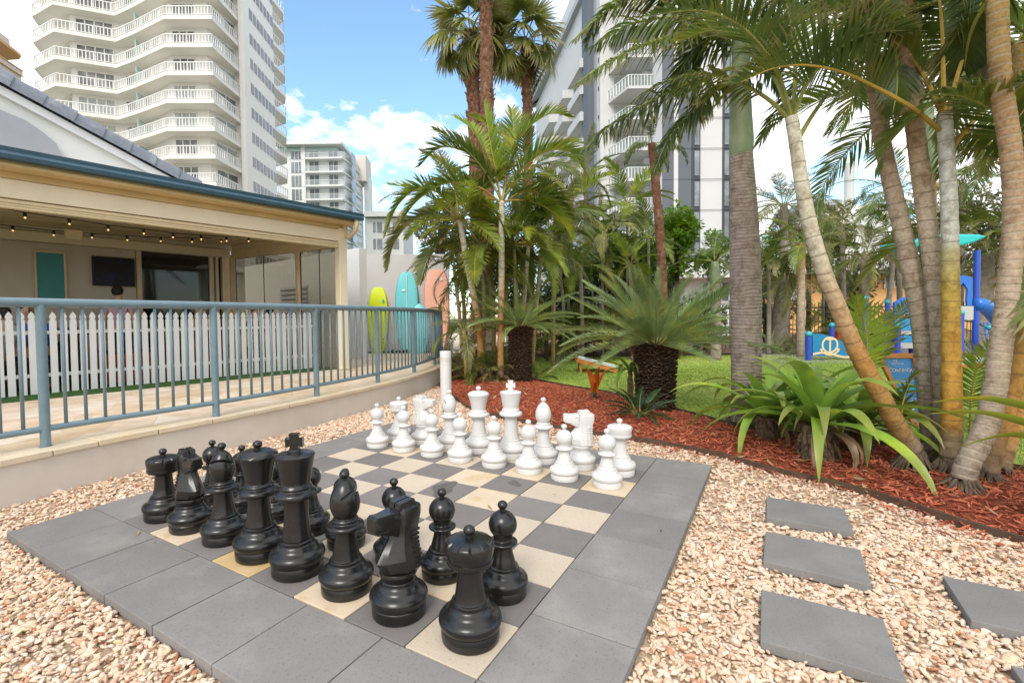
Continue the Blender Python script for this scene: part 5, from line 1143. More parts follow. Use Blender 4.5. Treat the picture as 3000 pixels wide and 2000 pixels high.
slab4(1501, 1520, 50, 0, 39.9, M['grey_light'], 'cladding_strip', .10)
slab4(1521, 1545, 50, 0, 39.9, M['grey_panel'], 'cladding_strip', .12)
slab4(1546, 1556, 50, 0, 39.9, M['white_panel'], 'cladding_strip', .14)
slab4(1557, 1586, 50, 0, 39.9, M['grey_panel'], 'cladding_strip', .12)
slab4(1587, 1607, 50, 0, 39.9, M['grey_dark'], 'window_strip', .06)
slab4(1657, 1675, 50, 0, 39.9, M['grey_dark'], 'window_strip', .06)
FH4 = 3.10
z0_ = Z4(348)
for k in range(-4, 12):
    z = z0_-FH4*k
    if z < 1.5: break
    for (xa, xb) in ((1593, 1604), (1661, 1671)):
        o = slab4(xa, xb, 50, z+.35, z+2.85, M['hotel_glass'], 'window', .15, .1)
    slab4(1521, 1682, 50, z-.015, z+.015, M['grey_dark'], 'panel_joint', .145, .05)
    if z < 39:
        # balcony box with white slab, glass front and solid side
        b = MB(); PB_ = [(X4(1444), 50.0), (X4(1502), 50.0), (X4(1502), 54), (X4(1384, 55), 55.5), (X4(1392, 54), 54.0)]
        wallprism(b, PB_, z-.06, z+.22); sl = b.build('balcony_slab', M['white_panel'], hr)
        b = MB()
        for t in range(9):
            p = lerp2((X4(1444), 50.0), (X4(1392, 54), 54.0), t/8); b.beam(V(*p, z+.2), V(*p, z+1.3), .09, .06, up=Fh)
            p = lerp2((X4(1444), 50.0), (X4(1502), 50.0), t/8); b.beam(V(*p, z+.2), V(*p, z+1.3), .05, .05, up=Fh)
        b.beam(V(X4(1444), 50, z+1.3), V(X4(1392, 54), 54, z+1.3), .08, .08); b.beam(V(X4(1444), 50, z+1.3), V(X4(1502), 50, z+1.3), .08, .06)
        b.build('balustrade', M['rail_white'], sl)
        b = MB(); b.beam(V(X4(1445), 50.05, z+.75), V(X4(1502), 50.05, z+.75), .02, 1.0); b.beam(V(X4(1444), 50.05, z+.75), V(X4(1392, 54), 54.05, z+.75), .02, 1.0); b.build('balcony_glass', M['glass_frost'], sl)
        b = MB(); b.beam(V(X4(1412, 53.45), 53.45, z+1.5), V(X4(1498, 53.45), 53.45, z+1.5), .03, 2.4); b.build('glazing', M['curtain_glass'], hr)
        b = MB(); b.beam(V(X4(1377, 54.0), 54.2, z+1.9), V(X4(1380, 54.0), 54.2, z+1.9), .06, .4); b.build('vent', M['dark_metal'], hr)
        # left face: balconies and windows running back
        for (d0, d1) in ((58.0, 63.5), (66, 71), (74, 80)):
            rr = lambda d: C0[0]+(C1[0]-C0[0])*(d-C0[1])/(C1[1]-C0[1])
            b = MB(); wallprism(b, [(rr(d0)-1.3, d0), (rr(d0)+.3, d0-.2), (rr(d1)+.3, d1), (rr(d1)-1.3, d1)], z-.06, z+1.0); b.build('side_balcony', M['white_panel'], hr)
            b = MB(); b.add([V(rr(d1+.4)-.06, d1+.4, z+.3), V(rr(d1+1.6)-.06, d1+1.6, z+.3), V(rr(d1+1.6)-.06, d1+1.6, z+2.4), V(rr(d1+.4)-.06, d1+.4, z+2.4)], [(0, 1, 2, 3)]); b.build('side_window', M['hotel_glass'], hr)
# ---- low white roofed building and houses behind the park
def house(nm, lab, x0, x1, y0, y1, d, m, roofm=None, winds=(), eave=.6):
    t = thing(nm, lab, 'building', (0, 0, 0)); 
    rx = lambda x: (x-1092)/1112*d
    zy = lambda y: Cz+(730.3+(1092-(x0+x1)/2)*.0121-y)/1112*d
    b = MB(); wallprism(b, [(rx(x0), d), (rx(x1), d), (rx(x1), d+8), (rx(x0), d+8)], -.1, zy(y0)); b.build('wall', m, t)
    if roofm: b = MB(); wallprism(b, [(rx(x0)-eave, d-1.2), (rx(x1)+eave, d-1.2), (rx(x1)+eave, d+8), (rx(x0)-eave, d+8)], zy(y0), zy(y0)+ (y1/1112*d)); b.build('roof', roofm, t)
    for (a, c, ya, yb, mm) in winds:
        b = MB(); b.add([V(rx(a), d-.05, zy(yb)), V(rx(c), d-.05, zy(yb)), V(rx(c), d-.05, zy(ya)), V(rx(a), d-.05, zy(ya))], [(0, 1, 2, 3)]); w_ = b.build('window', mm, t)
        b = MB(); 
        for q in (a, (a+c)/2, c): b.beam(V(rx(q), d-.09, zy(yb)), V(rx(q), d-.09, zy(ya)), .07, .05, up=Fh)
        b.build('frame', M['rail_white'], w_)
    return t
house('pool_house', 'low white building with a deep flat fascia behind the cycads', 1560, 1740, 641, 33, 27, M['house_white'], M['house_white'], [(1610, 1640, 650, 690, M['hotel_glass']), (1655, 1690, 650, 690, M['hotel_glass'])])
house('park_house', 'white two storey house with orange lower walls behind the black fence', 1738, 1900, 632, 20, 30, M['house_orange'], M['house_white'], [(1788, 1806, 655, 690, M['hotel_glass']), (1812, 1828, 640, 690, M['house_white'])])
house('upper_house', 'white upper storey with small windows seen between palm trunks', 1700, 1850, 560, 6, 36, M['house_white'], M['grey_light'], [(1776, 1788, 600, 618, M['hotel_glass']), (1744, 1756, 600, 625, M['hotel_glass'])])
house('orange_house', 'low orange rendered house with white fascia behind the playground', 1990, 2440, 628, 18, 30, M['house_orange'], M['house_white'], [(2028, 2050, 636, 660, M['hotel_glass']), (2288, 2305, 640, 690, M['brown_panel']), (2130, 2160, 640, 680, M['hotel_glass'])])
rb = thing('rooftop_block', 'distant pale building roof with a slim white mast above the far palms', 'building', (0, 0, 0))
D6 = 70; X6 = lambda x: (x-1092)/1112*D6; Z6 = lambda y: Cz+(720-y)/1112*D6
b = MB(); wallprism(b, [(X6(1880), D6), (X6(2040), D6), (X6(2040), D6+9), (X6(1880), D6+9)], -.1, Z6(474)); b.build('wall', M['house_white'], rb)
b = MB(); wallprism(b, [(X6(1868), D6-.5), (X6(1925), D6-.5), (X6(1925), D6+9), (X6(1868), D6+9)], Z6(474), Z6(462)); b.build('roof', M['grey_light'], rb)
b = MB(); b.tube([V(X6(1971), D6+2, Z6(490)), V(X6(1971), D6+2, Z6(370))], .62, 14); b.build('mast', M['white_panel'], rb, angle=40)
b = MB(); b.beam(V(X6(1920), D6+2, Z6(352)), V(X6(1975), D6+2, Z6(330)), .3, .3); b.beam(V(X6(1925), D6+2, Z6(388)), V(X6(1975), D6+2, Z6(370)), .2, .2); b.build('mast_arm', M['grey_light'], rb)

# ------------------------------------------------------------------ black iron fence along the park
fy = 16.6
bar = MB().tube([(0, 0, 0), (0, 0, 1.50)], .011, 6).mesh('fence_bar', M['black_iron'])
for k in range(8):
    a = cf(-.5+k*2.55, fy, .0); t = thing('metal_fence_panel', 'black iron bar fence panel along the back of the lawn, number %d counted from the surfboards' % (k+1), 'fence', a, math.atan2(Rh.y, Rh.x), 'black fence panels')
    t['label'] = ['black iron fence panel farthest left, behind the palm cluster', 'black iron fence panel behind the small cycad', 'black iron fence panel behind the dark shaded cycad', 'black iron fence panel behind the big blue green cycad', 'black iron fence panel left of the thick ringed palm trunk', 'black iron fence panel right of the thick ringed palm trunk', 'black iron fence panel behind the anchor play panel', 'black iron fence panel behind the climbing frame'][k]
    for i in range(20): place('bar', bar, t, Matrix.Translation((.06+i*.125, 0, 0)))
    for z_ in (.14, 1.36): MB().bx(0, 2.5, -.015, .015, z_-.02, z_+.02).build('rail', M['black_iron'], t)
    MB().bx(2.5, 2.55, -.025, .025, 0, 1.52).build('post', M['black_iron'], t)

# ------------------------------------------------------------------ playground
PLB = surf('play_blue', (.03, .09, .50), .35, .06, 3, .02, 50, .5); PLC = surf('play_cap', (.05, .42, .52), .35, .05, 3, .02, 50, .5)
PLT = surf('play_turquoise', (.02, .50, .52), .35, .05, 3, .02, 50, .5); PLP = surf('play_panel', (.01, .22, .42), .4, .05, 3, .02, 50, .5); PLS = surf('play_sand', (.80, .62, .38), .5, .05, 3, .02, 50, .4)
PLR = surf('play_red', (.70, .06, .02), .4, .05, 3, .02, 50, .5); PLD = surf('play_deck', (.50, .47, .46), .6, .05, 3, .02, 50, .4); PLU = surf('play_slide', (.02, .16, .62), .3, .05, 3, .02, 50, .5)
def gy(x, y, d): return Cz+(730.3+(1092-x)*.0121-y)/1112*d
def ppost(x, y0, d, par, r=.062, zb=0, cap=True):
    p = V((x-1092)/1112*d, d, 0); z = gy(x, y0, d)
    b = MB(); b.tube([(p.x, p.y, zb), (p.x, p.y, z-.05)], r, 16); o = b.build('post', PLB, par, angle=40)
    if cap: b = MB(); b.lathe([(r*1.12, z-.09), (r*1.15, z-.04), (r*.8, z+.015), (.001, z+.03)], 16, (p.x, p.y, 0)); b.build('cap', PLC, o, smooth=True)
    return o
pp = thing('play_panel', 'blue play panel with a cream anchor symbol between two blue posts', 'play panel', (0, 0, 0))
dP = 12.0; ppost(1858, 763, dP, pp, .065); ppost(1911, 743, dP+1.5, pp, .065)
def Xp(x, d=dP): return (x-1092)/1112*d
# local board frame: u metres to the right from the first post, v up
ux = (Xp(2000)-Xp(1868)); ORG = V(Xp(1866), dP, 0)
Mb = Matrix((Rh, Vector((0, 0, 1)), -Fh)).transposed().to_4x4(); Mb.translation = ORG
H = [gy(1930, y, dP) for y in (822, 766)]
top = [(0, gy(1870, 766, dP)), (.25, gy(1890, 767, dP)), (.5, gy(1920, 775, dP)), (.8, gy(1950, 786, dP)), (1.1, gy(1980, 790, dP)), (1.5, gy(2000, 792, dP))]
b = MB(); b.prism([(0, .10), (1.5, .10)]+list(reversed(top)), -.02, .02, Mb); b.build('board', PLP, pp)
def ring(b, cx, cy, r0, r1, z0, z1, M_, a0=0, a1=360, n=36):
    for k in range(n):
        p, q = rad(a0+(a1-a0)*k/n), rad(a0+(a1-a0)*(k+1)/n)
        b.prism([(cx+math.cos(p)*r0, cy+math.sin(p)*r0), (cx+math.cos(p)*r1, cy+math.sin(p)*r1), (cx+math.cos(q)*r1, cy+math.sin(q)*r1), (cx+math.cos(q)*r0, cy+math.sin(q)*r0)], z0, z1, M_)
ax_ = Xp(1892+13)-Xp(1866); ay_ = gy(1905, 792, dP)
b = MB(); ring(b, ax_, ay_, .165, .205, .02, .034, Mb); ring(b, ax_, ay_+.02, .25, .285, .02, .036, Mb, 215, 325, 14)
b.prism([(ax_-.02, ay_-.25), (ax_+.02, ay_-.25), (ax_+.02, ay_+.17), (ax_-.02, ay_+.17)], .02, .037, Mb); b.prism([(ax_-.10, ay_+.12), (ax_+.10, ay_+.12), (ax_+.10, ay_+.15), (ax_-.10, ay_+.15)], .02, .038, Mb)
for s_ in (-1, 1): b.prism([(ax_+s_*.20-.045, ay_-.13), (ax_+s_*.20+.045, ay_-.13), (ax_+s_*.20+.03, ay_-.09), (ax_+s_*.20-.03, ay_-.09)], .02, .039, Mb)
b.build('anchor', PLS, pp)
b = MB(); ring(b, ax_+.70, ay_-.13, .075, .115, .02, .036, Mb); b.build('porthole', PLS, pp)
b = MB(); W_ = [(x, .15+.06*math.sin(x*5.2+.3)) for x in [i*.1 for i in range(16)]]; b.prism([(x, y-.05) for x, y in W_]+[(x, y) for x, y in reversed(W_)], .02, .034, Mb); b.build('sand_wave', PLS, pp)
pr_ = thing('spring_rider', 'small red play seat behind the anchor panel', 'play equipment', (0, 0, 0)); b = MB(); c = V(Xp(1936, 14.2), 14.2, .55); b.box(c, (.5, .5, .32), (0, 0, .4)); b.build('seat', PLR, pr_, bevel=.04); b = MB(); b.tube([(c.x, c.y, 0), (c.x, c.y, .42)], .09, 12); b.build('spring', M['dark_metal'], pr_)
b = MB(); b.beam(c+Rh*-.3+Vector((0, 0, .3)), c+Rh*.4+Vector((0, 0, .3)), .03, .03); b.build('handle', M['rail_white'], pr_)
cfm = thing('climbing_frame', 'large blue climbing frame with a turquoise roof and curved slide behind the palm stems', 'playground', (0, 0, 0))
dC = 13.0
XC = lambda x, d=dC: (x-1092)/1112*d
for (x, y, d, cap) in ((1987, 682, 13.2, True), (2038, 690, 13.4, True), (2051, 714, 12.6, True), (2063, 745, 12.0, True), (2208, 714, 12.2, True)): ppost(x, y, d, cfm, .06, 0, cap)
for (x, d) in ((2096, 12.6), (2157, 14.2), (2241, 13.0)): ppost(x, 572, d, cfm, .07, 0, False)
Mc = Matrix((Rh, Vector((0, 0, 1)), -Fh)).transposed().to_4x4(); Mc.translation = V(0, 12.2, 0)
dd = 12.2; G = lambda x, y: ((x-1092)/1112*dd, gy(x, y, dd))
b = MB(); b.prism([G(2083, 568), G(2148, 571), G(2180, 570), G(2225, 560), G(2257, 545), G(2240, 541), G(2148, 539), G(2104, 547), G(2083, 557)], -.9, .1, Mc); b.build('roof', PLT, cfm, bevel=.05)
b = MB(); b.prism([G(2055, 722), G(2086, 722), G(2086, 680), G(2070, 686), G(2055, 694)], -.05, 0, Mc); b.build('sloped_panel', PLU, cfm)
b = MB(); q = [G(2232, 702), G(2222, 702), G(2220, 690), G(2222, 665), G(2212, 650), G(2200, 655), G(2185, 672), G(2178, 690), G(2172, 702), G(2160, 702), G(2158, 668), G(2168, 662), G(2176, 650), G(2190, 636), G(2212, 633), G(2228, 636), G(2232, 640)]; b.prism(list(reversed(q)), -.05, 0, Mc); b.build('arch_panel', PLU, cfm)
b = MB(); q0, q1 = G(2060, 738), G(2240, 702); b.prism([(G(2204, 734)), (G(2236, 734)), (G(2236, 703)), (G(2204, 703))], -.04, 0, Mc); b.prism([G(2062, 768), G(2140, 768), G(2140, 760), G(2062, 760)], -1.2, 0, Mc); b.prism([G(2070, 800), G(2150, 800), G(2150, 787), G(2070, 787)], -1.2, 0, Mc); b.build('deck', PLD, cfm)
b = MB(); b.prism([G(2056, 758), G(2100, 758), G(2100, 732), G(2056, 732)], -.04, .0, Mc); b.prism([G(2070, 786), G(2100, 786), G(2104, 772), G(2078, 770)], -.04, .0, Mc); b.build('side_panel', surf('play_azure', (.02, .30, .65), .35), cfm)
b = MB(); b.tube([V(XC(2070), dC-.6, .1), V(XC(2070), dC-.6, .62), V(XC(2074), dC-.6, .80), V(XC(2084), dC-.6, .88), V(XC(2098), dC-.6, .88)], .06, 12); b.build('handle_pipe', surf('play_green', (.02, .30, .28), .35), cfm, smooth=True)
b = MB(); q = [(2236, 700, 0), (2250, 699, 0), (2263, 704, .1), (2275, 715, .3), (2288, 730, .5), (2304, 748, .8), (2320, 770, 1.1)]
b.tube([V(XC(x, 13+o_), 13+o_, gy(x, y, 13+o_)) for x, y, o_ in q], .17, 16); b.build('slide', PLU, cfm, smooth=True)
b = MB()
for k in range(6):
    y = 745+k*12; b.tube([V(XC(2212), 12.4, gy(2212, y, 12.4)), V(XC(2262), 12.8, gy(2262, y, 12.8))], .015, 6)
for k in range(6):
    x = 2214+k*10; b.tube([V(XC(x), 12.5, gy(x, 740, 12.5)), V(XC(x-4), 12.3, .05)], .015, 6)
b.build('climbing_net', PLU, cfm)
b = MB()
for k in range(9): c = V(XC(2218+(k*37) % 45), 12.4, gy(2230, 752+(k*23) % 52, 12.4)); b.lathe([(.001, -.05), (.05, -.03), (.06, 0), (.05, .03), (.001, .05)], 10, c)
b.build('net_ball', PLT, cfm, smooth=True)

# ------------------------------------------------------------------ cornhole boards and sign
def text_obj(txt, size, m, parent, Mx, ext=.001, align='CENTER'):
    cu = bpy.data.curves.new('lettering', 'FONT'); cu.body = txt; cu.size = size; cu.align_x = align; cu.extrude = ext
    to = bpy.data.objects.new('lettering', cu); COL.objects.link(to); dg = bpy.context.evaluated_depsgraph_get(); dg.update()
    me = bpy.data.meshes.new_from_object(to.evaluated_get(dg)); bpy.data.objects.remove(to); me.materials.clear(); me.materials.append(m)
    return place('lettering', me, parent, Mx)
def chole(lab, p_hi, p_lo, hz_hi, hz_lo, w_=.6):
    t = thing('cornhole_board', lab, 'game board', (0, 0, 0), 0, 'cornhole boards on the lawn')
    a = Vector((p_hi.x, p_hi.y, hz_hi)); c = Vector((p_lo.x, p_lo.y, hz_lo)); d = (c-a).normalized(); s_ = d.cross(Vector((0, 0, 1))).normalized()
    if s_.dot(Fh) < 0: s_ = -s_
    u = s_.cross(d); u = u if u.z > 0 else -u
    mid = (a+c)/2+s_*w_/2
    b = MB(); b.beam(a+s_*w_/2, c+s_*w_/2, w_, .018, up=u); b.build('deck', surf('cornhole_deck', (.72, .74, .72), .5, .04, 4, 0), t)
    for off in (0.02, w_-.02): b = MB(); b.beam(a+s_*off-u*.055, c+s_*off-u*.055, .035, .09, up=u); b.build('side_rail', M['orange_timber'], t)
    b = MB(); b.beam(a-u*.055+d*.0, a+s_*w_-u*.055, .035, .09, up=u); b.build('end_rail', M['orange_timber'], t)
    b = MB(); b.beam(a+u*.012+s_*.012, c+u*.012+s_*.012, .03, .006, up=u); b.build('edge_stripe', PLC, t)
    for off in (.06, w_-.06):
        b = MB(); b.beam(Vector((a.x, a.y, -.01))+s_*off+d*.06, a+s_*off+d*.06-u*.06, .045, .045); b.build('leg', M['orange_timber'], t)
    b = MB(); b.lathe([(.075, 0), (.075, .002), (.001, .003)], 24); Mh = Matrix((s_, d*-1, u)).transposed().to_4x4(); Mh.translation = a+d*.23+s_*w_/2+u*.0105; b.build('hole', M['dark_metal'], t).matrix_local = Mh
p1 = onz(1328, 856, 0); chole('slanted cornhole board with orange sides in the middle of the lawn', p1, p1+Rh*.78+Fh*-.12, .31, .10)
p2 = onz(2306, 846, 0); chole('slanted cornhole board with pale deck on the lawn behind the right palm stems', p2, p2+Rh*-1.10+Fh*.1, .17, .06, .6)
sg = thing('game_sign', 'leaning blue and turquoise cornhole rules sign in an orange frame behind the palm stems', 'sign', (0, 0, 0))
dS = 4.95; e = lambda x, y, o_=0: V((x-1092)/1112*dS, dS+o_, gy(x, y, dS))
A_, B_, C_, D_ = e(2037, 819, .10), e(2118, 819, .10), e(2125, 974, -.02), e(2097, 974, -.02)
nS = -(B_-A_).cross(D_-A_).normalized(); nS = nS if nS.dot(Fh) < 0 else -nS
def signmat():
    m, nt, b = newmat('sign_print'); tc = N(nt, 'ShaderNodeTexCoord'); sx = N(nt, 'ShaderNodeSeparateXYZ'); nt.links.new(tc.outputs['Generated'], sx.inputs[0])
    n = N(nt, 'ShaderNodeTexNoise', i_Scale=4); nt.links.new(tc.outputs['Generated'], n.inputs['Vector']); ad = N(nt, 'ShaderNodeMath', operation='MULTIPLY_ADD'); ad.inputs[1].default_value = .18; nt.links.new(n.outputs['Fac'], ad.inputs[0]); nt.links.new(sx.outputs['Z'], ad.inputs[2])
    r = ramp(nt, [(.1, (0, .33, .36)), (.35, (0, .28, .40)), (.45, (.01, .11, .42)), (.6, (.01, .30, .42)), (.75, (.02, .20, .48)), (1, (.03, .22, .55))]); nt.links.new(ad.outputs[0], r.inputs['Fac']); nt.links.new(r.outputs['Color'], b.inputs['Base Color']); b.inputs['Roughness'].default_value = .4; return m
b = MB(); b.add([A_, B_, C_, D_]+[p-nS*.012 for p in (A_, B_, C_, D_)], [(3, 2, 1, 0), (4, 5, 6, 7), (0, 1, 5, 4), (1, 2, 6, 5), (2, 3, 7, 6), (3, 0, 4, 7)]); b.build('board', signmat(), sg)
for (p, q, w__) in ((A_, B_, .05), (B_, C_, .035), (C_, D_, .04), (D_, A_, .04)):
    dv = (q-p).normalized(); ins = dv.cross(nS).normalized(); b = MB(); b.beam(p-dv*.01+nS*.006, q+dv*.01+nS*.006, w__, .03, up=nS); b.build('frame', M['orange_timber'], sg)
sxv = (B_-A_).normalized(); syv = nS.cross(sxv); 
if syv.z < 0: syv = -syv
def sgm(x, y, sc=1):
    p = e(x, y, .10-(y-819)/155*.12)+nS*.004; m_ = Matrix((sxv, syv, nS)).transposed().to_4x4(); m_.translation = p; return m_
WH = M['white_paint']
for (tx, x, y, s_) in (('THE', 2074, 833, .028), ('OUTDOOR', 2079, 839, .026), ('CORNHOLE', 2088, 856, .052), ('HOW TO PLAY', 2096, 879, .022), ('THROW THE BAGS', 2098, 891, .018), ('FIRST TO REACH', 2104, 918, .014), ('21 POINTS', 2105, 925, .030), ('WINS', 2110, 932, .026), ('IN THE HOLE', 2108, 953, .010), ('ON THE BOARD', 2110, 957, .009), ('SCORES', 2111, 961, .010)):
    text_obj(tx, s_, WH, sg, sgm(x, y))
for (x, y) in ((2101, 943), (2117, 942)):
    b = MB(); b.lathe([(.018, 0), (.018, .001), (.001, .0015)], 20); b.build('emblem', WH, sg).matrix_local = sgm(x, y) @ Matrix.Diagonal((.8, 1.3, 1, 1))
b = MB(); b.beam(A_-nS*.02, e(2040, 975, .45), .04, .02, up=nS); b.build('stand_leg', M['orange_timber'], sg); b = MB(); b.beam(B_-nS*.02, e(2130, 975, .45), .04, .02, up=nS); b.build('stand_leg', M['orange_timber'], sg)
# ------------------------------------------------------------------ foliage generators
def leaflet(b, p, d, wv, L_, w_, droop, g, segs=3, r_=None):
    """blade from p along d; wv = width direction; bends towards g"""
    pts = [p]; cur = d.normalized(); st = L_/segs
    for i in range(segs):
        cur = (cur+g*(droop/segs)).normalized(); pts.append(pts[-1]+cur*st)
    prof = [.55, 1.0, .85, .5][:segs+1] if segs == 3 else [.6, 1, .7]
    vs = []; uv = []
    for i in range(segs):
        h = wv*(w_*.5*prof[i]); vs += [pts[i]-h, pts[i]+h]; uv += [(i/segs, 0), (i/segs, 0)]
    vs.append(pts[-1]); uv.append((1, 0)); fs = [(2*i, 2*i+1, 2*i+3, 2*i+2) for i in range(segs-1)]+[(2*segs-2, 2*segs-1, 2*segs)]
    b.add(vs, fs, uv)
def pinnate(b, path, n=44, ll=.42, lw=.032, start=.16, v=.35, fa0=.45, fa1=1.0, droop=.5, r0=.016, seed=0, bushy=0, g=Vector((0, 0, -1)), up0=Vector((0, 0, 1)), segs=3, tipmin=.25, basem=.55, jit=.12, gap=0):
    r_ = random.Random(seed); m = len(path)
    L = [0]
    for i in range(1, m): L.append(L[-1]+(path[i]-path[i-1]).length)
    T_ = L[-1]
    b.mat(1); b.tube(path, [r0*(1-.85*(q/T_)) for q in L], 6); b.mat(0)
    for k in range(n):
        t = start+(1-start)*(k+.5)/n
        if gap and r_.random() < gap: continue
        s_ = t*T_; i = max(j for j in range(m) if L[j] <= s_); i = min(i, m-2); u = (s_-L[i])/max(1e-6, L[i+1]-L[i]); p = path[i].lerp(path[i+1], u)
        T = (path[i+1]-path[i]).normalized(); S = T.cross(up0)
        if S.length < .05: S = T.cross(Vector((1, 0, 0)))
        S.normalize(); U = S.cross(T).normalized()
        q = (t-start)/(1-start); prof = basem+(1-basem)*min(1, q/.25) if q < .25 else 1-(1-tipmin)*((q-.25)/.75)**1.6
        fa = fa0+(fa1-fa0)*q
        for sd_ in (-1, 1):
            vv = v+r_.uniform(-jit, jit)+(r_.uniform(-bushy, bushy) if bushy else 0); f_ = fa+r_.uniform(-jit, jit)
            d = (S*sd_*math.cos(vv)+U*math.sin(vv))*math.cos(f_)+T*math.sin(f_)
            wv = T*math.cos(f_*.6)-d*.0; wv = (wv-d*wv.dot(d)).normalized()
            leaflet(b, p, d, wv, ll*prof*r_.uniform(.88, 1.1), lw*(.6+.4*prof), droop*r_.uniform(.7, 1.3), g, segs)
def arc(L_, bend, n=12, pw=1.3, side=0):
    P = [Vector((0, 0, 0))]
    for i in range(n):
        a = -bend*((i+.5)/n)**pw; sa = side*((i+.5)/n); P.append(P[-1]+Vector((math.cos(a)*math.cos(sa), math.cos(a)*math.sin(sa), math.sin(a)))*(L_/n))
    return P
def frond_set(nm, m, k, L_, bends, rm='rachis', **kw):
    out = []
    for i in range(k):
        b = MB(); pinnate(b, arc(L_, bends[i % len(bends)], 12, 1.3, random.Random(i+91).uniform(-.25, .25)), seed=100+i, **kw); out.append(b.mesh(nm, [M[m], M[rm]]))
    return out
FR_ = {}
FR_['cane'] = frond_set('cane_frond', 'palm_leaf', 5, 1.7, [.8, 1.2, 1.5, 1.0, 1.8], n=40, ll=.46, lw=.036, start=.2, v=.45, droop=.55, r0=.016)
FR_['bright'] = frond_set('bright_frond', 'palm_leaf_bright', 4, 1.7, [.7, 1.1, 1.4, .9], 'rachis_orange', n=38, ll=.48, lw=.038, start=.2, v=.5, droop=.45, r0=.016)
FR_['dark'] = frond_set('dark_frond', 'palm_leaf_dark', 5, 2.1, [.9, 1.3, 1.7, 1.1, 2.0], n=46, ll=.50, lw=.027, start=.16, v=.3, droop=.8, r0=.02)
FR_['olive'] = frond_set('olive_frond', 'palm_leaf_olive', 4, 1.8, [1.0, 1.5, 1.9, 1.2], n=44, ll=.42, lw=.026, start=.15, v=.35, droop=.9, r0=.016, bushy=.4)
FR_['fox'] = frond_set('bushy_frond', 'palm_leaf_dark', 4, 2.2, [.9, 1.4, 1.8, 1.2], n=80, ll=.42, lw=.030, start=.12, v=.0, droop=1.0, r0=.022, bushy=1.1)
FR_['dead'] = frond_set('dead_frond', 'dead_leaf', 3, 1.4, [1.8, 2.4, 2.1], n=34, ll=.36, lw=.022, start=.1, v=.0, droop=1.4, r0=.014, bushy=.6)
FR_['phoenix'] = frond_set('date_frond', 'palm_leaf_olive', 4, 1.9, [.7, 1.1, 1.5, .9], n=60, ll=.32, lw=.018, start=.1, v=.5, droop=.2, r0=.018)
FR_['cycad'] = frond_set('cycad_frond', 'cycad_leaf', 6, 1.18, [.25, .45, .65, .35, .15, .8], n=84, ll=.17, lw=.009, start=.10, v=.62, fa0=.45, fa1=.9, droop=.10, r0=.009, segs=2, tipmin=.3, jit=.07)
FR_['cycad_young'] = frond_set('cycad_young_frond', 'cycad_dark', 3, .38, [.5, .9, .7], n=30, ll=.085, lw=.010, start=.15, v=.5, droop=.1, r0=.005, segs=2)
def fan(nm, m, seed, pet=.75, R_=.85, droop=.9):
    b = MB(); r_ = random.Random(seed); P = arc(pet, .5, 5); b.mat(1); b.tube(P, .014, 5); b.mat(0); c = P[-1]; T = (P[-1]-P[-2]).normalized(); S = Vector((0, 1, 0)); U = S.cross(T)*-1
    n = 26
    for k in range(n):
        a = -2.3+4.6*k/(n-1); d = T*math.cos(a)+S*math.sin(a)+Vector((0, 0, .12)); wv = (S*math.cos(a)-T*math.sin(a))
        Lk = R_*(1-.18*abs(a)/2.3)*r_.uniform(.88, 1.08); leaflet(b, c, d.normalized(), wv, Lk, .075, droop*r_.uniform(.6, 1.4), Vector((0, 0, -1)), 3)
    return b.mesh(nm, [M[m], M['rachis']])
FR_['fan'] = [fan('fan_frond', 'fan_leaf', 300+i, droop=.7+.3*i) for i in range(4)]
FR_['deadfan'] = [fan('dead_fan_frond', 'dead_leaf', 320+i, R_=.7, droop=2.2) for i in range(2)]
def crown(t, c, kinds, n, L_=1.0, e0=-.2, e1=1.35, seed=0, nm='frond', r0=.05, azr=None):
    r_ = random.Random(seed)
    for k in range(n):
        az = k*2.39996+r_.uniform(-.25, .25)+seed if azr is None else r_.uniform(*azr); u = (k+.5)/n; el = e0+(e1-e0)*(1-(1-u)**1.0)+r_.uniform(-.12, .12)
        ms = FR_[kinds[r_.randrange(len(kinds))]]; s_ = L_*r_.uniform(.85, 1.12)
        Mx = Matrix.Translation(c+Vector((math.cos(az)*r0, math.sin(az)*r0, 0))) @ Matrix.Rotation(az, 4, 'Z') @ Matrix.Rotation(-el, 4, 'Y') @ Matrix.Rotation(r_.uniform(-.35, .35), 4, 'X') @ Matrix.Diagonal((s_, s_, s_, 1))
        place(nm, ms[r_.randrange(len(ms))], t, Mx)
def trunk(t, pts, rr, m, seg=20, ringstep=0, ringamp=.06, nm='trunk', rough_=0, step=.03, flare=0):
    P = catmull(pts, 8); L = [0]
    for i in range(1, len(P)): L.append(L[-1]+(P[i]-P[i-1]).length)
    T_ = L[-1]; n = max(8, int(T_/step)); Q = []; R__ = []; jr_ = random.Random(int(T_*1000))
    for k in range(n+1):
        s_ = T_*k/n; i = min(max(j for j in range(len(L)) if L[j] <= s_+1e-9), len(P)-2); u = (s_-L[i])/max(1e-9, L[i+1]-L[i]); Q.append(P[i].lerp(P[i+1], u))
        f = k/n*(len(rr)-1); j = min(int(f), len(rr)-2); r = rr[j]+(rr[j+1]-rr[j])*(f-j)
        if ringstep:
            ph = (s_/ringstep) % 1; r *= 1+ringamp*(1 if ph < .22 else -.2*ph)
        R__.append(r*(1+jr_.uniform(-.012, .012)))
    b = MB(); b.tube(Q, R__, seg, True, rough_, jr_); return b.build(nm, m, t, smooth=True)
def P_(lst, D): return [at(x, y, D if not hasattr(D, '__len__') else D[i]) for i, (x, y) in enumerate(lst)]
def rpx(w_, D): return w_/2/1112*D
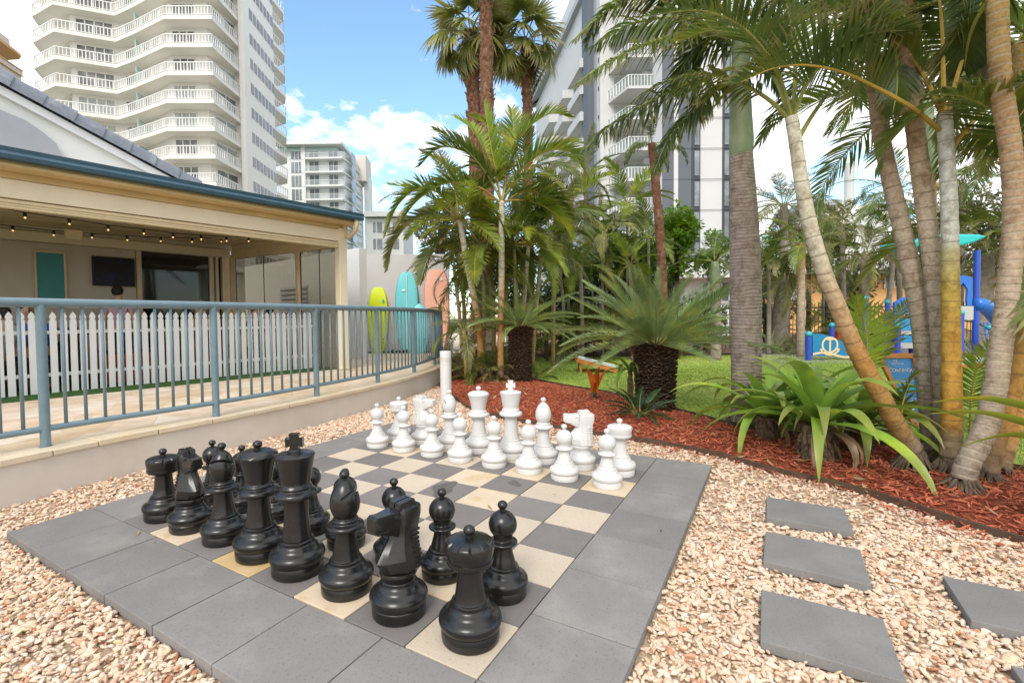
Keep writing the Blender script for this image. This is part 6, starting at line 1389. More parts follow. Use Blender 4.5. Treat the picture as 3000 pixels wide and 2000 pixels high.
def palm(nm, lab, pts, D, w0, w1, tm, kinds, n, L_, seed, group=None, e0=-.3, e1=1.35, ringstep=0, ground=True, shaft=None, cat='palm', rough_=0):
    P = P_(pts, D)
    if ground and P[0].z > .15: P = [Vector((P[0].x, P[0].y, 0))]+P
    base = P[0].copy(); t = thing(nm, lab, cat, base, 0, group); Q = [p-base for p in P]; Dm = D if not hasattr(D, '__len__') else D[-1]
    trunk(t, Q, [rpx(w0, Dm), rpx((w0+w1)/2, Dm), rpx(w1, Dm)], M[tm], 16, ringstep, rough_=rough_, step=.05 if Dm > 6 else .025)
    c = Q[-1]
    if shaft:
        b = MB(); d = (Q[-1]-Q[-2]).normalized(); h = shaft; r = rpx(w1, Dm); b.tube([c-d*.02, c+d*h*.12, c+d*h*.35, c+d*h*.75, c+d*h], [r*1.05, r*1.28, r*1.2, r*.9, r*.65], 16); b.build('crownshaft', M['shaft_green'], t, smooth=True); c = c+d*h
    crown(t, c, kinds, n, L_, e0, e1, seed, r0=rpx(w1, Dm)*.5)
    return t, base
def hero(t, base, pts, D0, D1, m='palm_leaf', rm='rachis', nm='frond', **kw):
    n = len(pts); P = [at(x, y, D0+(D1-D0)*i/(n-1))-base for i, (x, y) in enumerate(pts)]; P = catmull(P, 5); b = MB(); pinnate(b, P, **kw); b.build(nm, [M[m], M[rm]], t)

# ------------------------------------------------------------------ right foreground: golden cane clump
def clump_stem(lab, pts, D, w0, w1, tm, ringstep, seed, crown_n=0, kinds=('dark',), L_=1.0, roots=60, e0=-.4, e1=1.2, nm='cane_palm'):
    P = P_(pts, D); base = P[0].copy(); gz = max(.0, mulz(base.x, base.y)); t = thing(nm, lab, 'palm', (base.x, base.y, gz), 0, 'stems of the golden cane clump')
    O_ = Vector((base.x, base.y, gz)); Q = [p-O_ for p in P]; Dm = D if not hasattr(D, '__len__') else sum(D)/len(D)
    trunk(t, Q, [rpx(w0*1.15, Dm), rpx(w0, Dm), rpx((w0+w1)/2, Dm), rpx(w1, Dm)], M[tm], 22, ringstep, .035, step=.015)
    r_ = random.Random(seed)
    for k in range(roots):
        a = 2.39996*k+r_.uniform(-.15, .15); r1 = rpx(w0, Dm); z1 = Q[0].z+r_.uniform(-.02, .03); ro = r1*r_.uniform(1.2, 3.0)
        b = MB(); b.tube([Vector((Q[0].x*0+math.cos(a)*r1*.75, math.sin(a)*r1*.75, z1)), Vector((math.cos(a)*r1*1.25, math.sin(a)*r1*1.25, z1*.6)), Vector((math.cos(a)*ro, math.sin(a)*ro, -.02))], [r_.uniform(.009, .013), .0105, .007], 6)
        if k == 0: acc_b = b
        else: acc_b.add([Vector(v) for v in b.v], b.f)
    if roots: acc_b.build('roots', M['root'], t, smooth=True)
    if crown_n: crown(t, Q[-1], list(kinds), crown_n, L_, e0, e1, seed, r0=.02)
    return t, O_
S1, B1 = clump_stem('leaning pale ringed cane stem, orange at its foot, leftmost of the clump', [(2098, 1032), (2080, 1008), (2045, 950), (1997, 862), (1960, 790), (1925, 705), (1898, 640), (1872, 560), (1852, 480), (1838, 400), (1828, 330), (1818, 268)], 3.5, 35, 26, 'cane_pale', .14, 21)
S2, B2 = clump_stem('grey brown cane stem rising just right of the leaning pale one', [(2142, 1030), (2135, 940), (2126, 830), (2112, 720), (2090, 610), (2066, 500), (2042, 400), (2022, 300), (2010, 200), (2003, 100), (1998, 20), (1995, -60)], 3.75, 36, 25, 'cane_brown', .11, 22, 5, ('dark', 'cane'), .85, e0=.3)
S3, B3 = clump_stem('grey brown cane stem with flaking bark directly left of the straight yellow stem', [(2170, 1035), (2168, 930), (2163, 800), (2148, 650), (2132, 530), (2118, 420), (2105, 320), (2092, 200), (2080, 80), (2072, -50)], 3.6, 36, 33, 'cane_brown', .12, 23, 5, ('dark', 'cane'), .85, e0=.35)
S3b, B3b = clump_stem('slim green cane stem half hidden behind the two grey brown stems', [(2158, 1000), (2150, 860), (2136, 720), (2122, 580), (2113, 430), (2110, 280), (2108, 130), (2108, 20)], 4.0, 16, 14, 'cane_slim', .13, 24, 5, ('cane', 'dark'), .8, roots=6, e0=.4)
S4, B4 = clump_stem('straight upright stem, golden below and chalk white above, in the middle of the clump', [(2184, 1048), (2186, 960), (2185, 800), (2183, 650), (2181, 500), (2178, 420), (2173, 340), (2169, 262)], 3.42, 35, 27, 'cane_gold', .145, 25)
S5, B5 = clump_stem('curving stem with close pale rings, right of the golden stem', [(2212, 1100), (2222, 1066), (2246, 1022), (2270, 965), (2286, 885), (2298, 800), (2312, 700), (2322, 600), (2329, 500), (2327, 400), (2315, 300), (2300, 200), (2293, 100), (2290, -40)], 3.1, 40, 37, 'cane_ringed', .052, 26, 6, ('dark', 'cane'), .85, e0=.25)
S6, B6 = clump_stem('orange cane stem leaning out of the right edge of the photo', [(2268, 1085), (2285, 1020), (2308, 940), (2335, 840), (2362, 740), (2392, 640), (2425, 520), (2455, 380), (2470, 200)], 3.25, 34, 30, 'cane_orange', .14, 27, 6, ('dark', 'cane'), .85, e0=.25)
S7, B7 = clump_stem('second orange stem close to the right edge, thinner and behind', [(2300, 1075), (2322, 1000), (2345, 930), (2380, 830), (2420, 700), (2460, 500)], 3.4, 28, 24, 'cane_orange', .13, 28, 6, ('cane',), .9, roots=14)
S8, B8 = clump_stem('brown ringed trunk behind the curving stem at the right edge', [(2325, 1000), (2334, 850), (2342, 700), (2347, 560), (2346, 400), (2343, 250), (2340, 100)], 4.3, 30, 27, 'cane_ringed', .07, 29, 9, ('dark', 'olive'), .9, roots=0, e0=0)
K = dict(n=50, ll=.38, lw=.021, start=.22, v=.55, droop=.35, r0=.017)
KD = dict(n=54, ll=.34, lw=.021, start=.2, v=.15, droop=.9, r0=.018)
hero(S1, B1, [(1818, 275), (1800, 205), (1765, 130), (1700, 60), (1610, 25), (1500, 35)], 3.5, 3.1, 'palm_leaf_dark', seed=1, **K)
hero(S1, B1, [(1815, 275), (1760, 225), (1690, 188), (1600, 170), (1500, 200), (1430, 250)], 3.5, 3.6, 'palm_leaf_dark', seed=2, **KD)
hero(S1, B1, [(1820, 270), (1826, 180), (1822, 90), (1800, -20), (1760, -120)], 3.5, 3.7, 'palm_leaf', seed=3, **K)
hero(S1, B1, [(1822, 272), (1850, 200), (1905, 130), (1985, 80), (2080, 70)], 3.5, 3.2, 'palm_leaf_dark', seed=4, **K)
hero(S1, B1, [(1828, 330), (1868, 262), (1930, 180), (2000, 110), (2090, 60)], 3.5, 3.9, 'palm_leaf_dark', seed=5, **dict(K, start=.45))
hero(S1, B1, [(1812, 270), (1780, 180), (1715, 100), (1640, 70), (1560, 95)], 3.5, 3.9, 'palm_leaf', seed=6, **K)
hero(S4, B4, [(2160, 300), (2090, 245), (2000, 195), (1930, 165), (1850, 150), (1775, 158), (1700, 190)], 3.42, 3.2, 'palm_leaf_dark', 'rachis_orange', seed=7, **dict(K, start=.3, v=.9, ll=.5, droop=.1))
hero(S4, B4, [(2168, 262), (2166, 160), (2163, 60), (2150, -50), (2120, -150)], 3.42, 3.3, 'palm_leaf_dark', 'rachis_orange', seed=8, **dict(K, start=.35))
hero(S4, B4, [(2174, 265), (2200, 170), (2232, 70), (2262, -30), (2280, -120)], 3.42, 3.3, 'palm_leaf_dark', 'rachis_orange', seed=9, **dict(K, start=.35))
hero(S4, B4, [(2185, 345), (2225, 290), (2280, 240), (2350, 205), (2430, 200)], 3.42, 3.5, 'palm_leaf', 'rachis_orange', seed=10, **dict(K, start=.35))
hero(S4, B4, [(2180, 330), (2230, 300), (2300, 310), (2370, 350)], 3.42, 3.8, 'palm_leaf', 'rachis_orange', seed=12, **dict(KD, start=.3))
hero(S4, B4, [(2165, 265), (2120, 170), (2060, 100), (1980, 60), (1890, 60)], 3.42, 3.8, 'palm_leaf_dark', 'rachis_orange', seed=13, **dict(K, start=.3))
hero(S2, B2, [(1998, 20), (1940, -10), (1850, 20), (1760, 60), (1690, 130)], 3.75, 3.9, 'palm_leaf_dark', seed=14, **KD)
hero(S2, B2, [(1998, 10), (2030, 40), (2055, 110), (2060, 200), (2050, 260)], 3.75, 3.5, 'palm_leaf', seed=15, **KD)
hero(S3, B3, [(2075, -10), (2030, 10), (1985, 60), (1950, 130)], 3.6, 3.3, 'palm_leaf_dark', seed=16, **KD)
hero(S5, B5, [(2290, -10), (2250, 30), (2225, 90), (2215, 160)], 3.1, 3.4, 'palm_leaf_dark', seed=17, **KD)
hero(S8, B8, [(2340, 110), (2300, 120), (2240, 170), (2190, 240), (2160, 330)], 4.3, 5.0, 'palm_leaf', seed=18, **KD)
hero(S8, B8, [(2340, 110), (2310, 180), (2280, 280), (2260, 400)], 4.3, 5.2, 'palm_leaf_olive', seed=19, **KD)
# fresh suckers at the foot of the clump
for (pts, d0, d1, ll, lab, mm) in (([(1990, 880), (1992, 800), (1985, 735), (1965, 680)], 3.9, 3.8, .26, 'bright green young palm shoot standing between the leaning stem and the play panel', 'palm_leaf_bright'), ([(1995, 890), (2020, 810), (2050, 740), (2090, 690)], 3.95, 4.0, .25, 'bright arching young frond just left of the game sign', 'palm_leaf_bright'),
                               ([(2228, 985), (2232, 900), (2250, 830), (2292, 775)], 3.7, 3.8, .22, 'young yellow green palm shoot between the golden and the curving stems', 'palm_leaf_bright'), ([(2068, 990), (2075, 920), (2095, 870), (2125, 850)], 3.6, 3.5, .15, 'small feathery sucker at the foot of the clump, left of the grey brown stems', 'palm_leaf')):
    base = at(*pts[0], d0); g0 = Vector((base.x, base.y, .03)); t = thing('palm_shoot', lab, 'palm shoot', g0)
    b = MB(); b.tube([Vector((0, 0, 0)), (base-g0)], [.012, .009], 6); b.build('stem', M['rachis_orange'], t)
    hero(t, g0, pts, d0, d1, mm, 'rachis_orange', n=30, ll=ll, lw=.020, start=.2, v=.25, droop=.2, r0=.007, seed=int(pts[0][0]))

# ------------------------------------------------------------------ thick ringed palm in the middle with bushy fronds
dk = 5.0; base = onz(1713, 968, 0); 
kp = thing('royal_palm', 'thick grey ringed palm trunk with a smooth green crownshaft, in front of the lawn', 'palm', base)
Q = [at(1713, 968, dk)-base, at(1714, 900, dk)-base, at(1713, 760, dk)-base, at(1712, 620, dk)-base, at(1708, 480, dk)-base, at(1703, 356, dk)-base]
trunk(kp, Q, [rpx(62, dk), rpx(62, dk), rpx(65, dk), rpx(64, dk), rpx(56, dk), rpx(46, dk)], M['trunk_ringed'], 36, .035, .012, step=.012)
cs = [at(1703, 358, dk)-base, at(1703, 345, dk)-base, at(1703, 320, dk)-base, at(1702, 260, dk)-base, at(1701, 190, dk)-base, at(1700, 120, dk)-base, at(1700, 60, dk)-base]
b = MB(); b.tube(catmull(cs, 5), list(np.interp(np.linspace(0, 6, 31), range(7), [rpx(w_, dk) for w_ in (44, 48, 50, 44, 40, 34, 26)])), 32); b.build('crownshaft', M['shaft_green'], kp, smooth=True)
KF = dict(n=84, ll=.42, lw=.026, start=.1, v=.0, droop=1.0, r0=.022, bushy=1.0)
hero(kp, base, [(1700, 150), (1640, 170), (1560, 200), (1480, 240), (1400, 290), (1345, 340)], 5.0, 4.5, 'palm_leaf_dark', seed=31, **KF)
hero(kp, base, [(1700, 160), (1650, 200), (1590, 255), (1535, 320), (1502, 395)], 5.0, 4.9, 'palm_leaf_dark', seed=32, **dict(KF, n=90, ll=.33))
hero(kp, base, [(1700, 90), (1600, 75), (1500, 95), (1400, 140), (1320, 195)], 5.0, 4.3, 'palm_leaf', seed=33, **dict(KF, bushy=.5, v=.2))
hero(kp, base, [(1700, 60), (1620, 0), (1500, -20), (1390, 30), (1320, 90)], 5.0, 4.5, 'palm_leaf', seed=34, **dict(KF, bushy=.5, v=.3))
hero(kp, base, [(1700, 80), (1640, 60), (1540, 40), (1440, 60), (1360, 110)], 5.0, 5.6, 'palm_leaf_dark', seed=35, **KF)
hero(kp, base, [(1702, 80), (1760, 10), (1850, -20), (1950, 10)], 5.0, 5.2, 'palm_leaf_dark', seed=36, **KF)
hero(kp, base, [(1702, 100), (1745, 60), (1790, 60), (1830, 110)], 5.0, 5.8, 'palm_leaf_dark', seed=37, **dict(KF, ll=.36))
hero(kp, base, [(1700, 120), (1660, 90), (1610, 100), (1570, 150), (1550, 210)], 5.0, 5.6, 'palm_leaf_dark', seed=38, **KF)
crown(kp, at(1700, 40, dk)-base, ['fox', 'dark'], 6, 1.0, .2, 1.3, 44)
for k in range(26):
    a = 2*PI*k/26; 
    if k == 0: b = MB()
    r1 = rpx(60, dk); q = MB(); q.tube([Vector((math.cos(a)*r1*.9, math.sin(a)*r1*.9, .12)), Vector((math.cos(a)*r1*1.2, math.sin(a)*r1*1.2, .05)), Vector((math.cos(a)*r1*1.5, math.sin(a)*r1*1.5, -.02))], [.014, .014, .01], 6); b.add([Vector(v) for v in q.v], q.f)
b.build('roots', M['root'], kp, smooth=True)
# green shafted palm behind the clump
palm('king_palm', 'slim palm with a smooth green crownshaft glimpsed behind the grey brown stems', [(2140, 800), (2136, 600), (2132, 400)], 6.2, 30, 27, 'cane_brown', ['dark', 'cane'], 8, 1.1, 51, shaft=1.0, e0=-.1)

# ------------------------------------------------------------------ left palm cluster beside the surfboards
GL_ = 'palms of the cluster beside the surfboards'
def lp_(lab, pts, D, w0, w1, tm, kinds, n, L_, seed, **kw): return palm('cane_palm', lab, pts, D, w0, w1, tm, kinds, n, L_, seed, GL_, ringstep=.12, **kw)
l1, b1 = lp_('leaning pale cane palm with an orange foot, tallest crown on the left of the cluster', [(1106, 862), (1104, 800), (1100, 745), (1090, 690), (1080, 640), (1070, 590), (1062, 540), (1055, 505)], 8.8, 17, 13, 'cane_pale', ['cane', 'bright', 'cane'], 9, .78, 61, e0=-.35, e1=1.1)
l2, b2 = lp_('upright golden cane palm with the highest bright fronds of the cluster', [(1150, 862), (1150, 750), (1152, 650), (1152, 550), (1153, 462)], 8.5, 15, 13, 'cane_pale', ['bright', 'cane'], 5, .9, 62, e0=.2, e1=1.2)
KB = dict(n=54, ll=.52, lw=.040, start=.22, v=.55, droop=.3, r0=.016)
for i, (pts, mm, dd_) in enumerate((([(1153, 465), (1140, 400), (1125, 320), (1112, 240)], 'palm_leaf_bright', 0), ([(1153, 465), (1170, 390), (1200, 310), (1262, 262), (1310, 270)], 'palm_leaf_bright', .2), ([(1155, 465), (1190, 400), (1250, 350), (1310, 350), (1345, 400)], 'palm_leaf', -.2), ([(1152, 465), (1120, 400), (1070, 350), (1010, 340), (965, 380)], 'palm_leaf', .1),
                            ([(1150, 465), (1100, 430), (1030, 420), (960, 460), (915, 520)], 'palm_leaf', -.3), ([(1155, 470), (1200, 440), (1260, 450), (1310, 500)], 'palm_leaf', .3), ([(1153, 462), (1165, 380), (1180, 310), (1175, 250)], 'palm_leaf_bright', .3), ([(1151, 462), (1130, 380), (1085, 300), (1045, 270)], 'palm_leaf_bright', .4))):
    hero(l2, b2, pts, 8.5, 8.5+dd_*2, mm, 'rachis_orange', seed=70+i, **KB)
for i, (pts, mm, dd_) in enumerate((([(1055, 505), (1020, 455), (970, 430), (915, 470), (885, 540)], 'palm_leaf', -.2), ([(1055, 505), (1000, 490), (945, 510), (905, 560), (890, 620)], 'palm_leaf_olive', .1), ([(1057, 505), (1090, 470), (1130, 480), (1165, 540)], 'palm_leaf_bright', -.2), ([(1055, 508), (1020, 540), (985, 590), (965, 650)], 'palm_leaf', -.3), ([(1054, 505), (1045, 440), (1020, 380), (970, 350)], 'palm_leaf', .2), ([(1060, 520), (1100, 530), (1140, 580), (1150, 640)], 'palm_leaf', .2))):
    hero(l1, b1, pts, 8.8, 8.8+dd_*2, mm, 'rachis_orange', seed=90+i, **dict(KB, ll=.42))
for j, (lab, pts, D, w0, w1, tm, kinds, n, L_) in enumerate((
    ('pale thick trunked palm standing behind the cane stems of the cluster', [(1120, 850), (1122, 740), (1124, 620)], 10.2, 24, 20, 'cane_brown', ['cane', 'olive'], 9, .8),
    ('slim cane palm with pale upper stem behind the small cycad', [(1196, 850), (1200, 740), (1208, 640), (1214, 565)], 9.4, 11, 9, 'cane_pale', ['cane', 'bright'], 9, .75),
    ('slim whitish cane palm just right of the small cycad crown', [(1222, 850), (1228, 740), (1238, 640), (1246, 560)], 9.6, 11, 9, 'cane_slim', ['cane', 'dark'], 9, .8),
    ('thin cane palm between the two main stems of the cluster', [(1136, 850), (1132, 740), (1126, 660), (1112, 600)], 9.6, 9, 8, 'cane_slim', ['bright', 'olive'], 8, .6),
    ('dark reddish palm trunk behind the small cycad', [(1210, 850), (1213, 740), (1217, 620), (1219, 520)], 10.4, 15, 14, 'bark_red', ['olive', 'dark'], 9, .85),
    ('low olive cane palm overhanging the turquoise surfboard', [(1062, 830), (1056, 730), (1042, 610)], 9.6, 9, 8, 'cane_slim', ['olive', 'cane'], 8, .56),
    ('leafy palm filling the left side of the cluster behind the tall crown', [(1075, 840), (1060, 640), (1035, 450)], 10.8, 9, 9, 'cane_slim', ['cane', 'olive'], 11, .85),
    ('leafy palm filling the right side of the cluster below the tower', [(1270, 840), (1272, 640), (1276, 480)], 11.0, 9, 9, 'cane_slim', ['cane', 'olive', 'bright'], 11, .85),
    ('bright cane palm filling the middle of the cluster between the two tall crowns', [(1108, 855), (1112, 700), (1102, 560)], 9.2, 9, 8, 'cane_slim', ['bright', 'cane'], 12, .8),
    ('bright cane palm right of the golden one with fronds over the small cycad', [(1190, 855), (1186, 700), (1180, 560)], 9.1, 9, 8, 'cane_slim', ['bright', 'cane'], 12, .8),
    ('tall airy cane palm behind the highest fronds of the cluster', [(1150, 850), (1170, 600), (1205, 400)], 10.5, 9, 8, 'cane_slim', ['bright', 'cane'], 12, .95),
    ('low bushy palm at the foot of the cluster beside the bollard', [(1070, 865), (1068, 800), (1065, 760)], 8.6, 8, 8, 'cane_slim', ['olive', 'cane'], 10, .5))):
    lp_(lab, pts, D, w0, w1, tm, kinds, n, L_, 110+j, e0=-.5, e1=1.25)
# tall fan palms
def fanpalm(lab, pts, D, w0, w1, n, seed, cr=True):
    P = P_(pts, D); g0 = Vector((P[0].x, P[0].y, 0)); t = thing('fan_palm', lab, 'palm', g0, 0, 'tall fan palms'); Q = [Vector((0, 0, 0))]+[p-g0 for p in P]
    trunk(t, Q, [rpx(w0, D)*1.1, rpx(w0, D), rpx(w1, D)], M['bark_red'], 18, 0, rough_=.16, step=.10)
    c = Q[-1]; r_ = random.Random(seed); b = MB(); 
    for k in range(160):        # old leaf bases
        a = r_.uniform(0, 6.28); z = c.z-r_.uniform(.05, 3.2)*(1 if k % 3 else 2); rr = rpx(w1, D); f = (z-Q[-2].z)/(c.z-Q[-2].z+1e-6); x0 = Q[-2].x+(c.x-Q[-2].x)*f; y0 = Q[-2].y+(c.y-Q[-2].y)*f
        b.beam(Vector((x0+math.cos(a)*rr*.8, y0+math.sin(a)*rr*.8, z)), Vector((x0+math.cos(a)*rr*1.35, y0+math.sin(a)*rr*1.35, z+.14)), .07, .02)
    b.build('leaf_bases', M['bark_red'], t)
    crown(t, c, ['fan'], n, 1.15, -.75, 1.3, seed); crown(t, c-Vector((0, 0, .25)), ['deadfan', 'fan'], 10, .9, -1.3, -.7, seed+3, 'dead_frond')
fanpalm('tall fan palm with rough red trunk leaving the top of the photo', [(1119, 500), (1118, 230), (1116, 0), (1113, -160)], 14.5, 30, 26, 22, 201)
fanpalm('fan palm with a shaggy dark trunk, left of the nearest fan palm trunk', [(1094, 500), (1090, 300), (1086, 190), (1080, 75)], 17, 27, 30, 23, 202)
fanpalm('slender fan palm standing right of the others against the sky', [(1214, 500), (1212, 300), (1210, 200), (1206, 95)], 17, 22, 20, 23, 203)
palm('bushy_palm', 'slim red barked palm trunk rising behind the big cycad', [(1523, 700), (1522, 650), (1517, 560), (1511, 480), (1504, 395), (1497, 330)], 10, 21, 18, 'bark_red', ['fox'], 6, .42, 205, e0=-.6, e1=.9, rough_=.08)

# ------------------------------------------------------------------ background palms and trees
BG = [ # label, crown px, depth, stem width px, kinds, n, size, material
 ('palm behind the cluster, just left of the high rise', 1305, 470, 13.5, 6, ['cane', 'bright'], 12, 1.0, 'grey_trunk'),
 ('bright leaved palm before the foot of the high rise', 1440, 468, 14.5, 6, ['bright', 'cane'], 13, .95, 'grey_trunk'),
 ('mid green palm with a thin stem below the tower balconies', 1385, 540, 13, 6, ['cane', 'olive'], 12, .8, 'grey_trunk'),
 ('low palm with pale stem in front of the dark shrubs', 1335, 610, 12.5, 9, ['cane', 'bright'], 11, .7, 'grey_trunk'),
 ('upright palm behind the slim red barked trunk', 1490, 545, 13.5, 6, ['cane', 'dark'], 12, .8, 'grey_trunk'),
 ('small palm left of the slim red barked trunk', 1445, 610, 12.5, 7, ['bright', 'cane'], 10, .62, 'grey_trunk'),
 ('olive palm crown above the dark shaded cycad', 1290, 570, 12.6, 6, ['olive', 'cane'], 11, .75, 'grey_trunk'),
 ('palm with airy fronds high beside the display wall cluster', 1345, 400, 15.0, 6, ['olive', 'cane'], 11, .9, 'grey_trunk'),
 ('feathery grey green palm right of the ringed trunk, tallest there', 1800, 470, 15, 16, ['phoenix', 'olive'], 18, 1.0, 'grey_trunk'),
 ('palm with pale twisted trunk beside the black fence', 1842, 560, 13, 15, ['cane', 'olive'], 12, .75, 'cane_brown'),
 ('dense palm filling the gap right of the leaning stem', 1935, 520, 15, 10, ['olive', 'phoenix', 'cane'], 16, .95, 'grey_trunk'),
 ('low fan of fronds under the feathery palm', 1765, 600, 14, 9, ['cane', 'olive'], 12, .7, 'grey_trunk'),
 ('palm with rusty hanging fronds behind the play panel', 1985, 590, 13.5, 12, ['olive', 'dead', 'cane'], 14, .8, 'grey_trunk'),
 ('palm crown between the leaning stem and the turquoise roof', 2045, 540, 16, 10, ['cane', 'olive'], 14, 1.0, 'grey_trunk'),
 ('palm crown left of the turquoise playground roof', 2060, 440, 14, 10, ['olive', 'dark'], 14, 1.0, 'grey_trunk'),
 ('broad palm crown seen between the golden and curving stems', 2212, 420, 17, 12, ['cane', 'olive'], 14, .9, 'grey_trunk'),
 ('palm with hanging grey fronds over the slide', 2262, 585, 16.0, 32, ['olive', 'dead'], 16, .8, 'grey_trunk'),
 ('tall palm crown at the upper right edge', 2320, 330, 8.5, 14, ['dark', 'olive'], 12, .9, 'grey_trunk'),
 ('palm behind the right edge stems', 2350, 560, 15, 16, ['olive', 'cane'], 14, .9, 'grey_trunk'),
 ('palm crown above the white mast', 2140, 500, 17, 10, ['olive', 'cane'], 14, 1.1, 'grey_trunk'),
 ('palm crown low beside the orange house', 1890, 600, 17, 6, ['olive', 'cane'], 14, .9, 'grey_trunk')]
for i, (lab, x, y, D, w_, kinds, n, L_, tm) in enumerate(BG):
    palm('background_palm', lab, [(x+rnd.uniform(-8, 8), 700), (x+rnd.uniform(-4, 4), (y+700)/2), (x, y)], D, w_*1.1, w_, tm, kinds, n, L_*.95, 400+i, 'palms at the back of the garden', e0=-.6, e1=1.3)
palm('bottle_palm', 'small palm with a swollen green shaft in front of the white pool house', [(1694-50, 740), (1644, 690), (1643, 650)], 12.5, 24, 20, 'grey_trunk', ['cane', 'dark'], 10, .62, 450, shaft=.55, e0=-.2)
palm('date_palm', 'stout mossy grey palm trunk with a shaggy head right of the ringed palm', [(1792, 800), (1794, 740), (1798, 680), (1803, 645)], 14.5, 36, 32, 'grey_trunk', ['phoenix', 'dead', 'olive'], 20, .85, 451, e0=-.6, e1=1.2)
def bush(nm, lab, cat, c, rad_, n, size, m, seed, trunkh=0, group=None, leafy=3, tw=.10):
    t = thing(nm, lab, cat, (c.x, c.y, 0), 0, group); r_ = random.Random(seed); b = MB(); cl = []
    for k in range(max(6, n//45)):
        while True:
            p = Vector((r_.uniform(-1, 1), r_.uniform(-1, 1), r_.uniform(-1, 1)))
            if .35 < p.length < 1: break
        cl.append((Vector((p.x*rad_[0], p.y*rad_[1], p.z*rad_[2])), r_.uniform(.22, .42)*min(rad_)))
    for k in range(n):
        cc, cr_ = cl[r_.randrange(len(cl))]; v = Vector((r_.gauss(0, 1), r_.gauss(0, 1), r_.gauss(0, .8))).normalized()*cr_*r_.uniform(.5, 1.1); p = cc+v+Vector((0, 0, c.z))
        if p.z < .02: continue
        d = (v.normalized()+Vector((r_.uniform(-.6, .6), r_.uniform(-.6, .6), r_.uniform(-.2, .8)))).normalized(); sd_ = d.cross(Vector((r_.uniform(-1, 1), r_.uniform(-1, 1), 1))).normalized()
        l_ = size*r_.uniform(.6, 1.3); w2 = l_*.24; b.add([p, p+d*l_*.45+sd_*w2, p+d*l_-Vector((0, 0, l_*.15)), p+d*l_*.45-sd_*w2], [(0, 1, 2, 3)], [(0, 0), (.4, 0), (.6, 0), (.4, 0)])
    b.build('foliage', M[m], t)
    b = MB(); z0 = c.z
    b.tube([Vector((0, 0, -.05)), Vector((.03, .02, z0*.5)), Vector((0, 0, z0*1.0))], [tw, tw*.8, tw*.5], 8)
    for k in range(6):
        q = cl[k % len(cl)][0]; b.tube([Vector((0, 0, z0*.55)), Vector((q.x*.4, q.y*.4, z0+q.z*.2)), Vector((q.x*.8, q.y*.8, z0+q.z*.8))], [tw*.5, tw*.32, tw*.12], 6)
    b.build('trunk', M['dark_trunk'], t, smooth=True); return t
def bpx(x, y, D): return at(x, y, D)
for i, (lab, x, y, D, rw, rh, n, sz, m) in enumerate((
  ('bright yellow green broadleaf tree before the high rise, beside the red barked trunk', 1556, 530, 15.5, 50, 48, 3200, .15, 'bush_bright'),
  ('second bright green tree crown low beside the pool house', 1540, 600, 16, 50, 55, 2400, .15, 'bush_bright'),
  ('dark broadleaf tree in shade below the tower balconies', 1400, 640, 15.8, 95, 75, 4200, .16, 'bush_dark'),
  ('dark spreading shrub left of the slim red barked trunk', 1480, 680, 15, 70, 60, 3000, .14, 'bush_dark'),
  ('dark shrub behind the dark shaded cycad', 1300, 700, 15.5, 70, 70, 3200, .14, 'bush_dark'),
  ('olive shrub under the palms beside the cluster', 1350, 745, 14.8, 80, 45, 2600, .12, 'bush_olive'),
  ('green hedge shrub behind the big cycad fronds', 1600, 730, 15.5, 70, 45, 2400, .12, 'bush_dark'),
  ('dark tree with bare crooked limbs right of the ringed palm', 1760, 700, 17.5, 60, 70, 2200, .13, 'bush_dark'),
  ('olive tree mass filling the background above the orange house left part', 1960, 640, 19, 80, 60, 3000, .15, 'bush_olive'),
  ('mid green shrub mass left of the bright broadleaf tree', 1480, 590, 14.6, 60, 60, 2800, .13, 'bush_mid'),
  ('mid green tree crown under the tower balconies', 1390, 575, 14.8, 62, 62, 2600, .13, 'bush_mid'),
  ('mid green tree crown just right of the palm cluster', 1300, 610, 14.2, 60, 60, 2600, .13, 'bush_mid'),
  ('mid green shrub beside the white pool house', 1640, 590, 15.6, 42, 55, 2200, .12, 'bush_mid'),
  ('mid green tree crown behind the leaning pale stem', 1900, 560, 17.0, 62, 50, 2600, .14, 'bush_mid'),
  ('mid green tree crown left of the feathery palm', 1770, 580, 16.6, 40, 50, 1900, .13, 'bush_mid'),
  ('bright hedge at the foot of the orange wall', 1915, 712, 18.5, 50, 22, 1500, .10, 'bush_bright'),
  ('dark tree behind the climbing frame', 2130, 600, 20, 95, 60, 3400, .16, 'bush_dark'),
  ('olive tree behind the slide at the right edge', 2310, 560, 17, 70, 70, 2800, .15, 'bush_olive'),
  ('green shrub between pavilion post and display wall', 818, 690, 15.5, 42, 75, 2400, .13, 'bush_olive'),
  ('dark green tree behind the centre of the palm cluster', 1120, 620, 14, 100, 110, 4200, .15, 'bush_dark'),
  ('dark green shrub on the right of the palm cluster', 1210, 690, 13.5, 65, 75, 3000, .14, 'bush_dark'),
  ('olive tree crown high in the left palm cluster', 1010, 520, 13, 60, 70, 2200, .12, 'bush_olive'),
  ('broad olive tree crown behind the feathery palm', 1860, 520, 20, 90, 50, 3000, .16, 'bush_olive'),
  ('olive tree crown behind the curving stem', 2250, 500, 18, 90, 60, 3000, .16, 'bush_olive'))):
    c = bpx(x, y, D); s_ = D/1112; bush('tree' if 'tree' in lab else 'shrub', lab, 'tree' if 'tree' in lab else 'shrub', c, (rw*s_, rw*s_*.8, rh*s_), n, sz, m, 500+i)
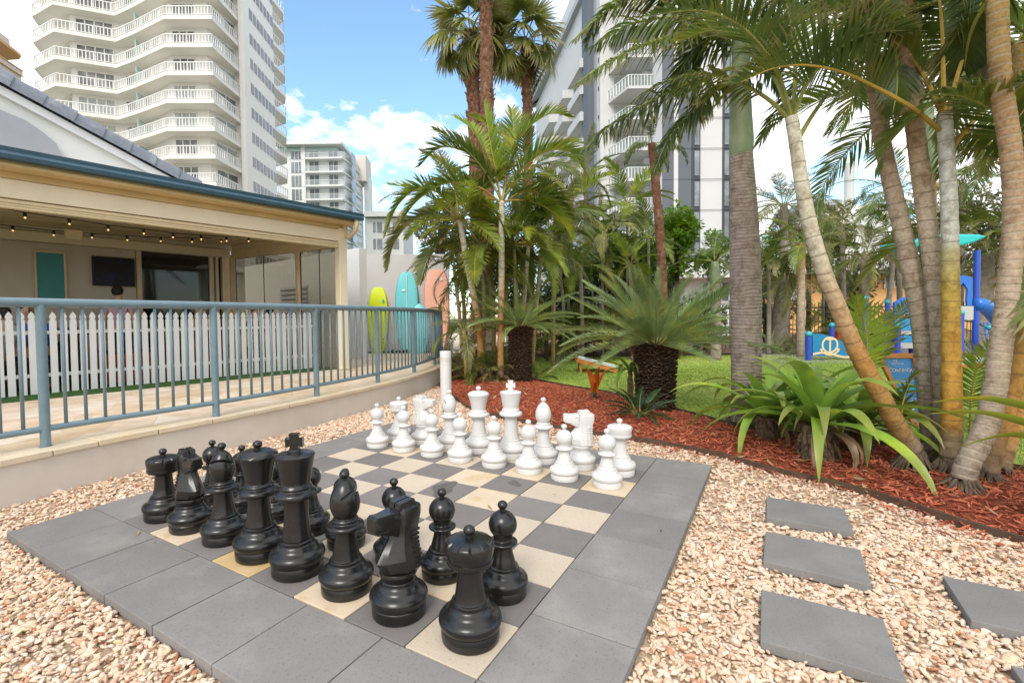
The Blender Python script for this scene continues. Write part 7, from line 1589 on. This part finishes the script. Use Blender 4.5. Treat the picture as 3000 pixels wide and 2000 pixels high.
# ground level growth around the cluster
def strap(b, p, az, el, L_, w_, droop, seg=9, fold=.35, tw=0, pw=1.5):
    P = [p.copy()]; dirs = []; 
    for i in range(seg):
        a = el-droop*((i+.5)/seg)**pw; d = Vector((math.cos(az)*math.cos(a), math.sin(az)*math.cos(a), math.sin(a))); dirs.append(d); P.append(P[-1]+d*(L_/seg))
    S = Vector((-math.sin(az), math.cos(az), 0)); vs = []; uv = []
    for i, q in enumerate(P):
        t = i/seg; d = dirs[min(i, seg-1)]; U = S.cross(d)*-1
        U = U if U.z > -2 else -U
        wd_ = w_*.5*(.55+.45*min(1, t/.2))*(1-max(0, (t-.35)/.65)**1.8)+.0005; Sr = S*math.cos(tw*t)+U*math.sin(tw*t); lift = d.cross(Sr)
        vs += [q-Sr*wd_-lift*(wd_*fold*-1), q, q+Sr*wd_-lift*(wd_*fold*-1)]; uv += [(t, 0)]*3
    fs = []
    for i in range(seg): fs += [(3*i, 3*i+1, 3*i+4, 3*i+3), (3*i+1, 3*i+2, 3*i+5, 3*i+4)]
    b.add(vs, fs, uv)
def rosette(lab, c, n, L_, w_, seed, m='strap_leaf', nm='crinum_lily', trunkh=0, tr=.09, e0=.1, e1=1.35, group='strap leaved lilies', azr=(0, 6.283), droop=(1.2, 2.3)):
    t = thing(nm, lab, 'plant', c-Vector((0, 0, trunkh)), 0, group); r_ = random.Random(seed)
    if trunkh:
        b = MB(); b.tube([Vector((0, 0, -.03)), Vector((.01, 0, trunkh*.5)), Vector((0, 0, trunkh))], [tr*1.05, tr, tr*.8], 18, True, .14, r_); 
        for k in range(70): a = r_.uniform(0, 6.28); z = r_.uniform(0, trunkh); b.beam(Vector((math.cos(a)*tr*.95, math.sin(a)*tr*.95, z)), Vector((math.cos(a+.1)*tr*1.15, math.sin(a+.1)*tr*1.15, z-r_.uniform(.03, .09))), .02, .006)
        b.build('trunk', M['fibre_trunk'], t, smooth=False)
    for k in range(5 if trunkh > .1 and tr > .05 else 0):
        b = MB(); az = r_.uniform(0, 6.28); strap(b, Vector((math.cos(az)*tr*.8, math.sin(az)*tr*.8, trunkh*.9)), az, .1, L_*.5, w_*.55, 2.6, 8, .2, r_.uniform(-1, 1)); b.build('dead_leaf', M['dead_leaf'], t, smooth=True)
    for k in range(n):
        az = azr[0]+(azr[1]-azr[0])*((k*.618) % 1)+r_.uniform(-.15, .15); u = k/n; el = e0+(e1-e0)*u+r_.uniform(-.1, .1)
        b = MB(); strap(b, Vector((math.cos(az)*.03, math.sin(az)*.03, trunkh)), az, el, L_*r_.uniform(.75, 1.1), w_*r_.uniform(.85, 1.15), r_.uniform(*droop), 12, .38, r_.uniform(-.5, .5)); b.build('leaf', M[m], t, smooth=True)
    return t
rosette('big strap leaved lily with a fibrous trunk, nearest in the row', onz(1878, 1052, 0)+Vector((0, 0, .27)), 27, .92, .105, 601, e0=.25, trunkh=.27, tr=.12)
rosette('strap leaved lily left of the largest one, leaves arching over the mulch', onz(1775, 1010, 0)+Vector((.05, .05, .20)), 26, .92, .092, 602, e0=.25, trunkh=.20, tr=.08)
rosette('strap leaved lily right of the largest one, next to the leaning stem', onz(1975, 1040, 0)+Vector((.10, 0, .20)), 20, .84, .098, 603, e0=.25, trunkh=.20, tr=.09)
rosette('strap leaved lily behind the others beside the ringed trunk', onz(1850, 985, 0)+Vector((0, 0, .18)), 20, .88, .095, 604, e0=.25, trunkh=.18, tr=.08)
rosette('strap leaved lily growing behind the big cycad', onz(1448, 922, 0)+Vector((0, 0, .42)), 13, .62, .065, 605, 'strap_leaf', trunkh=.42, tr=.03, e0=-.1, e1=1.1)
t = thing('spear_lily', 'plant at the right edge sending long pointed yellow green leaves into view', 'plant', V(3.10, 2.62, 0))
c0 = V(3.10, 2.62, 0); r_ = random.Random(5)
for (x0, y0, xt, yt, dt) in ((2400, 945, 2135, 924, 2.75), (2400, 985, 2130, 950, 2.8), (2420, 1010, 2200, 1028, 2.55), (2440, 1040, 2318, 1095, 2.5)):
    a = at(x0, y0, 2.6)-c0; e_ = at(xt, yt, dt)-c0; mid = (a+e_)/2+Vector((0, 0, .045)); P = catmull([a, mid, e_], 6); b = MB(); n = len(P); vs = []; uv = []
    for i, p in enumerate(P):
        u = i/(n-1); d = (P[min(i+1, n-1)]-P[max(i-1, 0)]).normalized(); S = d.cross(Vector((.5, .35, .5))).normalized(); w_ = .032*(1-u)**.8*(.7+.3*min(1, u*4))+.0006; U = S.cross(d); vs += [p-S*w_+U*w_*.3, p, p+S*w_+U*w_*.3]; uv += [(u*.75, 0)]*3
    b.add(vs, [f for i in range(n-1) for f in ((3*i, 3*i+1, 3*i+4, 3*i+3), (3*i+1, 3*i+2, 3*i+5, 3*i+4))], uv); b.build('leaf', M['strap_yellow'], t, smooth=True)
for k in range(9):
    b = MB(); strap(b, Vector((0, 0, .45)), r_.uniform(-2.6, .6)-.6, r_.uniform(.2, 1.2), .75, .07, 1.0, 10); b.build('leaf', M['strap_yellow'], t, smooth=True)
b = MB(); b.tube([Vector((0, 0, -.02)), Vector((0, 0, .46))], [.05, .035], 10); b.build('trunk', M['fibre_trunk'], t)
# orange bromeliad
cB = onz(1366, 916, .02); t = thing('bromeliad', 'upright orange bromeliad in the red mulch', 'plant', cB)
for (az, el, L_, w_, dr) in ((2.2, 1.25, .44, .13, .3), (3.4, 1.36, .42, .12, .3), (-.9, 1.05, .42, .07, .4), (-1.1, 1.25, .38, .05, .5), (.6, 1.3, .36, .06, .4), (3.0, 1.1, .30, .05, .8)):
    b = MB(); strap(b, Vector((0, 0, .06)), az+.55, el, L_, w_, dr, 9, .5); b.build('leaf', M['bromeliad'], t, smooth=True)
b = MB(); b.tube([Vector((0, 0, -.02)), Vector((0, 0, .10))], [.035, .03], 10); b.build('stem', M['dark_trunk'], t)
for k in range(10):
    a = k*.63; b = MB(); strap(b, Vector((0, 0, .05)), a, .5, .12, .025, 1.2, 5); b.build('leaf', M['bush_olive'], t, smooth=True)

# ------------------------------------------------------------------ cycads
def cycad(lab, c, r, h, n, L_, seed, kind='cycad', e0=-.12, e1=1.4, nm='cycad', scales=520, rbot=None):
    t = thing(nm, lab, 'cycad', c, 0, None); r_ = random.Random(seed); rb_ = rbot or r*.86
    b = MB(); b.tube([Vector((0, 0, -.05)), Vector((0, 0, h*.4)), Vector((0, 0, h*.8)), Vector((0, 0, h))], [rb_, rb_*.98, r*.96, r*.8], 24, True, .05, r_)
    for k in range(scales):     # persistent leaf bases
        z = h*(k+.5)/scales; a = k*2.39996; q = rb_+(r-rb_)*(z/h); l_ = r_.uniform(.035, .06); up = r_.uniform(-.2, .6)
        b.beam(Vector((math.cos(a)*q*.92, math.sin(a)*q*.92, z)), Vector((math.cos(a)*(q+l_*.8), math.sin(a)*(q+l_*.8), z+l_*up)), .034, .014)
    b.build('trunk', M['cycad_bark'], t)
    b = MB()
    for k in range(260):
        a = r_.uniform(0, 6.28); z = h-r_.uniform(-.02, .20)*min(1, h); q = r*.9; l_ = r_.uniform(.05, .11); b.beam(Vector((math.cos(a)*q*.8, math.sin(a)*q*.8, z)), Vector((math.cos(a)*(q+l_), math.sin(a)*(q+l_), z+r_.uniform(-.05, .05))), .014, .006)
    b.build('crown_fibre', M['cycad_bark_red'], t)
    crown(t, Vector((0, 0, h)), [kind], n, L_, e0, e1, seed, r0=r*.35)
    return t
cycad('large blue green cycad with a thick shaggy trunk in the mulch', onz(1505, 936, 0), .235, .80, 50, 1.0, 701, e0=-.04, e1=1.2, rbot=.192, scales=700)
cycad('smaller cycad with a dark cylindrical trunk on the left of the mulch bed', onz(1195, 876, 0), .185, 1.0, 34, .86, 702, e0=-.1, e1=.95, rbot=.175)
cycad('shaded dark cycad at the far edge of the lawn', onz(1305, 806, 0), .30, .85, 26, .95, 703, 'cycad', e0=-.3, e1=.9, scales=200)
cycad('low reddish cycad behind the anchor play panel', cf((1985-1092)/1112*14.2, 14.2, 0), .28, .62, 24, .85, 704, 'cycad', e0=-.1, e1=1.1, scales=160)
t = thing('cycad_seedling', 'small dark green young cycad at the foot of the large cycad trunk', 'cycad', onz(1470, 962, 0)); crown(t, Vector((0, 0, .06)), ['cycad_young'], 20, 1.0, -.1, 1.2, 705); b = MB(); b.lathe([(.05, 0), (.055, .04), (.03, .08), (.001, .09)], 12); b.build('trunk', M['cycad_bark'], t)
# low growth
for i, (lab, x, y, kinds, n, L_) in enumerate((('dry feathery clump right of the bollard', 1085, 868, ['olive', 'dead'], 16, .36), ('green feathery clump at the foot of the golden cane palm', 1140, 868, ['cane', 'olive'], 14, .36), ('drooping straw coloured clump left of the small cycad', 1165, 872, ['dead', 'olive'], 14, .32), ('low green tuft right of the small cycad trunk', 1232, 872, ['cane'], 10, .28),
      ('leafy green clump covering the foot of the leaning cane palm', 1112, 872, ['cane', 'olive'], 18, .5), ('tall olive clump hiding the stems behind the bollard', 1060, 858, ['olive', 'cane', 'dead'], 18, .55), ('bushy green clump between the golden cane palm and the small cycad', 1165, 858, ['cane', 'bright'], 16, .5), ('straw coloured clump beside the foot of the golden cane palm', 1135, 878, ['dead', 'olive'], 14, .34),
      ('low palm clump behind the end of the railing', 1045, 850, ['cane', 'olive'], 14, .45), ('green fan like clump beside the dark cycad', 1250, 815, ['cane', 'bright'], 12, .5), ('low fronds by the fence right of the ringed palm', 1775, 812, ['cycad'], 14, .6), ('low clump by the fence left of the play panel', 1830, 812, ['olive'], 12, .45))):
    c = onz(x, y, 0); t = thing('low_palm', lab, 'plant', c, 0, 'low clumps around the palms'); crown(t, Vector((0, 0, .03)), kinds, n, L_, .1, 1.45, 720+i)
    b = MB(); b.tube([Vector((0, 0, -.03)), Vector((0, 0, .08))], [.03, .02], 8); b.build('stem', M['dark_trunk'], t)
for i, (x, y, D, kinds, n, L_) in enumerate(((1255, 800, 12.6, ['cane', 'dark'], 13, .8), (1320, 800, 13.0, ['dark', 'cane'], 14, .8), (1365, 790, 13.6, ['cane', 'bright'], 13, .8), (1415, 790, 13.4, ['dark', 'cane'], 13, .85), (1465, 790, 13.8, ['cane', 'olive'], 13, .8), (1555, 790, 13.8, ['dark', 'cane'], 13, .8), (1620, 790, 13.6, ['cane', 'dark'], 12, .7), (1860, 790, 14.6, ['olive', 'cane'], 12, .6), (1930, 790, 15.2, ['cane', 'olive'], 12, .8), (2130, 790, 15.5, ['cane', 'olive'], 12, .8))):
    c = at(x, y, D); c.z = 0; t = thing('understorey_palm', ['low leafy palm left of the shaded dark cycad', 'low dark palm behind the shaded cycad', 'low palm right of the shaded cycad', 'low dark palm left behind the big cycad fronds', 'low palm directly behind the big cycad, left of the red barked trunk', 'low dark palm right of the slim red barked trunk', 'low palm in front of the white pool house', 'small olive palm left of the anchor play panel by the fence', 'low palm behind the anchor play panel', 'low palm behind the climbing frame'][i], 'palm', c, 0, 'low palms along the black fence')
    crown(t, Vector((0, 0, .55)), kinds, n, L_, .0, 1.4, 760+i); b = MB(); b.tube([Vector((0, 0, -.03)), Vector((.01, 0, .56))], [.06, .04], 8); b.build('trunk', M['dark_trunk'], t)
# small rock on the far bed
b = MB(); b.lathe([(.05, 0), (.22, .05), (.24, .16), (.14, .28), (.001, .32)], 9); o = b.build('terracotta_pot_shard', M['orange_timber'], None, smooth=False); o.name = 'garden_rock'; o.location = onz(1272, 812, 0); tag(o, 'small orange brown rock in the garden bed beside the dark cycad', 'rock')
